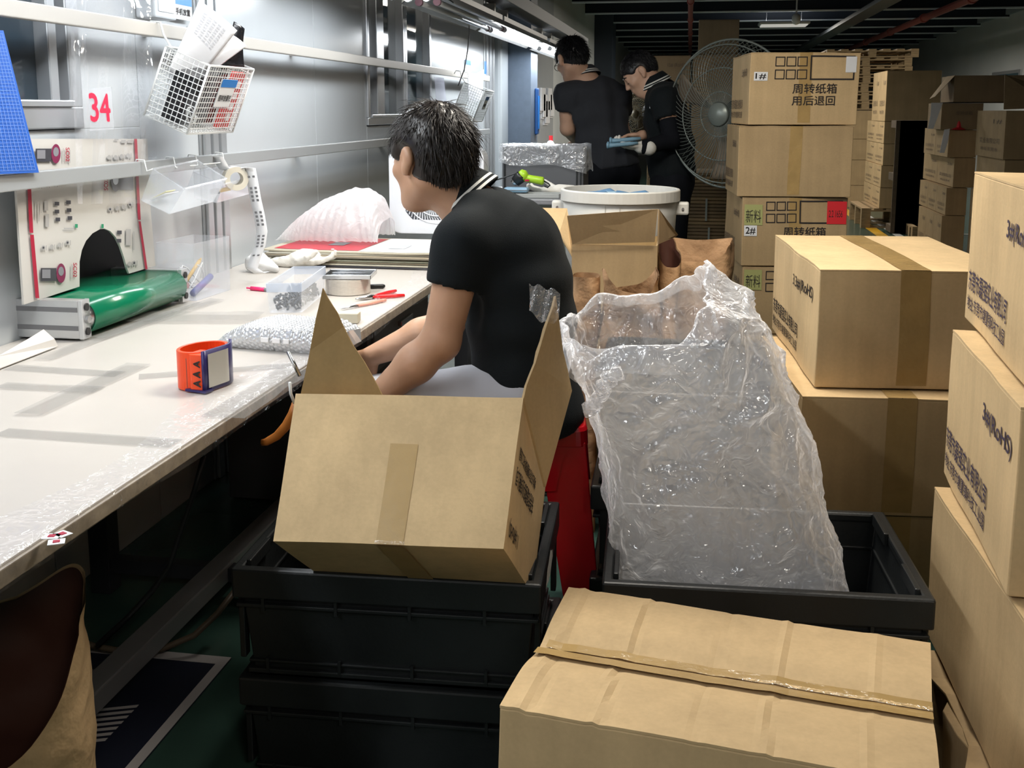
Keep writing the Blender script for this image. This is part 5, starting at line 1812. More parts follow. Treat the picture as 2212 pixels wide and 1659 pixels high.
# ================================================================ things on the bench
def tape_dispenser():
    OR = mat('orange_plastic', (0.85, 0.07, 0.012), rough=0.3)
    NV = mat('navy_plastic', (0.03, 0.025, 0.12), rough=0.3)
    A = PZ(398, 846, TZ); B = PZ(440, 851, TZ); C = PZ(521, 822, TZ)
    h = 0.082
    t = thing('tape_dispenser', 'orange and navy tape dispenser standing on the bench', 'tape dispenser', (B.x, B.y, TZ + 0.003))
    ex = (C - B); L = ex.length; ex.normalize(); ey = Vector((-ex.y, ex.x, 0))
    if ey.y < 0: ey = -ey
    W = lambda x, y, z: ex * x + ey * y + Vector((0, 0, z))
    # orange ring (hub side) seen over the navy frame
    n = 40
    def ringpt(a, r0, z):
        return W(L * 0.50 + L * 0.52 * r0 * math.cos(a), 0.050 + 0.046 * r0 * math.sin(a), z)
    vs, fs = [], []
    for i in range(n):
        a = 2 * math.pi * i / n
        vs += [ringpt(a, 1, 0.0), ringpt(a, 1, h), ringpt(a, 0.86, h), ringpt(a, 0.86, 0.0)]
    for i in range(n):
        j = (i + 1) % n
        for k in range(4):
            fs.append((i * 4 + k, j * 4 + k, j * 4 + (k + 1) % 4, i * 4 + (k + 1) % 4))
    MB().add(vs, fs).build('hub_ring', OR, t, smooth=False, bevel=0.001)
    # navy frame plate bent along the front, white sticker on it
    def plate(s, v, off=0.0, m=0.0):
        x = -0.002 + (L + 0.004) * (m + s * (1 - 2 * m)); y = -0.002 + 0.030 * (max(0, s - 0.55) / 0.45) ** 2 - off
        return W(x, y, (m * 0.9 + v * (1 - 2 * m * 0.9)) * (h + 0.006) )
    MB().grid(lambda s, v: plate(s, v), 16, 2).build('frame', NV, t, solid=0.006, smooth=True)
    MB().grid(lambda s, v: plate(s, v, 0.0042, 0.10), 16, 2).build('sticker', mat('grey_sticker', (0.52, 0.51, 0.46), rough=0.35), t, smooth=True)
    # cutter head
    d = (A - B); Lh = d.length; d.normalize(); dn = Vector((-d.y, d.x, 0)); dn = dn if dn.y > 0 else -dn
    H_ = lambda x, y, z: d * x + dn * y + Vector((0, 0, z))
    pts = [H_(0, -0.001, 0.004), H_(Lh * 0.55, -0.004, 0.004), H_(Lh * 0.8, 0.004, 0.004), H_(Lh * 0.8, 0.045, 0.004), H_(0.0, 0.05, 0.004)]
    MB().slab(pts, (0, 0, 1), h - 0.006).build('cutter_head', OR, t, bevel=0.002)
    pts = [H_(Lh * 0.82, 0.000, 0.006), H_(Lh * 1.12, 0.004, 0.006), H_(Lh * 1.12, 0.022, 0.006), H_(Lh * 0.82, 0.03, 0.006)]
    MB().slab(pts, (0, 0, 1), h - 0.018).build('blade_guard', mat('grey_rubber', (0.07, 0.07, 0.07), rough=0.6), t, bevel=0.001)
    pts = [H_(-0.01, -0.006, 0), H_(Lh * 0.85, -0.006, 0), H_(Lh * 0.85, 0.02, 0), H_(-0.01, 0.02, 0)]
    MB().slab(pts, (0, 0, 1), 0.005).build('foot', NV, t)
    mb = MB()
    for k, z in enumerate((0.012, 0.032, 0.054)):
        a = H_(Lh * 0.12, -0.0050, z); 
        mb.text('A', H_(Lh * 0.05, -0.0055, z), Vector((0, 0, 1)), d, w=0.014, h=0.018 if k < 2 else 0.016, bold=0.04)
    mb.build('lettering', INK, t)
    return t
tape_dispenser()

def open_bin(name, label, cat, corners, zb, h, m, flare=1.06, th=0.002, rim=None, parent_group=None):
    """open-topped bin: corners = four base points, walls flare outward"""
    c = sum((Vector(p) for p in corners), Vector()) / 4
    t = thing(name, label, cat, (c.x, c.y, zb), group=parent_group)
    B0 = [Vector((p[0] - c.x, p[1] - c.y, 0)) for p in corners]
    T0 = [p * flare + Vector((0, 0, h)) for p in B0]
    for i in range(4):
        j = (i + 1) % 4
        MB().quad(B0[i], B0[j], T0[j], T0[i]).build('side', m, t, solid=th)
    MB().quad(*B0).build('bottom', m, t, solid=th)
    if rim:
        for i in range(4):
            j = (i + 1) % 4
            a, b = T0[i], T0[j]
            MB().quad(a * 1.01 - Vector((0, 0, rim[0])), b * 1.01 - Vector((0, 0, rim[0])), b * 1.01, a * 1.01).build('rim', rim[1], t, solid=0.003)
    return t

# tall clear bin right of the conveyor
A, B = PZ(423, 651, TZ), PZ(497, 627, TZ)
ex = (B - A); pxn = Vector((-0.13, 0.02, 0))
tb = open_bin('clear_bin', 'tall clear bin of pens standing beside the conveyor', 'bin', [A, B, B + pxn, A + pxn], TZ + 0.002, 0.178, film('tall_bin_plastic', col=(0.80, 0.84, 0.87), opacity=0.14, rough=0.15, bump=0, gloss=0.35, edge=0.3), 1.03)
def stick(name, label, cat, a, b, r, m, group=None, tip=None):
    a, b = Vector(a), Vector(b)
    t = thing(name, label, cat, a, group=group)
    d = b - a
    MB().tube([Vector(), d * 0.92], r, 8).build('shaft', m, t, smooth=True)
    MB().tube([d * 0.92, d], [r, r * 0.25], 8).build('tip', tip or m, t, smooth=True)
    return t
c = tb.location
WOODP = mat('yellow_pencil', (0.62, 0.40, 0.10), rough=0.5)
stick('pencil', 'yellow pencil slanting in the tall clear bin', 'pencil', c + Vector((-0.02, -0.09, 0.008)), c + Vector((0.0, 0.05, 0.11)), 0.006, WOODP)
stick('marker', 'blue marker lying in the tall clear bin', 'pen', c + Vector((0.02, -0.06, 0.012)), c + Vector((0.02, 0.08, 0.05)), 0.011, mat('blue_marker', (0.04, 0.06, 0.35), rough=0.4))
stick('knife', 'yellow craft knife standing in the tall clear bin', 'knife', c + Vector((-0.04, -0.11, 0.005)), c + Vector((-0.045, -0.07, 0.075)), 0.008, mat('knife_yellow', (0.68, 0.42, 0.05), rough=0.4))
pts = [c + Vector((0.02 * math.cos(a * 0.5) - 0.01, 0.07 * math.sin(a * 0.5), 0.06 + 0.035 * math.cos(a * 0.9))) for a in range(26)]
o = MB().tube(pts, 0.0022, 6).build('white_cable', WIRE, None, smooth=True); tag(o, 'thin white cable coiled in the tall clear bin', 'cable')

# small clear bin with dark clips
A, B, C = PZ(583, 677, TZ), PZ(652, 676, TZ), PZ(700, 636, TZ)
tb = open_bin('clear_bin', 'low clear bin of dark plastic clips in the middle of the bench', 'bin', [A, B, C, A + (C - B)], TZ + 0.002, 0.088, CLEAR_BIN, 1.07, rim=(0.026, film('bin_rim', col=(0.75, 0.82, 0.92), opacity=0.4, bump=0, gloss=0.3)))
c = tb.location
CLIPM = mat('dark_clip_plastic', (0.05, 0.065, 0.085), rough=0.35)
rnd = random.Random(2)
mb = MB()
e1 = (B - A); e2 = (C - B)
for k in range(260):
    q = A + e1 * rnd.uniform(0.08, 0.92) + e2 * rnd.uniform(0.06, 0.94)
    M = Matrix.Translation((q.x - c.x, q.y - c.y, rnd.uniform(0.006, 0.042) )) @ Euler((rnd.uniform(0, 6), rnd.uniform(0, 6), rnd.uniform(0, 6))).to_matrix().to_4x4()
    mb.box((0, 0, 0), (0.014, 0.004, 0.006), M)
o = mb.build('clips', CLIPM, None); o.location = c; tag(o, 'heap of small dark plastic clips filling the low clear bin', 'clips', kind='stuff')

# round tin with a shallow metal tray on it
c = PZ(752, 632, TZ); c.z = TZ + 0.002
r = 48 / FPX * (c - Vector((0, 0, CAMH))).length
t = thing('tape_roll', 'round roll of clear tape lying on the bench', 'tape roll', c)
CLR = mat('clear_tape_roll', (0.62, 0.57, 0.50), rough=0.15, coat=0.4, noise_amt=0.1, noise_scale=60, stretch=(1, 1, 12))
MB().lathe([(r * 0.62, 0), (r, 0), (r, 0.048), (r * 0.62, 0.048), (r * 0.62, 0)], (0, 0, 0), 40, cap=False).build('tape', CLR, t, smooth=False)
MB().lathe([(r * 0.57, 0.001), (r * 0.62, 0.001), (r * 0.62, 0.047), (r * 0.57, 0.047), (r * 0.57, 0.001)], (0, 0, 0), 40, cap=False).build('core', KRAFT_IN, t)
t = thing('metal_tray', 'shallow shiny metal lid resting on the tape roll', 'lid', (c.x + 0.005, c.y + 0.01, c.z + 0.050), R(8))
MIRR = mat('mirror_metal', (0.55, 0.56, 0.57), rough=0.12, metal=1.0)
subbox((-0.075, -0.06, 0), (0.075, 0.06, 0.004), (2, 2, 1)).build('plate', MIRR, t, bevel=0.002)
for (a, b) in (((-0.078, -0.063, 0.0), (0.078, -0.059, 0.014)), ((-0.078, 0.059, 0.0), (0.078, 0.063, 0.014)), ((-0.078, -0.063, 0.0), (-0.074, 0.063, 0.014)), ((0.074, -0.063, 0.0), (0.078, 0.063, 0.014))):
    MB().box2(a, b).build('rim', MIRR, t, bevel=0.001)

# pens, pliers, tweezers
PINK = mat('pink_plastic', (0.85, 0.03, 0.16), rough=0.35)
a, b = PZ(600, 628, TZ + 0.007), PZ(533, 622, TZ + 0.007)
t = thing('marker_pen', 'pink capped marker pen lying beside the clip bin', 'pen', a)
d = b - a
MB().tube([Vector(), d * 0.55], 0.006, 10).build('barrel', mat('grey_barrel', (0.25, 0.26, 0.28), rough=0.4), t, smooth=True)
MB().tube([d * 0.42, d * 0.86], 0.007, 10).build('cap', PINK, t, smooth=True)
MB().tube([d * 0.86, d], 0.003, 8).build('cap_tip', PINK, t, smooth=True)
a, b = PZ(788, 619, TZ + 0.008), PZ(832, 618, TZ + 0.008)
t = thing('black_tool', 'black handled tool lying beside the tape roll', 'tool', a)
d = b - a
MB().tube([Vector(), d * 0.1, d * 0.9, d], [0.006, 0.008, 0.0075, 0.004], 10).build('handle', BLACKP, t, smooth=True)
MB().tube([d * -0.6, Vector()], 0.0025, 8).build('shank', STEEL, t, smooth=True)
p0 = PZ(768, 646, TZ + 0.007); h1 = PZ(855, 628, TZ + 0.007); h2 = PZ(874, 638, TZ + 0.007); j = PZ(800, 642, TZ + 0.007)
t = thing('side_cutters', 'red handled side cutters lying on the bench', 'pliers', j)
REDG = mat('red_grip', (0.75, 0.02, 0.025), rough=0.3)
MB().tube([p0 - j, (p0 - j) * 0.5, Vector(), (h1 - j) * 0.15], [0.002, 0.006, 0.009, 0.005], 8).build('jaw', STEEL, t, smooth=True)
MB().tube([(h1 - j) * 0.1, (h1 - j) * 0.3, (h1 - j) * 0.7 + Vector((0, 0.004, 0)), h1 - j], [0.004, 0.0062, 0.0065, 0.005], 10).build('handle', REDG, t, smooth=True)
MB().tube([(h2 - j) * 0.08, (h2 - j) * 0.3, (h2 - j) * 0.7, h2 - j], [0.004, 0.0062, 0.0065, 0.005], 10).build('handle', REDG, t, smooth=True)
a, b = PZ(737, 667, TZ + 0.006), PZ(833, 648, TZ + 0.006)
t = thing('tweezers', 'salmon pink tweezers lying in front of the side cutters', 'tweezers', a)
d = b - a; sd = Vector((-d.y, d.x, 0)).normalized()
SALM = mat('salmon_plastic', (0.72, 0.33, 0.25), rough=0.4)
for s_ in (-1, 1):
    MB().tube([d * 0.35 + sd * s_ * 0.004, d * 0.7 + sd * s_ * 0.006, d * 0.95], [0.0035, 0.005, 0.004], 8).build('arm', SALM, t, smooth=True)
    MB().tube([d * 0.0 + sd * s_ * 0.001, d * 0.36 + sd * s_ * 0.004], [0.0012, 0.003], 8).build('point', STEEL, t, smooth=True)
MB().tube([d * 0.9, d], [0.006, 0.005], 8).build('joint', SALM, t, smooth=True)
# cream block
c = PZ(745, 700, TZ)
o = subbox((-0.035, -0.02, 0), (0.035, 0.02, 0.028), (2, 2, 2)).build('foam_block', mat('cream_foam', (0.62, 0.58, 0.46), rough=0.8), None, bevel=0.003)
o.location = (c.x, c.y + 0.02, TZ + 0.002); o.rotation_euler = (0, 0, R(6)); tag(o, 'cream foam block behind the bubble wrapped pack', 'block')

# bubble wrapped pack
def bubble_pack():
    A, B = PZ(480, 745, TZ), PZ(720, 765, TZ)
    c = (A + B) / 2
    t = thing('bubble_wrapped_pack', 'pack in shiny bubble wrap lying on the bench', 'package', (c.x, c.y, TZ + 0.001), math.atan2((B - A).y, (B - A).x))
    L = (B - A).length
    def top(s, v):
        x = (s - 0.5) * L * (1.0 + 0.05 * math.sin(v * 6)); y = -0.02 + v * 0.17
        e = min(1, s * 4.0) * min(1, (1 - s) * 4 + 0.4)
        z = 0.006 + 0.052 * e ** 0.6 * (0.9 + 0.1 * math.sin(v * 3.1))
        bx, by = x / 0.0125, y / 0.0125 + 0.5 * (int(x / 0.0125) % 2)
        dx, dy = bx - math.floor(bx) - 0.5, by - math.floor(by) - 0.5
        bub = max(0, 1 - (dx * dx + dy * dy) * 5.5)
        return Vector((x, y, z + 0.004 * math.sqrt(bub)))
    BW = mat('bubble_film', (0.62, 0.64, 0.66), rough=0.10, spec=0.8, metal=0.35, alpha=1.0)
    MB().grid(top, 120, 70).build('top_wrap', BW, t, smooth=True)
    def front(s, v):
        p = top(s, 0.0)
        z = p.z * v
        bx, by = p.x / 0.011, z / 0.011 + 0.5 * (int(p.x / 0.011) % 2)
        dx, dy = bx - math.floor(bx) - 0.5, by - math.floor(by) - 0.5
        bub = max(0, 1 - (dx * dx + dy * dy) * 5)
        return Vector((p.x + (1 - v) * 0.012 * (1 if p.x < 0 else -0.2), -0.02 - 0.012 * math.sin(v * 3.1) - 0.003 * math.sqrt(bub), z))
    MB().grid(front, 120, 26).build('front_wrap', BW, t, smooth=True)
    mb = MB().add([top(1, k / 6) for k in range(7)] + [Vector((L * 0.5, -0.02 + k / 6 * 0.17, 0)) for k in range(7)], [(k, k + 1, 8 + k, 7 + k) for k in range(6)])
    mb.build('end_wrap', BW, t)
    for k, x in enumerate((-0.01, 0.022, 0.05)):
        MB().box((x, -0.0365, 0.03), (0.022 if k < 2 else 0.016, 0.004, 0.012)).build('white_mark', LABEL, t, bevel=0.0015)
    return t
bubble_pack()

# white glove lying in front of the pile
g0 = PZ(650, 577, TZ)
t = thing('work_glove', 'limp white work glove lying in front of the carton pile', 'glove', (g0.x, g0.y, TZ + 0.002))
gv = Vol(Vector(t.location) + Vector((-0.16, -0.1, -0.01)), Vector(t.location) + Vector((0.2, 0.14, 0.10)), 0.005)
o_ = Vector(t.location) + Vector((-0.02, 0.0, 0.018))
hand(gv, o_, (1, 0.2, 0.05), (0, 0, 1), 1.15, 0.35)
gv.ell(o_ + Vector((0.04, 0.02, 0.018)), (0.06, 0.04, 0.03), None, 0.02)
gv.cap(o_ + Vector((-0.10, 0.0, -0.006)), o_, 0.016, 0.03, 0.02)
gv.plane_cut((0, 0, TZ + 0.002), (0, 0, -1))
gv.build('knit_glove', GLOVE, t, disp=lambda p: 0.004 * nz(p, 60, 3))

# pile of flattened printed cartons
PG = 'flattened printed cartons piled on the bench'
pc = [PZ(568, 575, TZ), PZ(955, 580, TZ)]
xa, xb = pc[0].x, pc[1].x
ya = min(pc[0].y, pc[1].y)
rnd = random.Random(9)
z = TZ + 0.003
cols = [(0.05, 0.05, 0.06), (0.55, 0.52, 0.42), (0.42, 0.36, 0.26), (0.50, 0.52, 0.40), (0.45, 0.40, 0.30), (0.52, 0.50, 0.44), (0.40, 0.34, 0.25), (0.55, 0.53, 0.45), (0.50, 0.46, 0.36)]
for k in range(9):
    th = 0.0065
    d_ = 0.46 + rnd.uniform(-0.03, 0.03)
    cx = (xa + xb) / 2 + rnd.uniform(-0.015, 0.015); cy = ya + 0.25 + rnd.uniform(-0.02, 0.02)
    w_ = (xb - xa) * rnd.uniform(0.93, 1.0)
    rzk = rnd.uniform(-0.03, 0.03)
    s1 = rnd.uniform(0, 9)
    def df(p, k=k, s1=s1, w_=w_):
        lift = 0.0
        return Vector((p.x, p.y, p.z + abs(nz(p, 3, s1)) * 0.004))
    lab = 'flattened printed carton in the pile below the white foam sheet' if k < 8 else 'topmost flattened carton printed red and white, on the bench pile'
    t = thing('flattened_carton', lab, 'carton', (cx, cy, z), rzk, PG)
    n_ = (8, 8, 1)
    subbox((-w_ / 2, -d_ / 2, 0), (w_ / 2, d_ / 2, th - 0.0015), n_).build('sheet', mat('pile_board_%d' % k, cols[k], rough=0.6), t, deform=(lambda p: Vector((p.x, p.y, p.z + 0.010 * max(0, abs(p.x) / w_ * 2 - 0.7) * (1 if k == 8 else 0)))))
    if k == 8:
        def quadr(x0, x1, y0, y1, m, name, zo=0.0062):
            MB().grid(lambda s, v: Vector((x0 + (x1 - x0) * s, y0 + (y1 - y0) * v, zo + 0.010 * max(0, abs(x0 + (x1 - x0) * s) / w_ * 2 - 0.7))), 10, 2).build(name, m, t)
        quadr(-w_ * 0.45, w_ * 0.06, -d_ * 0.42, d_ * 0.42, mat('carton_red', (0.50, 0.02, 0.04), rough=0.35), 'red_print')
        quadr(w_ * 0.07, w_ * 0.49, -d_ * 0.46, d_ * 0.46, LABEL, 'white_print')
        quadr(-w_ * 0.20, -w_ * 0.10, -d_ * 0.12, d_ * 0.10, GREY_PRINT, 'dark_square', 0.0075)
        quadr(w_ * 0.20, w_ * 0.30, -d_ * 0.25, 0, mat('grey_square', (0.45, 0.46, 0.48), rough=0.5), 'grey_square', 0.0075)
        mb = MB().text('SCAN', (-w_ * 0.04, -d_ * 0.1, 0.009), (0, 1, 0), (-1, 0, 0), h=0.022) if False else None
    z += th
PILE_Z, PILE_Y = z, ya

# foam sheet bag behind
def foam():
    c = PY(735, 460, PILE_Y + 0.42)
    t = thing('foam_sheets', 'crumpled bag of white foam sheets on the carton pile', 'foam', (c.x, PILE_Y + 0.32, PILE_Z + 0.012))
    m = film('foam_bag_film', col=(0.86, 0.87, 0.88), opacity=0.75, rough=0.25, bump=0.35, scale=22, gloss=0.3, dist=0.01)
    prof = [(625, 512), (640, 480), (668, 455), (700, 432), (740, 415), (770, 404), (800, 409), (826, 425), (840, 470)]
    L = Vector(t.location)
    yb = PILE_Y + 0.36
    def top(s, v):
        f = s * (len(prof) - 1); i = min(int(f), len(prof) - 2); k = f - i
        u = prof[i][0] * (1 - k) + prof[i + 1][0] * k; vv = prof[i][1] * (1 - k) + prof[i + 1][1] * k
        p = PY(u, vv, yb)
        zt = p.z
        # v: 0 front foot .. 1 back foot over the ridge
        a = v * math.pi
        y = yb - 0.16 * math.cos(a) * (1.0 if v < 0.5 else 0.6)
        z_ = PILE_Z + 0.014 + (zt - PILE_Z - 0.014) * math.sin(a) ** 0.8
        q = Vector((p.x, y, z_))
        return q + Vector((0, -0.006, 0.004)) * math.sin(vv * 0.9 + v * 20) * 0.6 + Vector((0.004 * nz(q, 14, 2), 0.01 * nz(q, 9, 5), 0.008 * nz(q, 11, 7) * math.sin(a))) - L
    MB().grid(top, 70, 44).build('sheets', m, t, smooth=True)
    return t
foam()

# white box fan behind the man
def box_fan():
    y = PILE_Y + 0.52
    A, B = PY(842, 512, y), PY(1046, 512, y)
    top = PY(940, 318, y).z
    z0 = PILE_Z + 0.012
    w, h = B.x - A.x, top - z0
    t = thing('box_fan', 'white square table fan behind the seated man', 'fan', ((A.x + B.x) / 2, y + 0.05, z0))
    FW = mat('fan_white', (0.66, 0.69, 0.74), rough=0.35)
    def rr(hw, hh, r, n=6):
        out = []
        for cx, cz, a0 in ((1, 1, 0), (-1, 1, 90), (-1, -1, 180), (1, -1, 270)):
            for k in range(n + 1):
                a = R(a0 + 90 * k / n)
                out.append((cx * (hw - r) + r * math.cos(a), cz * (hh - r) + r * math.sin(a)))
        return out
    oc = rr(w / 2, h / 2, 0.05)
    Rf = min(w, h) * 0.44
    n = len(oc)
    circ = [(Rf * math.cos(math.atan2(z_, x)), Rf * math.sin(math.atan2(z_, x))) for x, z_ in oc]
    def ringv(pts, yy): return [Vector((x, yy, z_ + h / 2)) for x, z_ in pts]
    loft([ringv(circ, -0.045), ringv(oc, -0.05), ringv(oc, 0.05), ringv(circ, 0.05)], None, False, False).build('housing', FW, t, bevel=0.004)
    loft([ringv(circ, -0.045), ringv([(x * 0.97, z_ * 0.97) for x, z_ in circ], -0.02)], None, False, False).build('guard_ring', mat('fan_ring_dark', (0.12, 0.13, 0.16), rough=0.4), t)
    mb = MB()
    nb = 64
    for k in range(nb):
        a = 2 * math.pi * k / nb
        pts = []
        for q in range(6):
            r_ = Rf * (0.28 + 0.70 * q / 5); an = a + 0.5 * q / 5
            pts.append((r_ * math.cos(an), -0.042, h / 2 + r_ * math.sin(an)))
        mb.tube(pts, 0.0026, 4)
    g = mb.build('grille', FW, t); g['kind'] = 'stuff'
    for rr_ in (0.45, 0.66, 0.86):
        MB().tube([(Rf * rr_ * math.cos(2 * math.pi * i / 40), -0.046, h / 2 + Rf * rr_ * math.sin(2 * math.pi * i / 40)) for i in range(40)], 0.003, 6, closed=True).build('grille_ring', FW, t, smooth=True)
    MB().lathe([(0.001, 0.012), (Rf * 0.22, 0.010), (Rf * 0.28, 0.0)], (0, -0.040, h / 2), 32, axis=(0, -1, 0)).build('hub_cap', FW, t, smooth=True)
    for k in range(5):
        a = 2 * math.pi * k / 5
        def bl(s, v):
            r_ = Rf * (0.15 + 0.75 * s); an = a + (v - 0.5) * 0.9
            return Vector((r_ * math.cos(an), -0.01 + 0.03 * (v - 0.5), h / 2 + r_ * math.sin(an)))
        MB().grid(bl, 6, 6).build('blade', mat('fan_blade', (0.42, 0.44, 0.46), rough=0.4), t, smooth=True)
    return t
box_fan()

# ================================================================ things hanging on the wall
def wire_basket():
    Y = 3.02
    A, B, C_, D_ = [PY(u, v, Y) for u, v in ((358.6, 101), (453, 141.6), (411, 288), (316, 251))]
    # square the section up
    ex = (B - A); wdt = ex.length; ex.normalize()
    dn = (D_ - A); hgt = dn.length; dn = (dn - ex * dn.dot(ex)).normalized()
    x0 = B.x
    E_ = PX(548, 148, x0)
    ln = E_.y - Y
    ey = Vector((0, 1, 0.0))
    t = thing('wire_basket', 'white wire basket of papers hanging on the upper rail', 'basket', A)
    G = lambda a, b, c_: ex * (a * wdt) + ey * (b * ln) + dn * (c_ * hgt)
    def side(name, P0, Pa, Pb, na, nb):
        mb = MB()
        for i in range(na + 1):
            mb.tube([P0 + Pa * (i / na), P0 + Pa * (i / na) + Pb], 0.0013, 4)
        for j in range(nb + 1):
            mb.tube([P0 + Pb * (j / nb), P0 + Pb * (j / nb) + Pa], 0.0013, 4)
        o = mb.build(name, WIRE, t); o['kind'] = 'stuff'
    side('wire_side', G(0, 0, 0), G(1, 0, 0), G(0, 0, 1), 9, 13)
    side('wire_side', G(1, 0, 0), G(0, 1, 0), G(0, 0, 1), 20, 13)
    side('wire_side', G(0, 1, 0), G(1, 0, 0), G(0, 0, 1), 9, 13)
    side('wire_side', G(0, 0, 0), G(0, 1, 0), G(0, 0, 1), 20, 13)
    side('wire_bottom', G(0, 0, 1), G(1, 0, 0), G(0, 1, 0), 9, 16)
    for c_ in (0, 1):
        MB().tube([G(0, 0, c_), G(1, 0, c_), G(1, 1, c_), G(0, 1, c_)], 0.0036, 8, closed=True).build('frame_wire', WIRE, t, smooth=True)
    for a, b in ((0, 0), (1, 0), (1, 1), (0, 1)):
        MB().tube([G(a, b, 0), G(a, b, 1)], 0.0036, 8).build('frame_wire', WIRE, t, smooth=True)
    hk = Vector((-1.62, Y + 0.04, 1.612)) - A
    MB().tube([hk + Vector((-0.02, 0, -0.02)), hk + Vector((-0.008, 0, 0.0)), hk + Vector((0.022, 0, -0.004)), hk + Vector((0.03, 0, -0.04)), G(0, 0.1, 0), G(0, 0.1, 0.3)], 0.0035, 8).build('hook', WIRE, t, smooth=True)
    hk2 = Vector((-1.62, Y + ln - 0.05, 1.612)) - A
    MB().tube([hk2 + Vector((-0.02, 0, -0.02)), hk2 + Vector((-0.008, 0, 0.0)), hk2 + Vector((0.022, 0, -0.004)), hk2 + Vector((0.03, 0, -0.04)), G(0, 0.9, 0), G(0, 0.9, 0.3)], 0.0035, 8).build('hook', WIRE, t, smooth=True)
    # hanging label on the right side
    P0 = G(1.03, 0.33, 0.17); pa = G(0, 0.34, 0); pb = G(0, 0, 0.42)
    n = ex
    lab = MB().slab([P0, P0 + pa, P0 + pa + pb, P0 + pb], n, 0.0015).build('label_holder', LABEL, t)
    q0 = P0 + n * 0.003
    MB().quad(q0, q0 + pa, q0 + pa + pb * 0.28, q0 + pb * 0.28).build('blue_band', BLUE_PRINT, lab)
    MB().text('图样放置栏', q0 + pb * 0.78 + pa * 0.1, pa, -pb, w=pa.length * 0.8, h=pb.length * 0.22, bold=0.015).build('lettering', INK, lab)
    # papers and black bag, red comb board: separate things in the basket
    def sheet(name, label, cat, pts, m, th=0.0012, wav=0.006, n_=(1, 0, 0)):
        pts = [Vector(p) for p in pts]
        c = pts[0]
        tt = thing(name, label, cat, c)
        def f(s, v):
            p = pts[0].lerp(pts[1], s).lerp(pts[3].lerp(pts[2], s), v)
            return p + Vector((wav * math.sin(s * 3 + v * 2), 0, 0)) - c
        MB().grid(f, 12, 12).build('sheet', m, tt, solid=th, smooth=True)
        return tt, f
    Yp = Y + 0.05
    pp = [PY(430, 0, Yp + 0.06), PY(512, 66, Yp + 0.16), PY(404, 208, Yp + 0.10), PY(360, 150, Yp)]
    tt, f = sheet('paper_sheet', 'large creased sheet of paper standing in the wire basket', 'paper', pp, PAPER)
    mb = MB()
    for k in range(9):
        for q in range(5):
            a, b = 0.18 + q * 0.13, 0.10 + k * 0.035
            p0, p1, p2, p3 = f(a, b), f(a + 0.09, b), f(a + 0.09, b + 0.012), f(a, b + 0.012)
            o_ = Vector((0.0016, -0.0016, 0.001))
            mb.quad(p0 + o_, p1 + o_, p2 + o_, p3 + o_)
    g = mb.build('fine_print', mat('print_faint', (0.62, 0.63, 0.67), rough=0.6), tt)
    pp = [PY(500, 74, Yp + 0.17), PY(532, 100, Yp + 0.2), PY(470, 150, Yp + 0.16), PY(440, 138, Yp + 0.12)]
    sheet('paper_sheet', 'small white sheet behind the large one in the wire basket', 'paper', pp, LABEL)
    bl = mat('black_bag_film', (0.012, 0.012, 0.014), rough=0.18, spec=0.7, bump=0.5, bump_scale=40)
    pp = [PY(506, 47, Yp + 0.22), PY(522, 62, Yp + 0.23), PY(533, 145, Yp + 0.24), PY(470, 150, Yp + 0.2)]
    sheet('black_bag', 'black plastic bag stuffed in the back of the wire basket', 'bag', pp, bl, 0.02, 0.008)
    # black slab added to darken the basket inside, and the red comb
    L = A
    tt = thing('black_infill', 'black folder standing inside the wire basket', 'folder', A + G(0.55, 0.45, 0.5))
    MB().slab([G(0.3, 0.05, 0.25) - G(0.55, 0.45, 0.5), G(0.3, 0.72, 0.15) - G(0.55, 0.45, 0.5), G(0.3, 0.72, 0.93) - G(0.55, 0.45, 0.5), G(0.3, 0.05, 0.93) - G(0.55, 0.45, 0.5)], ex, wdt * 0.45).build('cover', bl, tt)
    tt = thing('red_rack', 'red slotted plastic strip at the end of the wire basket', 'strip', A + G(0.9, 0.85, 0.5))
    o0 = G(0.9, 0.85, 0.5)
    MB().slab([G(0.78, 0.72, 0.10) - o0, G(0.78, 0.97, 0.10) - o0, G(0.78, 0.97, 0.96) - o0, G(0.78, 0.72, 0.96) - o0], ex, wdt * 0.12).build('strip', mat('red_rubber', (0.62, 0.03, 0.03), rough=0.45), tt)
    for k in range(4):
        c_ = 0.22 + k * 0.17
        MB().slab([G(0.91, 0.82, c_) - o0, G(0.91, 0.90, c_) - o0, G(0.91, 0.90, c_ + 0.11) - o0, G(0.91, 0.82, c_ + 0.11) - o0], ex, 0.002).build('slot', LABEL, tt)
    # coil of string
    tt = thing('string_coil', 'loose coil of white string in the wire basket', 'string', A + G(0.5, 0.2, 0.8))
    o0 = G(0.5, 0.2, 0.8)
    pts = [G(0.82 + 0.04 * math.sin(a), 0.15 + 0.10 * math.cos(a * 0.93), 0.78 + 0.12 * math.sin(a * 1.07)) - o0 for a in [i * 0.35 for i in range(60)]]
    MB().tube(pts, 0.0014, 5).build('string', WIRE, tt, smooth=True)
wire_basket()

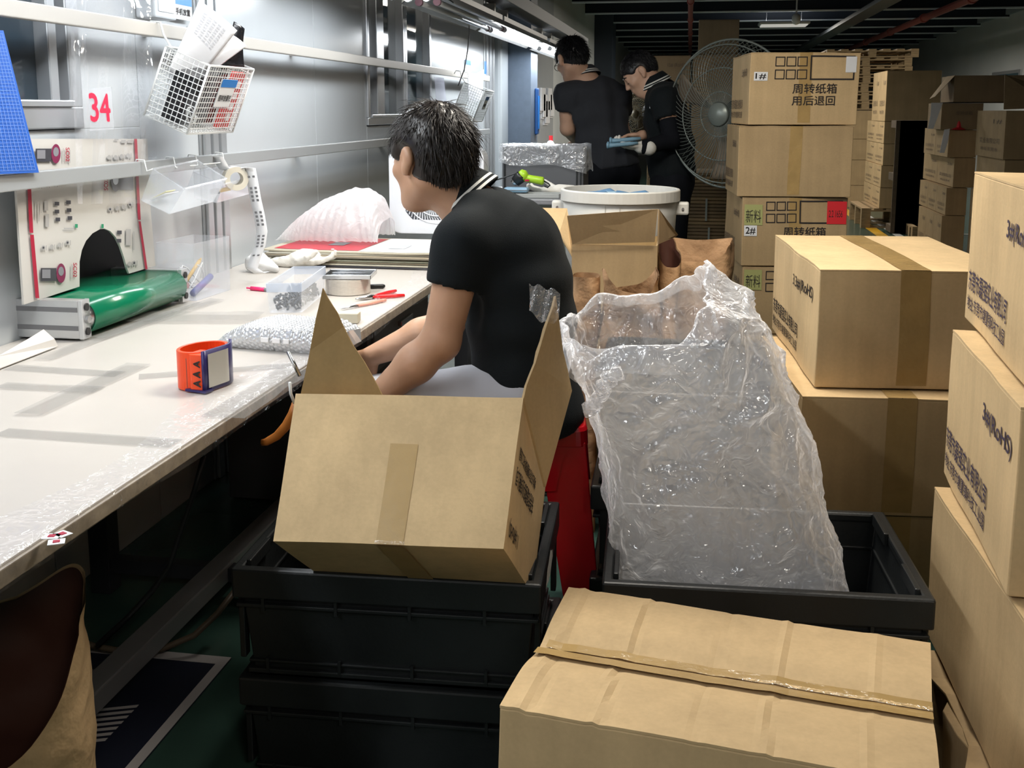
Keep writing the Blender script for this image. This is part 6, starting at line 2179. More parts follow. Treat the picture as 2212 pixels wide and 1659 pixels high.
# sign holder above the basket and the pale wall box
c = PX(398, 20, -1.70)
t = thing('wall_sign', 'white sign with blue top above the wire basket', 'sign', c)
a, b = PX(378, -10, -1.69), PX(419, 46, -1.69)
MB().box2((-0.003, a.y - c.y, b.z - c.z), (0.003, b.y - c.y, a.z - c.z)).build('plate', LABEL, t)
zz = PX(398, 11, -1.69).z - c.z
MB().box2((0.0032, a.y - c.y, zz), (0.0045, b.y - c.y, a.z - c.z)).build('blue_band', BLUE_PRINT, t)
MB().text('手机放置', (0.0045, a.y - c.y + 0.012, PX(398, 33, -1.69).z - c.z), (0, 1, 0), (0, 0, 1), w=(b.y - a.y) * 0.8, h=0.022, bold=0.02).build('lettering', INK, t)
c = PX(352, 20, -1.68)
t = thing('phone_box', 'small pale plastic box fixed to the wall beside the sign', 'box', c)
a, b = PX(326, -25, -1.66), PX(376, 45, -1.66)
open_ = MB().box2((-0.036, a.y - c.y, b.z - c.z), (0.03, b.y - c.y, a.z - c.z)).build('body', mat('pale_box', (0.60, 0.63, 0.66), rough=0.4), t, bevel=0.006)
MB().box2((0.03, a.y - c.y + 0.02, b.z - c.z + 0.02), (0.033, b.y - c.y - 0.02, a.z - c.z - 0.02)).build('lid', WHITEP, t, bevel=0.003)

# hanging clear bins on the lower rail
def hanging_bin(label, pts, group):
    """pts: A top left, B top right near, C bottom near, plus depth vector"""
    A, B, C_, D_, dep = pts
    t = thing('hanging_bin', label, 'bin', A, group=group)
    o = A
    q = [A - o, B - o, C_ - o, D_ - o]
    e = Vector(dep)
    for (a, b, nm) in ((0, 3, 'side'), (1, 2, 'side'), (3, 2, 'bottom')):
        MB().quad(q[a], q[b], q[b] + e, q[a] + e).build(nm, MILKY, t, solid=0.002)
    MB().quad(q[0], q[1], q[2], q[3]).build('front', MILKY, t, solid=0.002)
    MB().quad(q[0] + e, q[1] + e, q[2] + e, q[3] + e).build('back', MILKY, t, solid=0.002)
    MB().tube([q[0], q[1], q[1] + e, q[0] + e], 0.003, 6, closed=True).build('rim', MILKY, t)
    return t
yb = 2.93
bA = [PY(330, 365, yb), PY(398, 408, yb), PY(366, 462, yb), PY(305, 433, yb)]
tb1 = hanging_bin('clear bin tilted on strings below the lower rail, nearer one', bA + [Vector((0.005, 0.28, 0.012))], 'clear bins hung on the lower rail')
yb2 = 3.30
bB = [PY(418, 372, yb2), PY(482, 398, yb2), PY(468, 438, yb2), PY(420, 428, yb2)]
hanging_bin('clear bin hung behind the nearer one, holding a label roll', bB + [Vector((0.005, 0.25, 0.01))], 'clear bins hung on the lower rail')
for k, (u, v, y, w_) in enumerate(((330, 345, 2.92, 'first'), (368, 345, 3.1, 'second'), (398, 342, 3.25, 'third'), (449, 338, 3.45, 'fourth'))):
    p = Vector((-1.612, y, 1.20))
    tie = thing('string_tie', '%s white string tie from the window end on the lower rail' % w_, 'string', p, group='string ties on the lower rail')
    q = bA[0] if k == 0 else bA[0] + Vector((0.03, 0.09 * k, 0.0))
    MB().tube([Vector((-0.02, 0, -0.02)), Vector((-0.01, 0, 0.004)), Vector((0.014, 0, 0.002)), Vector((0.02, 0.0, -0.03)), (q - p)], 0.0022, 6).build('cord', WIRE, tie, smooth=True)
# paper slips in the near bin
L = tb1.location
t = thing('note_slip', 'yellow and white slips lying in the nearer hanging bin', 'paper', bA[3].lerp(bA[2], 0.5) + Vector((0, 0.06, 0.03)))
MB().box((0, 0, 0), (0.05, 0.09, 0.002), Matrix.Rotation(R(-20), 4, 'Y')).build('slip', LABEL, t)
MB().box((-0.005, 0.01, 0.006), (0.05, 0.06, 0.002), Matrix.Rotation(R(-26), 4, 'Y')).build('slip', mat('yellow_slip', (0.72, 0.66, 0.25), rough=0.6), t)
c = bB[3].lerp(bB[2], 0.5) + Vector((0, 0.10, 0.02))
t = thing('small_tool', 'small yellow and dark tool lying in the farther hanging bin', 'tool', c)
MB().tube([(-0.03, 0, 0), (0.0, 0.01, 0.004)], 0.010, 8).build('dark_end', DARK, t)
MB().tube([(0.0, 0.01, 0.004), (0.035, 0.02, 0.012)], 0.007, 8).build('handle', mat('tool_yellow', (0.70, 0.52, 0.03), rough=0.4), t)
# label roll with a long strip of labels hanging down to the bench
cR = PY(508, 385, 3.42)
t = thing('label_roll', 'roll of printed labels with a long strip hanging to the bench', 'label roll', cR)
LROLL = mat('label_backing', (0.66, 0.62, 0.52), rough=0.5)
axr = Vector((0.55, -0.83, 0))
MB().lathe([(0.022, -0.032), (0.040, -0.032), (0.040, 0.032), (0.022, 0.032), (0.022, -0.032)], (0, 0, 0), 28, axis=axr, cap=False).build('roll', LROLL, t)
stripn = [(455, 338), (470, 340), (484, 364), (498, 368), (520, 362), (540, 364), (546, 395), (552, 430), (560, 465), (566, 500), (562, 530), (552, 556), (545, 580), (560, 590), (575, 586)]
pts = [PY(u, v, 3.40 + 0.002 * i) for i, (u, v) in enumerate(stripn)]
ed = Vector((-0.045, 0.012, -0.004))
mb = MB()
sm = []
for i in range(len(pts) - 1):
    for k in range(4): sm.append(pts[i].lerp(pts[i + 1], k / 4))
mb.add([p - cR + (ed * 0.5) for p in sm] + [p - cR - (ed * 0.5) for p in sm], [(i, i + 1, len(sm) + i + 1, len(sm) + i) for i in range(len(sm) - 1)])
mb.build('strip', LABEL, t, smooth=True, solid=0.0006)
mb = MB()
for i in range(22, 44):
    if (i % 6) in (0, 5): continue
    for q in (-0.28, 0.14):
        p = sm[i] - cR; p2 = sm[i + 1] - cR
        o_ = Vector((0.001, -0.002, 0.0))
        mb.quad(p + ed * (q + 0.0) + o_, p + ed * (q + 0.22) + o_, p.lerp(p2, 0.55) + ed * (q + 0.22) + o_, p.lerp(p2, 0.55) + ed * q + o_)
mb.build('fine_print', GREY_PRINT, t)
# silvery wrapped bundle at the corner of the pile
c = PZ(566, 588, TZ)
t = thing('wrapped_bundle', 'small shiny white wrapped bundle beside the carton pile', 'package', (c.x - 0.02, c.y, TZ + 0.002))
v_ = Vol(Vector(t.location) - Vector((0.12, 0.1, 0.02)), Vector(t.location) + Vector((0.14, 0.12, 0.14)), 0.006)
v_.ell(Vector(t.location) + Vector((0.0, 0, 0.035)), (0.045, 0.04, 0.035), None, 0.0); v_.cap(Vector(t.location) + Vector((0.02, 0, 0.03)), Vector(t.location) + Vector((0.08, -0.01, 0.012)), 0.03, 0.012, 0.02)
v_.plane_cut((0, 0, TZ + 0.002), (0, 0, -1))
v_.build('wrap', mat('silver_film', (0.72, 0.73, 0.74), rough=0.2, spec=0.7, bump=0.5, bump_scale=50), t, disp=lambda p: 0.008 * nz(p, 40, 2))
# folded corner of card lifting from the bench
a = [PZ(0, 820, TZ + 0.002), PZ(128, 745, TZ + 0.002), PY(118, 735, PZ(118, 748, TZ).y), PY(95, 712, PZ(95, 760, TZ).y), PZ(0, 768, TZ + 0.01)]
o = MB().add([PZ(-10, 800, TZ + .004), PZ(125, 748, TZ + .004), PY(118, 733, PZ(118, 752, TZ).y), PY(94, 712, PZ(94, 752, TZ).y), PZ(20, 758, TZ + .012), PZ(-10, 772, TZ + .012)], [(0, 1, 2, 3, 4, 5)]).build('card_sheet', mat('card_cream', (0.60, 0.57, 0.53), rough=0.4), None, solid=0.002)
tag(o, 'curled cream card sheet beside the conveyor end', 'card')

# ================================================================ under the bench
t = thing('floor_poster', 'dark poster board with white border lying under the bench', 'poster', (-1.35, 1.9, 0.001))
MB().box2((-0.33, -1.0, 0), (0.247, 0.41, 0.004)).build('board', mat('poster_dark', (0.012, 0.015, 0.03), rough=0.4), t)
WB = mat('poster_border', (0.42, 0.40, 0.40), rough=0.5)
MB().box2((0.222, -1.0, 0.004), (0.247, 0.41, 0.005)).build('border', WB, t)
MB().box2((-0.33, 0.375, 0.004), (0.222, 0.41, 0.005)).build('border', WB, t)
mb = MB()
for k in range(7):
    mb.add([(0.0 + 0.0 * k, -0.02 + k * 0.022, 0.0052), (0.13, 0.03 + k * 0.022, 0.0052), (0.13, 0.042 + k * 0.022, 0.0052), (0.0, -0.008 + k * 0.022, 0.0052)], [(0, 1, 2, 3)])
mb.build('hatching', WB, t)
MB().text('安全', (-0.05, 0.16, 0.0052), (0.3, 1, 0), (-1, 0.3, 0), h=0.07).build('lettering', mat('poster_print_dim', (0.16, 0.16, 0.18), rough=0.5), t)
pts = [PY(440, 985, 2.35), PY(420, 1060, 2.34), PY(390, 1150, 2.32), PY(365, 1225, 2.3), PY(330, 1275, 2.28), PY(280, 1330, 2.25), PY(210, 1395, 2.2)]
o = MB().tube(pts, 0.007, 8).build('power_cable', BLACKP, None, smooth=True); tag(o, 'black cable hanging down under the bench', 'cable')
pts = [PY(150, 1375, 2.25), PY(200, 1395, 2.25), PY(270, 1408, 2.25), PY(350, 1402, 2.27), PY(420, 1372, 2.3), PY(470, 1325, 2.33), PY(520, 1260, 2.4)]
o = MB().tube(pts, 0.008, 8).build('air_hose', mat('brown_hose', (0.10, 0.075, 0.05), rough=0.5), None, smooth=True); tag(o, 'brown hose sagging under the bench', 'hose')
# hanging orange hook tool at the bench edge
pa = [PY(u, v, 1.99) for u, v in ((640, 868), (632, 895), (618, 920), (598, 942), (575, 955), (566, 956))]
t = thing('orange_hook', 'orange plastic handle hanging at the bench edge behind the open carton', 'handle', pa[0])
MB().tube([p - pa[0] for p in pa], [0.008, 0.010, 0.010, 0.009, 0.008, 0.007], 8).build('handle', mat('orange_brown_plastic', (0.42, 0.14, 0.025), rough=0.4), t, smooth=True)
MB().tube([PY(636, 872, 1.985) - pa[0], PY(628, 850, 1.98) - pa[0], PY(626, 826, 1.975) - pa[0]], 0.003, 6).build('string', WIRE, t, smooth=True)
MB().tube([PY(648, 812, 1.98) - pa[0], PY(622, 760, 1.99) - pa[0]], 0.004, 8).build('metal_rod', STEEL, t, smooth=True)

# ================================================================ paper sacks
PAPERSACK = mat('kraft_paper', (0.50, 0.30, 0.155), rough=0.75, bump=0.5, bump_scale=16, noise_amt=0.08, noise_scale=6, bump_dist=0.02)
SACK_PALE = mat('pale_kraft_paper', (0.66, 0.45, 0.24), rough=0.75, bump=0.5, bump_scale=14, noise_amt=0.06, noise_scale=6, bump_dist=0.02)
SACK_IN = mat('sack_inside_brown', (0.085, 0.035, 0.025), rough=0.4, bump=0.4, bump_scale=14)  # sack insides coloured darker than the outer paper
def crum(p, amp, seed):
    a, b = nz(p, 6, seed), nz(p, 15, seed + 3)
    return amp * (1 - 2.4 * abs(a)) + amp * 0.5 * (1 - 2 * abs(b))
def paper_sack(label, c, w, d, h, rz, m, m_in, seed, top=None, group='paper sacks on the floor', flare=1.0):
    t = thing('paper_sack', label, 'sack', c, rz, group)
    def fn(s, v):
        th = 2 * math.pi * s
        ct, sn = math.cos(th), math.sin(th)
        x = w / 2 * math.copysign(abs(ct) ** 0.5, ct) * (1 + (flare - 1) * v); y = d / 2 * math.copysign(abs(sn) ** 0.5, sn) * (1 + (flare - 1) * v)
        z = h * v
        if v > 0.7 and top: z += top(th) * (v - 0.7) / 0.3
        q = Vector((x, y, z))
        n_ = Vector((ct, sn, 0))
        return q + n_ * crum(q, 0.010, seed) * min(1, 0.25 + v) + Vector((0, 0, 0.008 * nz(q, 9, seed) * v))
    MB().grid(fn, 72, 36, closed_u=True).build('outer', m, t, smooth=True)
    MB().grid(lambda s, v: fn(s, 0.2 + v * 0.795) * 1.0 - Vector((math.cos(2 * math.pi * s), math.sin(2 * math.pi * s), 0)) * 0.004, 72, 24, closed_u=True).build('inner', m_in, t, smooth=True)
    MB().add([fn(i / 24, 0.0) for i in range(24)], [tuple(range(23, -1, -1))]).build('base', m, t)
    return t
# the big open sack at the lower left corner
p = PY(60, 1500, 1.42)
paper_sack('open paper sack with dark brown lining at the lower left', (p.x - 0.155, 1.50, 0.0), 0.34, 0.24, 0.345, R(25), SACK_PALE, SACK_IN, 4,
           top=lambda th: 0.03 + 0.165 * math.sin(th + 0.95))
# ================================================================ behind the seated man
crate_mesh('plastic_crate', 'black plastic crate under the open carton behind the man, upper', (-0.455, 3.76, 0.234), 0.0, CG, first=cr1)
crate_mesh('plastic_crate', 'black plastic crate under the open carton behind the man, lower', (-0.455, 3.76, 0.0), 0.0, CG, first=cr1)
crate_mesh('plastic_crate', 'black plastic crate under the white tub, upper', (-0.30, 4.24, 0.234), 0.0, CG, first=cr1)
crate_mesh('plastic_crate', 'black plastic crate under the white tub, lower', (-0.30, 4.24, 0.0), 0.0, CG, first=cr1)
# open carton with the flap folded towards the viewer
def open_carton():
    y = 3.60
    a, b = PY(1236, 527, y), PY(1420, 525, y)
    w, d, zt, zb, th = b.x - a.x, 0.27, a.z, 0.476, 0.005
    t = thing('carton', 'open kraft carton with its flap hanging forward behind the seated man', 'box', (a.x, y, zb))
    h = zt - zb
    def wl(nm, p, q, m=KRAFT): subbox(p, q, (4, 4, 4)).build(nm, m, t, deform=lambda v: Vector((v.x + 0.003 * nz(v, 6, 2), v.y + 0.004 * nz(v, 6, 5), v.z)))
    wl('front_panel', (0, 0, 0), (w, th, h), KRAFT_C); wl('back_panel', (0, d - th, 0), (w, d, h), KRAFT_IN)
    wl('side_panel', (0, th, 0), (th, d - th, h)); wl('side_panel', (w - th, th, 0), (w, d - th, h)); wl('bottom_panel', (th, th, 0), (w - th, d - th, th))
    O = Vector(t.location)
    f = [PY(1225, 466, y - 0.05), PY(1421, 452, y - 0.04), PY(1414, 523, y - 0.012), PY(1236, 528, y - 0.012)]
    MB().slab([p - O for p in f], (0, 1, 0), 0.005).build('flap', KRAFT_C, t)
    f = [PY(1172, 449, y + 0.02), PY(1222, 450, y + 0.05), PY(1236, 527, y + 0.006), PY(1238, 560, y + 0.006), PY(1206, 500, y + 0.0)]
    MB().slab([p - O for p in f], (1, 0.2, 0), 0.005).build('flap', KRAFT_B, t)
    f = [PY(1421, 452, y + 0.01), PY(1462, 507, y + 0.12), PY(1456, 512, y + 0.12), PY(1420, 527, y + 0.004)]
    MB().slab([p - O for p in f], (1, -0.2, 0), 0.005).build('flap', KRAFT_D, t)
open_carton()
sack1 = paper_sack('large kraft paper sack standing behind the plastic bag', (0.0, 3.92, 0), 0.27, 0.16, 0.86, R(-6), PAPERSACK, PAPERSACK, 11, top=lambda th: 0.03 * math.sin(th) + 0.02 * math.cos(th * 2))
MB().text('企业', (-0.115, -0.098, 0.745), (1, 0, 0), (0, 0, 1), h=0.032).build('lettering', mat('violet_print', (0.06, 0.04, 0.22), rough=0.6), sack1)
MB().box2((-0.125, -0.099, 0.735), (-0.045, -0.098, 0.738)).build('print_line', MATS['violet_print'], sack1)
paper_sack('small kraft paper bag behind the plastic bag rim, wider one', (PY(1362, 600, 3.28).x, 3.28, 0), 0.165, 0.12, 0.83, R(4), PAPERSACK, PAPERSACK, 15, top=lambda th: 0.035 * math.sin(th * 2 + 1))
paper_sack('small kraft paper bag behind the plastic bag rim, narrow one', (PY(1268, 600, 3.30).x, 3.30, 0), 0.066, 0.10, 0.835, R(2), PAPERSACK, PAPERSACK, 17)
# dark sack mouth beside the large one
paper_sack('narrow open sack with dark lining beside the open carton', (PY(1444, 560, 3.72).x, 3.74, 0), 0.055, 0.12, 0.86, R(10), PAPERSACK, SACK_IN, 19, top=lambda th: 0.05 * math.sin(th))

# white tub with blue parts
def tub():
    y = 4.22
    a, b = PY(1212, 405, y), PY(1470, 405, y)
    r = (b.x - a.x) / 2; zt = PY(1340, 407, y).z
    zb = 0.476
    t = thing('plastic_tub', 'large round white plastic tub of blue parts', 'tub', ((a.x + b.x) / 2, y, zb))
    h = zt - zb
    TUBM = mat('tub_white', (0.62, 0.61, 0.57), rough=0.4, noise_amt=0.04, noise_scale=5)
    MB().lathe([(0.001, 0.004), (r * 0.84, 0.004), (r * 0.94, h - 0.10), (r * 0.955, h - 0.03), (r * 0.93, h - 0.03), (r * 0.82, 0.012), (0.001, 0.012)], (0, 0, 0), 56, cap=False).build('wall', TUBM, t, smooth=True)
    MB().lathe([(r * 0.95, h - 0.045), (r * 1.0, h - 0.045), (r * 1.0, h - 0.004), (r * 0.985, h), (r * 0.94, h), (r * 0.94, h - 0.03)], (0, 0, 0), 56, cap=False).build('rim', TUBM, t, smooth=False, bevel=0.002)
    for s in (-1, 1):
        hd = MB().box((s * r * 1.02, 0, h - 0.075), (0.06, 0.05, 0.05)).build('handle', TUBM, t, bevel=0.008)
        MB().tube([(s * r * 1.05, -0.026, h - 0.075), (s * r * 1.05, -0.030, h - 0.075)], 0.005, 8).build('pin', STEEL, hd)
    for a_ in (-1.75, -1.50):
        MB().box2((r * 0.935 * math.cos(a_) - 0.002, r * 0.935 * math.sin(a_) - 0.004, 0.1), (r * 0.935 * math.cos(a_) + 0.002, r * 0.935 * math.sin(a_) + 0.004, h - 0.05)).build('seam', mat('tub_seam', (0.45, 0.44, 0.40), rough=0.5), t)
    BLUEP = mat('blue_part_plastic', (0.10, 0.20, 0.33), rough=0.4)
    rnd = random.Random(4)
    for k, (u, lab) in enumerate(((1285, 'large slate blue part leftmost in the white tub'), (1318, 'pale blue part second from left in the white tub'), (1345, 'small blue part near the middle of the white tub'), (1375, 'dark blue part rightmost in the white tub'), (1300, 'blue part lying at the back of the white tub'))):
        p = PY(u, 408, y + (0.05 if k == 4 else -0.02))
        q = thing('blue_part', lab, 'part', (p.x, p.y, zt - 0.060), rnd.uniform(-1, 1), 'blue moulded parts in the white tub')
        M = Euler((rnd.uniform(-.3, .3), rnd.uniform(-0.5, .2), 0)).to_matrix().to_4x4()
        mb = MB()
        mb.tube([M @ Vector((-0.06, 0, 0.02)), M @ Vector((-0.03, 0, 0.03)), M @ Vector((0.05, 0, 0.022)), M @ Vector((0.075, 0, 0.015))], [0.012, 0.026, 0.022, 0.010], 10)
        mb.build('grip', BLUEP if k != 1 else mat('pale_blue_part', (0.25, 0.38, 0.48), rough=0.4), q, smooth=True)
        MB().tube([M @ Vector((0.02, 0, 0.02)), M @ Vector((0.03, 0.03, -0.03))], [0.014, 0.010], 8).build('stem', BLUEP, q, smooth=True)
    fill = MB().lathe([(0.001, h - 0.075), (r * 0.90, h - 0.085), (r * 0.90, h - 0.095)], (0, 0, 0), 40, cap=False)
    o = fill.build('part_heap', mat('heap_dark_blue', (0.05, 0.08, 0.12), rough=0.6, bump=1.0, bump_scale=18, bump_dist=0.03), None); o.location = t.location
    tag(o, 'heap of blue moulded parts filling the white tub', 'parts', kind='stuff')
tub()

# steel cart with equipment case, tray and hot air gun
ct = thing('steel_cart', 'grey steel cart behind the white tub', 'cart', (-0.69, 4.98, 0))
CZ = 0.965
CARTM = mat('cart_grey', (0.28, 0.29, 0.31), rough=0.35, metal=0.5)
MB().box2((-0.29, -0.42, CZ - 0.025), (0.21, 0.30, CZ)).build('top', CARTM, ct, bevel=0.004)
MB().box2((-0.28, -0.41, 0.25), (0.20, 0.29, 0.27)).build('shelf', CARTM, ct, bevel=0.004)
for x in (-0.27, 0.19):
    for y in (-0.40, 0.28):
        MB().tube([(x, y, 0.06), (x, y, CZ - 0.025)], 0.014, 8).build('post', STEEL, ct)
        MB().lathe([(0.03, -0.012), (0.03, 0.012)], (x, y, 0.03), 14, axis=(1, 0, 0)).build('wheel', BLACKP, ct)
def equipment_case():
    y = 4.98
    a, b = PY(1085, 395, y), PY(1260, 395, y)
    zt = PY(1170, 316, y).z
    w, h, d = b.x - a.x, zt - CZ - 0.002, 0.24
    t = thing('equipment_case', 'dark grey case under a crinkled clear plastic cover', 'case', ((a.x + b.x) / 2, y + d / 2, CZ + 0.001))
    CG_ = mat('case_grey', (0.10, 0.105, 0.115), rough=0.4)
    MB().box2((-w / 2, -d / 2, 0), (w / 2, d / 2, h)).build('body', CG_, t, bevel=0.004)
    for x in (-w / 2 + 0.012, w / 2 - 0.03, w / 2 - 0.012):
        MB().box2((x - 0.004, -d / 2 - 0.005, 0.01), (x + 0.004, -d / 2, h - 0.01)).build('edge_bar', BLACKP, t)
    MB().box2((-w / 2, -d / 2 - 0.006, 0.0), (w / 2, -d / 2, 0.014)).build('base_bar', BLACKP, t)
    cf = film('case_cover_film', col=(0.75, 0.78, 0.82), opacity=0.35, rough=0.10, bump=0.8, scale=24, gloss=0.75, dist=0.012)
    ww, dd = w / 2 + 0.012, d / 2 + 0.012
    def skirt(s, v):
        th = s * 4
        i = int(th) % 4; k = th - int(th)
        C4 = [(-ww, -dd), (ww, -dd), (ww, dd), (-ww, dd)]
        p0, p1 = C4[i], C4[(i + 1) % 4]
        x, yy = p0[0] + (p1[0] - p0[0]) * k, p0[1] + (p1[1] - p0[1]) * k
        drop = (0.075 + 0.045 * (x + ww) / (2 * ww) + 0.012 * math.sin(s * 30)) * v
        q = Vector((x, yy, h + 0.006 - drop))
        n_ = Vector((x / ww, yy / dd, 0)).normalized()
        return q + n_ * (0.012 * v * (0.5 + nz(q, 12, 3)) + 0.006 * math.sin(s * 60) * v)
    MB().grid(skirt, 96, 10, closed_u=True).build('cover_skirt', cf, t, smooth=True)
    MB().grid(lambda s, v: Vector((-ww + 2 * ww * s, -dd + 2 * dd * v, h + 0.007 + 0.010 * nz((s * 6, v * 3, 0), 1.5, 4))), 30, 16).build('cover_top', cf, t, smooth=True)
equipment_case()
def heat_gun():
    LIME = mat('lime_plastic', (0.36, 0.60, 0.03), rough=0.35)
    y = 4.72
    p = lambda u, v: PY(u, v, y)
    o = p(1135, 384); o.z = max(o.z, CZ + 0.03)
    t = thing('heat_gun', 'lime green heat gun lying on the steel cart', 'heat gun', o)
    q = lambda u, v: p(u, v) - o
    MB().tube([q(1109, 397), q(1118, 388)], [0.017, 0.020], 14).build('nozzle', STEEL, t, smooth=True)
    MB().tube([q(1113, 393), q(1124, 383), q(1128, 379)], [0.024, 0.028, 0.027], 14).build('collar', BLACKP, t, smooth=True)
    MB().tube([q(1124, 384), q(1134, 376), q(1139, 373)], [0.026, 0.026, 0.012], 14).build('motor_housing', LIME, t, smooth=True)
    MB().tube([q(1132, 384), q(1150, 387), q(1172, 391), q(1175, 391)], [0.018, 0.017, 0.019, 0.014], 12).build('handle', LIME, t, smooth=True)
    MB().box(q(1140, 389) + Vector((0, -0.02, 0)), (0.02, 0.004, 0.008)).build('brand_patch', RED_PRINT, t)
    MB().tube([q(1175, 391), q(1184, 396), q(1188, 400), q(1183, 405), q(1176, 402)], 0.004, 6).build('cord', BLACKP, t, smooth=True)
    MB().tube([q(1126, 373), q(1110, 376), q(1085, 385), q(1060, 392)], 0.0035, 6).build('cord', BLACKP, t, smooth=True)
heat_gun()
y = 4.62
a, b = PY(1098, 412, y), PY(1208, 418, y)
t = thing('grey_tray', 'flat grey tray of small parts on the steel cart', 'tray', ((a.x + b.x) / 2, y + 0.05, CZ + 0.001), R(3))
w_ = (b.x - a.x) / 2
TRM = mat('tray_grey', (0.36, 0.38, 0.38), rough=0.4)
MB().box2((-w_, -0.055, 0), (w_, 0.06, 0.004)).build('base', TRM, t)
for (p, q) in (((-w_, -0.058, 0), (w_, -0.052, 0.018)), ((-w_, 0.054, 0), (w_, 0.06, 0.018)), ((-w_, -0.058, 0), (-w_ + 0.006, 0.06, 0.018)), ((w_ - 0.006, -0.058, 0), (w_, 0.06, 0.018))):
    MB().box2(p, q).build('edge', TRM, t, bevel=0.001)
for k in range(7):
    MB().box((-w_ * 0.2 + k * 0.018, 0.0, 0.009), (0.012, 0.03, 0.008)).build('small_part', LABEL if k % 2 else STEEL, t, bevel=0.002)
p = PY(1118, 404, 4.68)
t = thing('blue_case', 'pale blue plastic case beside the heat gun nozzle', 'case', (p.x, p.y, CZ + 0.02))
subbox((-0.06, -0.03, 0), (0.05, 0.03, 0.022), (2, 2, 2)).build('shell', mat('pale_blue_plastic', (0.25, 0.42, 0.58), rough=0.35), t, bevel=0.009)
MB().box2((-0.058, -0.0315, 0.010), (0.048, -0.0295, 0.012)).build('seam', GREY_PRINT, t)
p = PY(1185, 392, 4.80)
t = thing('work_glove', 'white work glove lying behind the heat gun', 'glove', (p.x, p.y, CZ + 0.002))
gv = Vol(Vector(t.location) + Vector((-0.16, -0.1, -0.01)), Vector(t.location) + Vector((0.2, 0.14, 0.09)), 0.006)
o_ = Vector(t.location) + Vector((0.05, 0.0, 0.018))
hand(gv, o_, (-1, 0.1, 0.0), (0, 0, 1), 1.1, 0.3); gv.cap(o_ + Vector((0.06, 0, -0.004)), o_, 0.03, 0.03, 0.02)
gv.plane_cut((0, 0, CZ + 0.002), (0, 0, -1)); gv.build('knit_glove', GLOVE, t)
# blue parts held by the man with gloves
for k, (u, v, dy) in enumerate(((1342, 304, -0.12), (1336, 314, -0.14))):
    p = PY(u, v, GLOVE_W.y + dy + 0.06)
    t = thing('held_part', ['pale blue part held in the gloved hand, upper one', 'pale blue part held in the gloved hand, lower one'][k], 'part', p)
    m_ = mat('held_blue', (0.20, 0.36, 0.48), rough=0.35)
    MB().tube([(-0.055, 0, -0.002), (-0.03, 0, 0.0), (0.06, 0.02, 0.008), (0.10, 0.03, 0.012)], [0.016, 0.012, 0.011, 0.008], 10).build('grip', m_, t, smooth=True)
    MB().lathe([(0.018, -0.006), (0.020, 0.004), (0.010, 0.008)], (-0.055, 0, 0), 12, axis=(-1, 0, 0)).build('head', m_, t, smooth=True)

# ================================================================ big floor fan
def floor_fan(label, c, rad, face, m, nsp=84, pole=True):
    t = thing('floor_fan', label, 'fan', (c.x, c.y, 0))
    M = frame(face).to_4x4()
    zc = Vector((0, 0, c.z))
    G = lambda x, y, z: zc + (M @ Vector((x, y, z)))       # x forward
    circ = lambda r, x, n=56: [G(x, r * math.cos(2 * math.pi * i / n), r * math.sin(2 * math.pi * i / n)) for i in range(n)]
    MB().tube(circ(rad, 0.0), 0.006, 8, closed=True).build('rim', m, t, smooth=True)
    for r_, x in ((0.93, 0.045), (0.62, 0.075), (0.30, 0.085)):
        MB().tube(circ(rad * r_, x, 40), 0.0035, 6, closed=True).build('ring', m, t, smooth=True)
    for sgn, nm in ((1, 'front_guard'), (-1, 'rear_guard')):
        mb = MB()
        for k in range(nsp):
            a = 2 * math.pi * k / nsp
            pts = []
            for q in range(8):
                f = q / 7
                r_ = rad * (0.16 + 0.84 * f); an = a + 0.55 * (1 - f) * sgn
                pts.append(G(sgn * 0.09 * (1 - f ** 4), r_ * math.cos(an), r_ * math.sin(an)))
            mb.tube(pts, 0.0016, 4)
        g = mb.build(nm, m, t); g['kind'] = 'stuff'
    MB().lathe([(0.001, 0.02), (rad * 0.15, 0.015), (rad * 0.17, 0.0)], G(0.09, 0, 0), 24, axis=M.to_3x3() @ Vector((1, 0, 0))).build('hub_badge', m, t, smooth=True)
    MB().tube([G(-0.06, 0, 0), G(-0.26, 0, 0)], [0.075, 0.06], 18).build('motor', BLACKP, t, smooth=True)
    for k in range(3):
        a = 2 * math.pi * k / 3 + 0.1
        def bl(s, v):
            r_ = rad * (0.10 + 0.78 * s); an = a + 0.5 + (v - 0.5) * (0.30 + 0.2 * s)
            return G(0.03 - 0.05 * (v - 0.5), r_ * math.cos(an), r_ * math.sin(an))
        MB().grid(bl, 8, 6).build('blade', mat('fan_blade_grey', (0.20, 0.16, 0.115), rough=0.5), t, smooth=True, solid=0.003)
    if pole:
        pz = G(-0.2, 0, 0)
        MB().tube([pz, Vector((pz.x, pz.y, 0.04))], 0.022, 12).build('pole', BLACKP, t, smooth=True)
        MB().lathe([(0.001, 0.05), (0.06, 0.045), (0.24, 0.02), (0.25, 0.0)], (pz.x, pz.y, 0), 32).build('base', BLACKP, t, smooth=True)
    return t
FANM = mat('fan_green_grey', (0.22, 0.25, 0.23), rough=0.35, metal=0.3)
floor_fan('large grey wire floor fan beside the carton stack', PY(1574, 247, 5.72), 152 / FPX * 5.78, (-0.57, -0.82, 0.0), FANM)
floor_fan('small yellowed wire fan half hidden between the two standing men', PY(1392, 246, 7.0), 0.16, (-0.6, -0.8, 0), mat('fan_yellowed', (0.40, 0.34, 0.22), rough=0.5), 40)

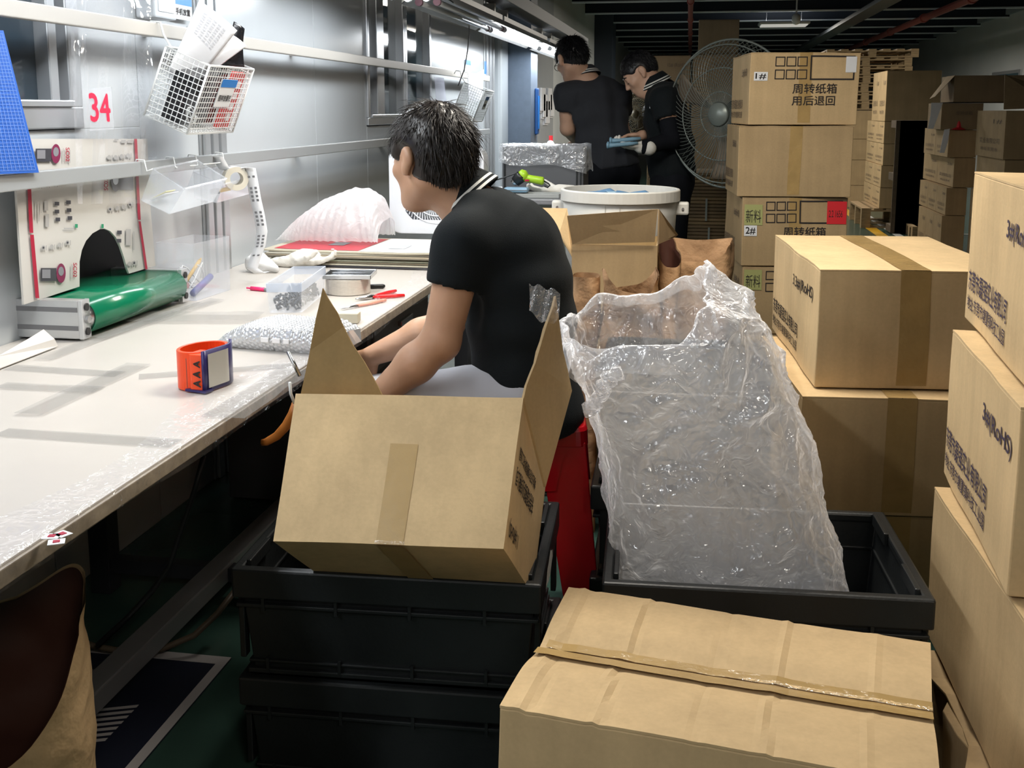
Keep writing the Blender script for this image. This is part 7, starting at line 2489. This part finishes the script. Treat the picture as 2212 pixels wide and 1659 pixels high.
# ================================================================ strapped stack of flattened cartons behind the fan
y = 6.75
a = PY(1466, 372, y)
zt = a.z
rnd = random.Random(12)
nl = 22
for k in range(nl):
    th = zt / nl
    t = thing('flat_carton_bundle', 'flat folded carton bundle in the strapped stack behind the big fan', 'cartons', (a.x + 0.33 + rnd.uniform(-0.012, 0.012), y + 0.25, k * th), rnd.uniform(-0.02, 0.02), 'flat carton bundles behind the big fan')
    for q in range(2):
        subbox((-0.32, -0.24, th * q * 0.5), (0.32, 0.24, th * (q * 0.5 + 0.5) - 0.003), (1, 1, 1)).build('sheet', KRAFT_D if (k + q) % 3 else KRAFT_C, t, bevel=0.004)
for k, (u, z0, z1) in enumerate(((1530, 0.80, 0.66), (1537, 0.62, 0.45), (1541, 0.42, 0.25))):
    p = PY(u, 300, y - 0.003)
    o = MB().box2((p.x - 0.006, y - 0.012, z1), (p.x + 0.006, y - 0.004, z0)).build('strap', mat('pale_strap', (0.45, 0.50, 0.46), rough=0.4), None)
    tag(o, ['pale plastic strap, highest on the flat carton stack', 'pale plastic strap, middle one on the flat carton stack', 'pale plastic strap, lowest on the flat carton stack'][k], 'strap', 'straps on the flat carton stack')

# ================================================================ far cartons
def corner_box(ul, uc, ur, vt, vb, Y, label, seed, m=KRAFT_C, group=None, zb=None, split=1, print_=None, side=None):
    p = PY(uc, vt, Y); z1 = p.z
    z0 = PY(uc, vb, Y).z if zb is None else zb
    x0, x1 = p.x, PY(ur, vt, Y).x
    yf = PX(ul, vt, x0).y if ul < uc else Y + 0.5
    d = min(2.0, max(0.25, yf - Y))
    out = []
    for k in range(split):
        dd = d / split - 0.004
        b = Vector(((x0 + x1) / 2, Y + d * k / split + dd / 2, z0))
        lab = label if split == 1 else (label + (', nearer one', ', farther one', ', farthest one')[k])
        t, F, dfm = carton(lab, b, 0, x1 - x0, dd, z1 - z0 - 0.004, m, 'x', False, 0.0, seed + k, group, detail=False)
        if print_: 
            decal(t, F, dfm, 'printing', INK_F, lambda mb: F['front'].text(mb, print_, 0.35, 0.55, 0.75, 0.70))
        if side is not None:
            def sp(mb):
                f = F['left']
                f.text(mb, '实业有限公司', 0.15, 0.30, 0.85, 0.42); f.text(mb, '地址东莞市', 0.2, 0.14, 0.8, 0.22)
                f.text(mb, side, 0.6, 0.72, 0.9, 0.82)
            decal(t, F, dfm, 'printing', INK_F, sp)
        out.append(t)
    return out
G1 = 'cartons in the pallet stack far down the aisle'
Yq = 12.7
rows = ((1888, 1917, 2035, 152, 262), (1874, 1911, 1985, 262, 310), (1872, 1909, 1985, 310, 357), (1869, 1904, 1985, 357, 405), (1866, 1901, 1985, 405, 450))
nm = ('tallest top', 'second', 'third', 'fourth', 'bottom')
for k, r in enumerate(rows):
    corner_box(*r, Yq, 'pale sided carton in the far pallet stack, %s row' % nm[k], 50 + k * 3, KRAFT, G1, split=2, side='1#')
WOOD = mat('pallet_wood', (0.36, 0.25, 0.13), rough=0.75, noise_amt=0.25, noise_scale=10, stretch=(1, 8, 8))
WOOD_D = mat('pallet_wood_dark', (0.10, 0.075, 0.05), rough=0.8, noise_amt=0.2)
def pallet(label, loc, rz, w=1.1, d=1.0, h=0.13, m=WOOD, group='wooden pallets', upright=False):
    t = thing('pallet', label, 'pallet', loc, rz, group)
    M = Matrix.Rotation(R(90), 4, 'X') if upright else None
    def bxx(nm, a, b):
        MB().box2(a, b, M).build(nm, m, t)
    for k in range(7):
        x = -w / 2 + k * (w - 0.1) / 6
        bxx('slat', (x, -d / 2, h - 0.018), (x + 0.1, d / 2, h))
    for yy in (-d / 2, -0.04, d / 2 - 0.08):
        bxx('stringer', (-w / 2, yy, h - 0.036), (w / 2, yy + 0.08, h - 0.018))
        for xx in (-w / 2, -0.05, w / 2 - 0.1):
            bxx('block', (xx, yy, 0.018), (xx + 0.1, yy + 0.08, h - 0.036))
        bxx('bottom_slat', (-w / 2, yy, 0), (w / 2, yy + 0.08, 0.018))
    return t
pq = PY(1901, 450, Yq)
pallet('pallet under the far pale sided carton stack', (pq.x + 0.25, Yq + 0.5, 0), 0, 0.9, 1.0, pq.z - 0.002)
# stack of pallets on cartons at the back
Yp = 15.4
xr = PY(1980, 200, Yp).x
z = PY(1900, 237, Yp).z
hp = (PY(1900, 105, Yp).z - z) / 7
pl = None
for k in range(7):
    lab = ['lowest', 'second lowest', 'third lowest', 'middle', 'third highest', 'second highest', 'topmost'][k] + ' pallet of the stack on the far cartons'
    off = 0.0 if k == 6 else -0.06 - 0.01 * ((k * 7) % 3)
    pallet(lab, (xr - 0.6 + off, Yp + 0.5, z + k * hp), 0, 1.2, 1.0, hp - 0.004)
G2 = 'cartons under the pallet stack at the back'
for k, (a_, b_) in enumerate(((238, 300), (300, 345), (345, 400))):
    corner_box(1818, 1828, 1985, a_, b_, Yp, 'far carton under the stacked pallets, %s row' % ('upper', 'middle', 'lower')[k], 70 + k, KRAFT_C, G2, print_='周转纸箱')
corner_box(1818, 1828, 1985, 400, 430, Yp, 'far carton under the stacked pallets, floor row', 74, KRAFT_C, G2, zb=0.0)
# upright dark pallet leaning in front of the far stack, loose pallet
p = PY(1962, 300, 12.3)
t = pallet('dark pallet standing on edge beside the far stack', (p.x + 0.02, 12.45, 0.62), 0, 0.36, 1.22, 0.30, WOOD_D, upright=True)
pallet('small pale pallet lying near the right carton pile', (PY(1985, 480, 12.0).x + 0.1, 12.0, 0), 0, 0.4, 0.4, 0.12)
G3 = 'cartons in the pile at the right of the aisle'
Yt = 10.0
corner_box(2006, 2035, 2125, 222, 280, Yt, 'carton printed for turnover with a white slip in the right pile', 80, KRAFT_D, G3, print_='周转纸箱')
corner_box(1998, 2050, 2112, 280, 340, Yt, 'carton in the right pile, third row', 82, KRAFT_C, G3, split=2, side='1#')
corner_box(1996, 2062, 2108, 340, 405, Yt, 'carton in the right pile, fourth row', 85, KRAFT_C, G3, split=2, side='2#')
corner_box(1987, 2045, 2090, 405, 465, Yt, 'carton in the right pile, fifth row', 88, KRAFT_C, G3, split=3, side='3#')
corner_box(1984, 2035, 2085, 465, 530, Yt, 'carton in the right pile, floor row', 92, KRAFT_C, G3, split=3, side='1#', zb=0.0)
# open top carton with a torn flap
def open_top():
    p, q = PY(2060, 222, Yt), PY(2215, 222, Yt)
    zt = PY(2060, 163, Yt).z
    w, h, d, th = q.x - p.x, zt - p.z, 0.5, 0.006
    t = thing('carton', 'open dark carton with a drooping flap on top of the right pile', 'box', (p.x, Yt + 0.02, p.z), 0, G3)
    for a_, b_ in (((0, 0, 0), (w, th, h)), ((0, d - th, 0), (w, d, h)), ((0, th, 0), (th, d - th, h)), ((w - th, th, 0), (w, d - th, h))):
        MB().box2(a_, b_).build('panel', KRAFT_D, t)
    MB().box2((0, 0, 0), (w, d, th)).build('bottom_panel', KRAFT_D, t)
    MB().slab([(0, 0, h), (0, 0.3, h), (-0.14, 0.3, h - 0.20), (-0.15, 0.02, h - 0.18)], (1, 0, 0.4), 0.006).build('flap', KRAFT_C, t)
open_top()
Yu = 8.85
corner_box(2112, 2174, 2330, 238, 345, Yu, 'large carton with a loose flap at the right of the pile', 96, KRAFT_C, G3, side='1#')
corner_box(2110, 2171, 2330, 345, 560, Yu, 'lower large carton at the right of the pile', 97, KRAFT_C, G3, zb=0.0, side='1#')
p = PY(2174, 238, Yu)
o = MB().slab([(p.x - 0.02, Yu, p.z + 0.005), (p.x + 0.35, Yu, p.z + 0.02), (p.x + 0.22, Yu + 0.3, p.z + 0.22), (p.x + 0.05, Yu + 0.3, p.z + 0.28)], (0, 1, 0), 0.006).build('card_flap', KRAFT_C, None)
tag(o, 'raised torn cardboard flap on the large carton right of the pile', 'flap', G3)
corner_box(2097, 2113, 2128, 410, 475, 9.75, 'small carton in front of the right pile, upper', 98, KRAFT_C, G3)
corner_box(2093, 2109, 2124, 475, 545, 9.75, 'small carton in front of the right pile, lower', 99, KRAFT_C, G3, zb=0.0)
def paper_slip(label, us, Y, m=PAPER):
    pts = [PY(u, v, Y) for u, v in us]
    o = MB().slab([q - pts[0] for q in pts], (0, 1, 0), 0.004).build('paper_strip', m, None); o.location = pts[0]
    tag(o, label, 'paper', 'paper strips on the right pile')
paper_slip('crinkled white plastic strip hanging left of the turnover carton', [(2012, 222), (2037, 222), (2030, 240), (2016, 278), (2004, 278), (2010, 250)], Yt - 0.03, LABEL)
paper_slip('white paper strip with red mark hanging in the right pile', [(2040, 280), (2052, 278), (2048, 305), (2040, 330), (2030, 330)], Yt - 0.03)
p = PY(2073, 270, Yt - 0.03)
o = MB().lathe([(0.07, 0), (0.03, 0.02), (0.02, 0.08), (0.001, 0.09)], (0, 0, 0), 12).build('red_cone', RED_LABEL, None); o.location = (p.x, p.y + 0.05, PY(2073, 280, Yt).z)
tag(o, 'small red plastic cone lying on the right carton pile', 'cone')
# dark cartons behind the standing men
G4 = 'brown cartons stacked behind the standing men'
Yb = 7.75
zr = [PY(1450, 119, Yb).z * f for f in (1.0, 0.75, 0.5, 0.25, 0.0)]
for k in range(4):
    for q, (u0, u1) in enumerate(((1400, 1491), (1494, 1590))):
        p0, p1 = PY(u0, 200, Yb), PY(u1, 200, Yb)
        w_ = p1.x - p0.x
        t, F, dfm = carton('brown carton behind the standing men, %s row, %s column' % (('top', 'second', 'third', 'floor')[k], ('left', 'right')[q]), ((p0.x + p1.x) / 2, Yb + 0.25, zr[k + 1]), 0, w_ - 0.006, 0.5, zr[k] - zr[k + 1] - 0.004, KRAFT_D, 'x', False, 0, 110 + k * 2 + q, G4, detail=False)
        if k == 0: decal(t, F, dfm, 'printing', INK_F, lambda mb: F['front'].text(mb, '15# (RoHS)', 0.45, 0.80, 0.88, 0.88))
Yc = 9.3
zt = PY(1550, 42, Yc).z; zm = PY(1550, 116, Yc).z
p0, p1 = PY(1508, 100, Yc), PY(1596, 100, Yc)
t, F, dfm = carton('dark carton standing alone above the others under the ceiling', ((p0.x + p1.x) / 2, Yc + 0.25, zm), 0, p1.x - p0.x, 0.45, zt - zm, KRAFT_D, 'x', False, 0, 130, G4, detail=False)
for k in range(3):
    carton('hidden brown carton carrying the one under the ceiling, %s' % ('lowest', 'middle', 'upper')[k], ((p0.x + p1.x) / 2, Yc + 0.25, zm * k / 3), 0, p1.x - p0.x + 0.05, 0.5, zm / 3 - 0.004, KRAFT_D, 'x', False, 0, 131 + k, G4, detail=False)

# ================================================================ wall things farther along the bench
src = [o for o in bpy.data.objects if o.name == 'wire_basket'][0]
b2_ = copy_tree(src)
p = PY(1003, 178, 7.0)
b2_.location = p; b2_['label'] = 'second wire basket of papers farther along the upper rail'
src['group'] = b2_['group'] = 'wire baskets on the upper rail'
pts = [PY(1010, 168, 7.1), PY(1045, 150, 7.25), PY(1040, 215, 7.2), PY(1012, 225, 7.1)]
o = MB().slab([q - pts[0] for q in pts], (1, 0, 0), 0.003).build('paper_sheet', PAPER, None); o.location = pts[0]
tag(o, 'white sheets standing in the second wire basket', 'paper')
for k, (u, v, w_, h_, lab) in enumerate(((1010, 143, 12, 26, 'white and blue notice on the wall near the glowing lamp'), (1049, 148, 8, 30, 'blue notice on the post near the glowing lamp'))):
    p = PX(u, v, WX + 0.004)
    t = thing('wall_notice', lab, 'notice', p)
    hh = h_ / FPX * p.y; ww = (PX(u + w_ / 2, v, WX).y - PX(u - w_ / 2, v, WX).y) / 2
    MB().box2((0, -ww, -hh / 2), (0.003, ww, hh / 2)).build('sheet', LABEL, t)
    MB().box2((0.003, -ww, hh * (0.1 if k == 0 else -0.4)), (0.004, ww, hh / 2)).build('blue_band', BLUE_PRINT, t)
pts = [PX(938, 166, -1.63), PX(958, 168, -1.63), PX(964, 222, -1.63), PX(942, 222, -1.63)]
o = MB().slab([q - pts[0] for q in pts], (1, 0, 0), 0.002).build('document_pocket', film('pocket_film', col=(0.6, 0.6, 0.75), opacity=0.35, bump=0, gloss=0.5), None); o.location = pts[0]
tag(o, 'clear document pocket hanging on the upper rail', 'pocket')
pts = [PY(1012, 25, 6.6), PY(1014, 70, 6.62), PY(1010, 110, 6.65), PY(1003, 150, 6.68), PY(990, 185, 6.7)]
o = MB().tube(pts, 0.004, 6).build('pull_cord', mat('grey_cord', (0.3, 0.3, 0.3), rough=0.6), None, smooth=True); tag(o, 'thin grey cord hanging from the bench lamp', 'cord')
# next workstation beyond the column
t = thing('blue_holder', 'blue plastic holder on the wall beyond the column', 'holder', (-1.459, 9.74, 1.32))
MB().box2((0.0, 0, -0.20), (0.03, 0.10, 0.22)).build('body', mat('blue_holder_plastic', (0.02, 0.08, 0.25), rough=0.4), t, bevel=0.01)
MB().box2((0.03, 0.008, -0.15), (0.034, 0.092, 0.15)).build('front', BLUE_PRINT, t)
rnd = random.Random(31)
for k in range(5):
    p = PX(1168 + k * 5, 200 + 14 * (k % 3), WX + 0.004)
    t = thing('hanging_papers', 'bundle of papers hanging beyond the column, %s' % ('leftmost', 'second from left', 'middle one', 'second from right', 'rightmost')[k], 'paper', p, 0, 'papers hanging beyond the column')
    for q in range(2):
        MB().box2((-0.003 + 0.02 * q, -0.16, -0.22 + 0.02 * q), (0.012 + 0.02 * q, 0.16, 0.05)).build('sheet', LABEL if q else PAPER, t)
b3_ = thing('workbench', 'far workbench beyond the column where the man with the earphone works', 'workbench', (-1.35, 11.2, 0))
MB().box2((-0.35, -1.2, 0.90), (0.40, 2.0, 0.93)).build('bench_top', TOP_M, b3_, bevel=0.003)
for x in (-0.3, 0.35):
    for y in (-1.1, 1.9):
        MB().box2((x - 0.02, y - 0.02, 0), (x + 0.02, y + 0.02, 0.90)).build('leg', DKSTEEL, b3_)
p = PY(1190, 300, 10.6)
t = thing('air_regulator', 'small air regulator with round gauge on the far bench', 'regulator', (p.x, p.y, 0.931))
MB().box2((-0.03, -0.03, 0), (0.03, 0.03, 0.10)).build('body', BLACKP, t, bevel=0.006)
MB().lathe([(0.035, 0), (0.035, 0.02), (0.03, 0.022)], (0, -0.03, 0.08), 18, axis=(0, -1, 0)).build('gauge', LABEL, t)
MB().tube([(0, 0, 0.10), (0, 0, 0.16)], 0.02, 10).build('knob', RED_LABEL, t)
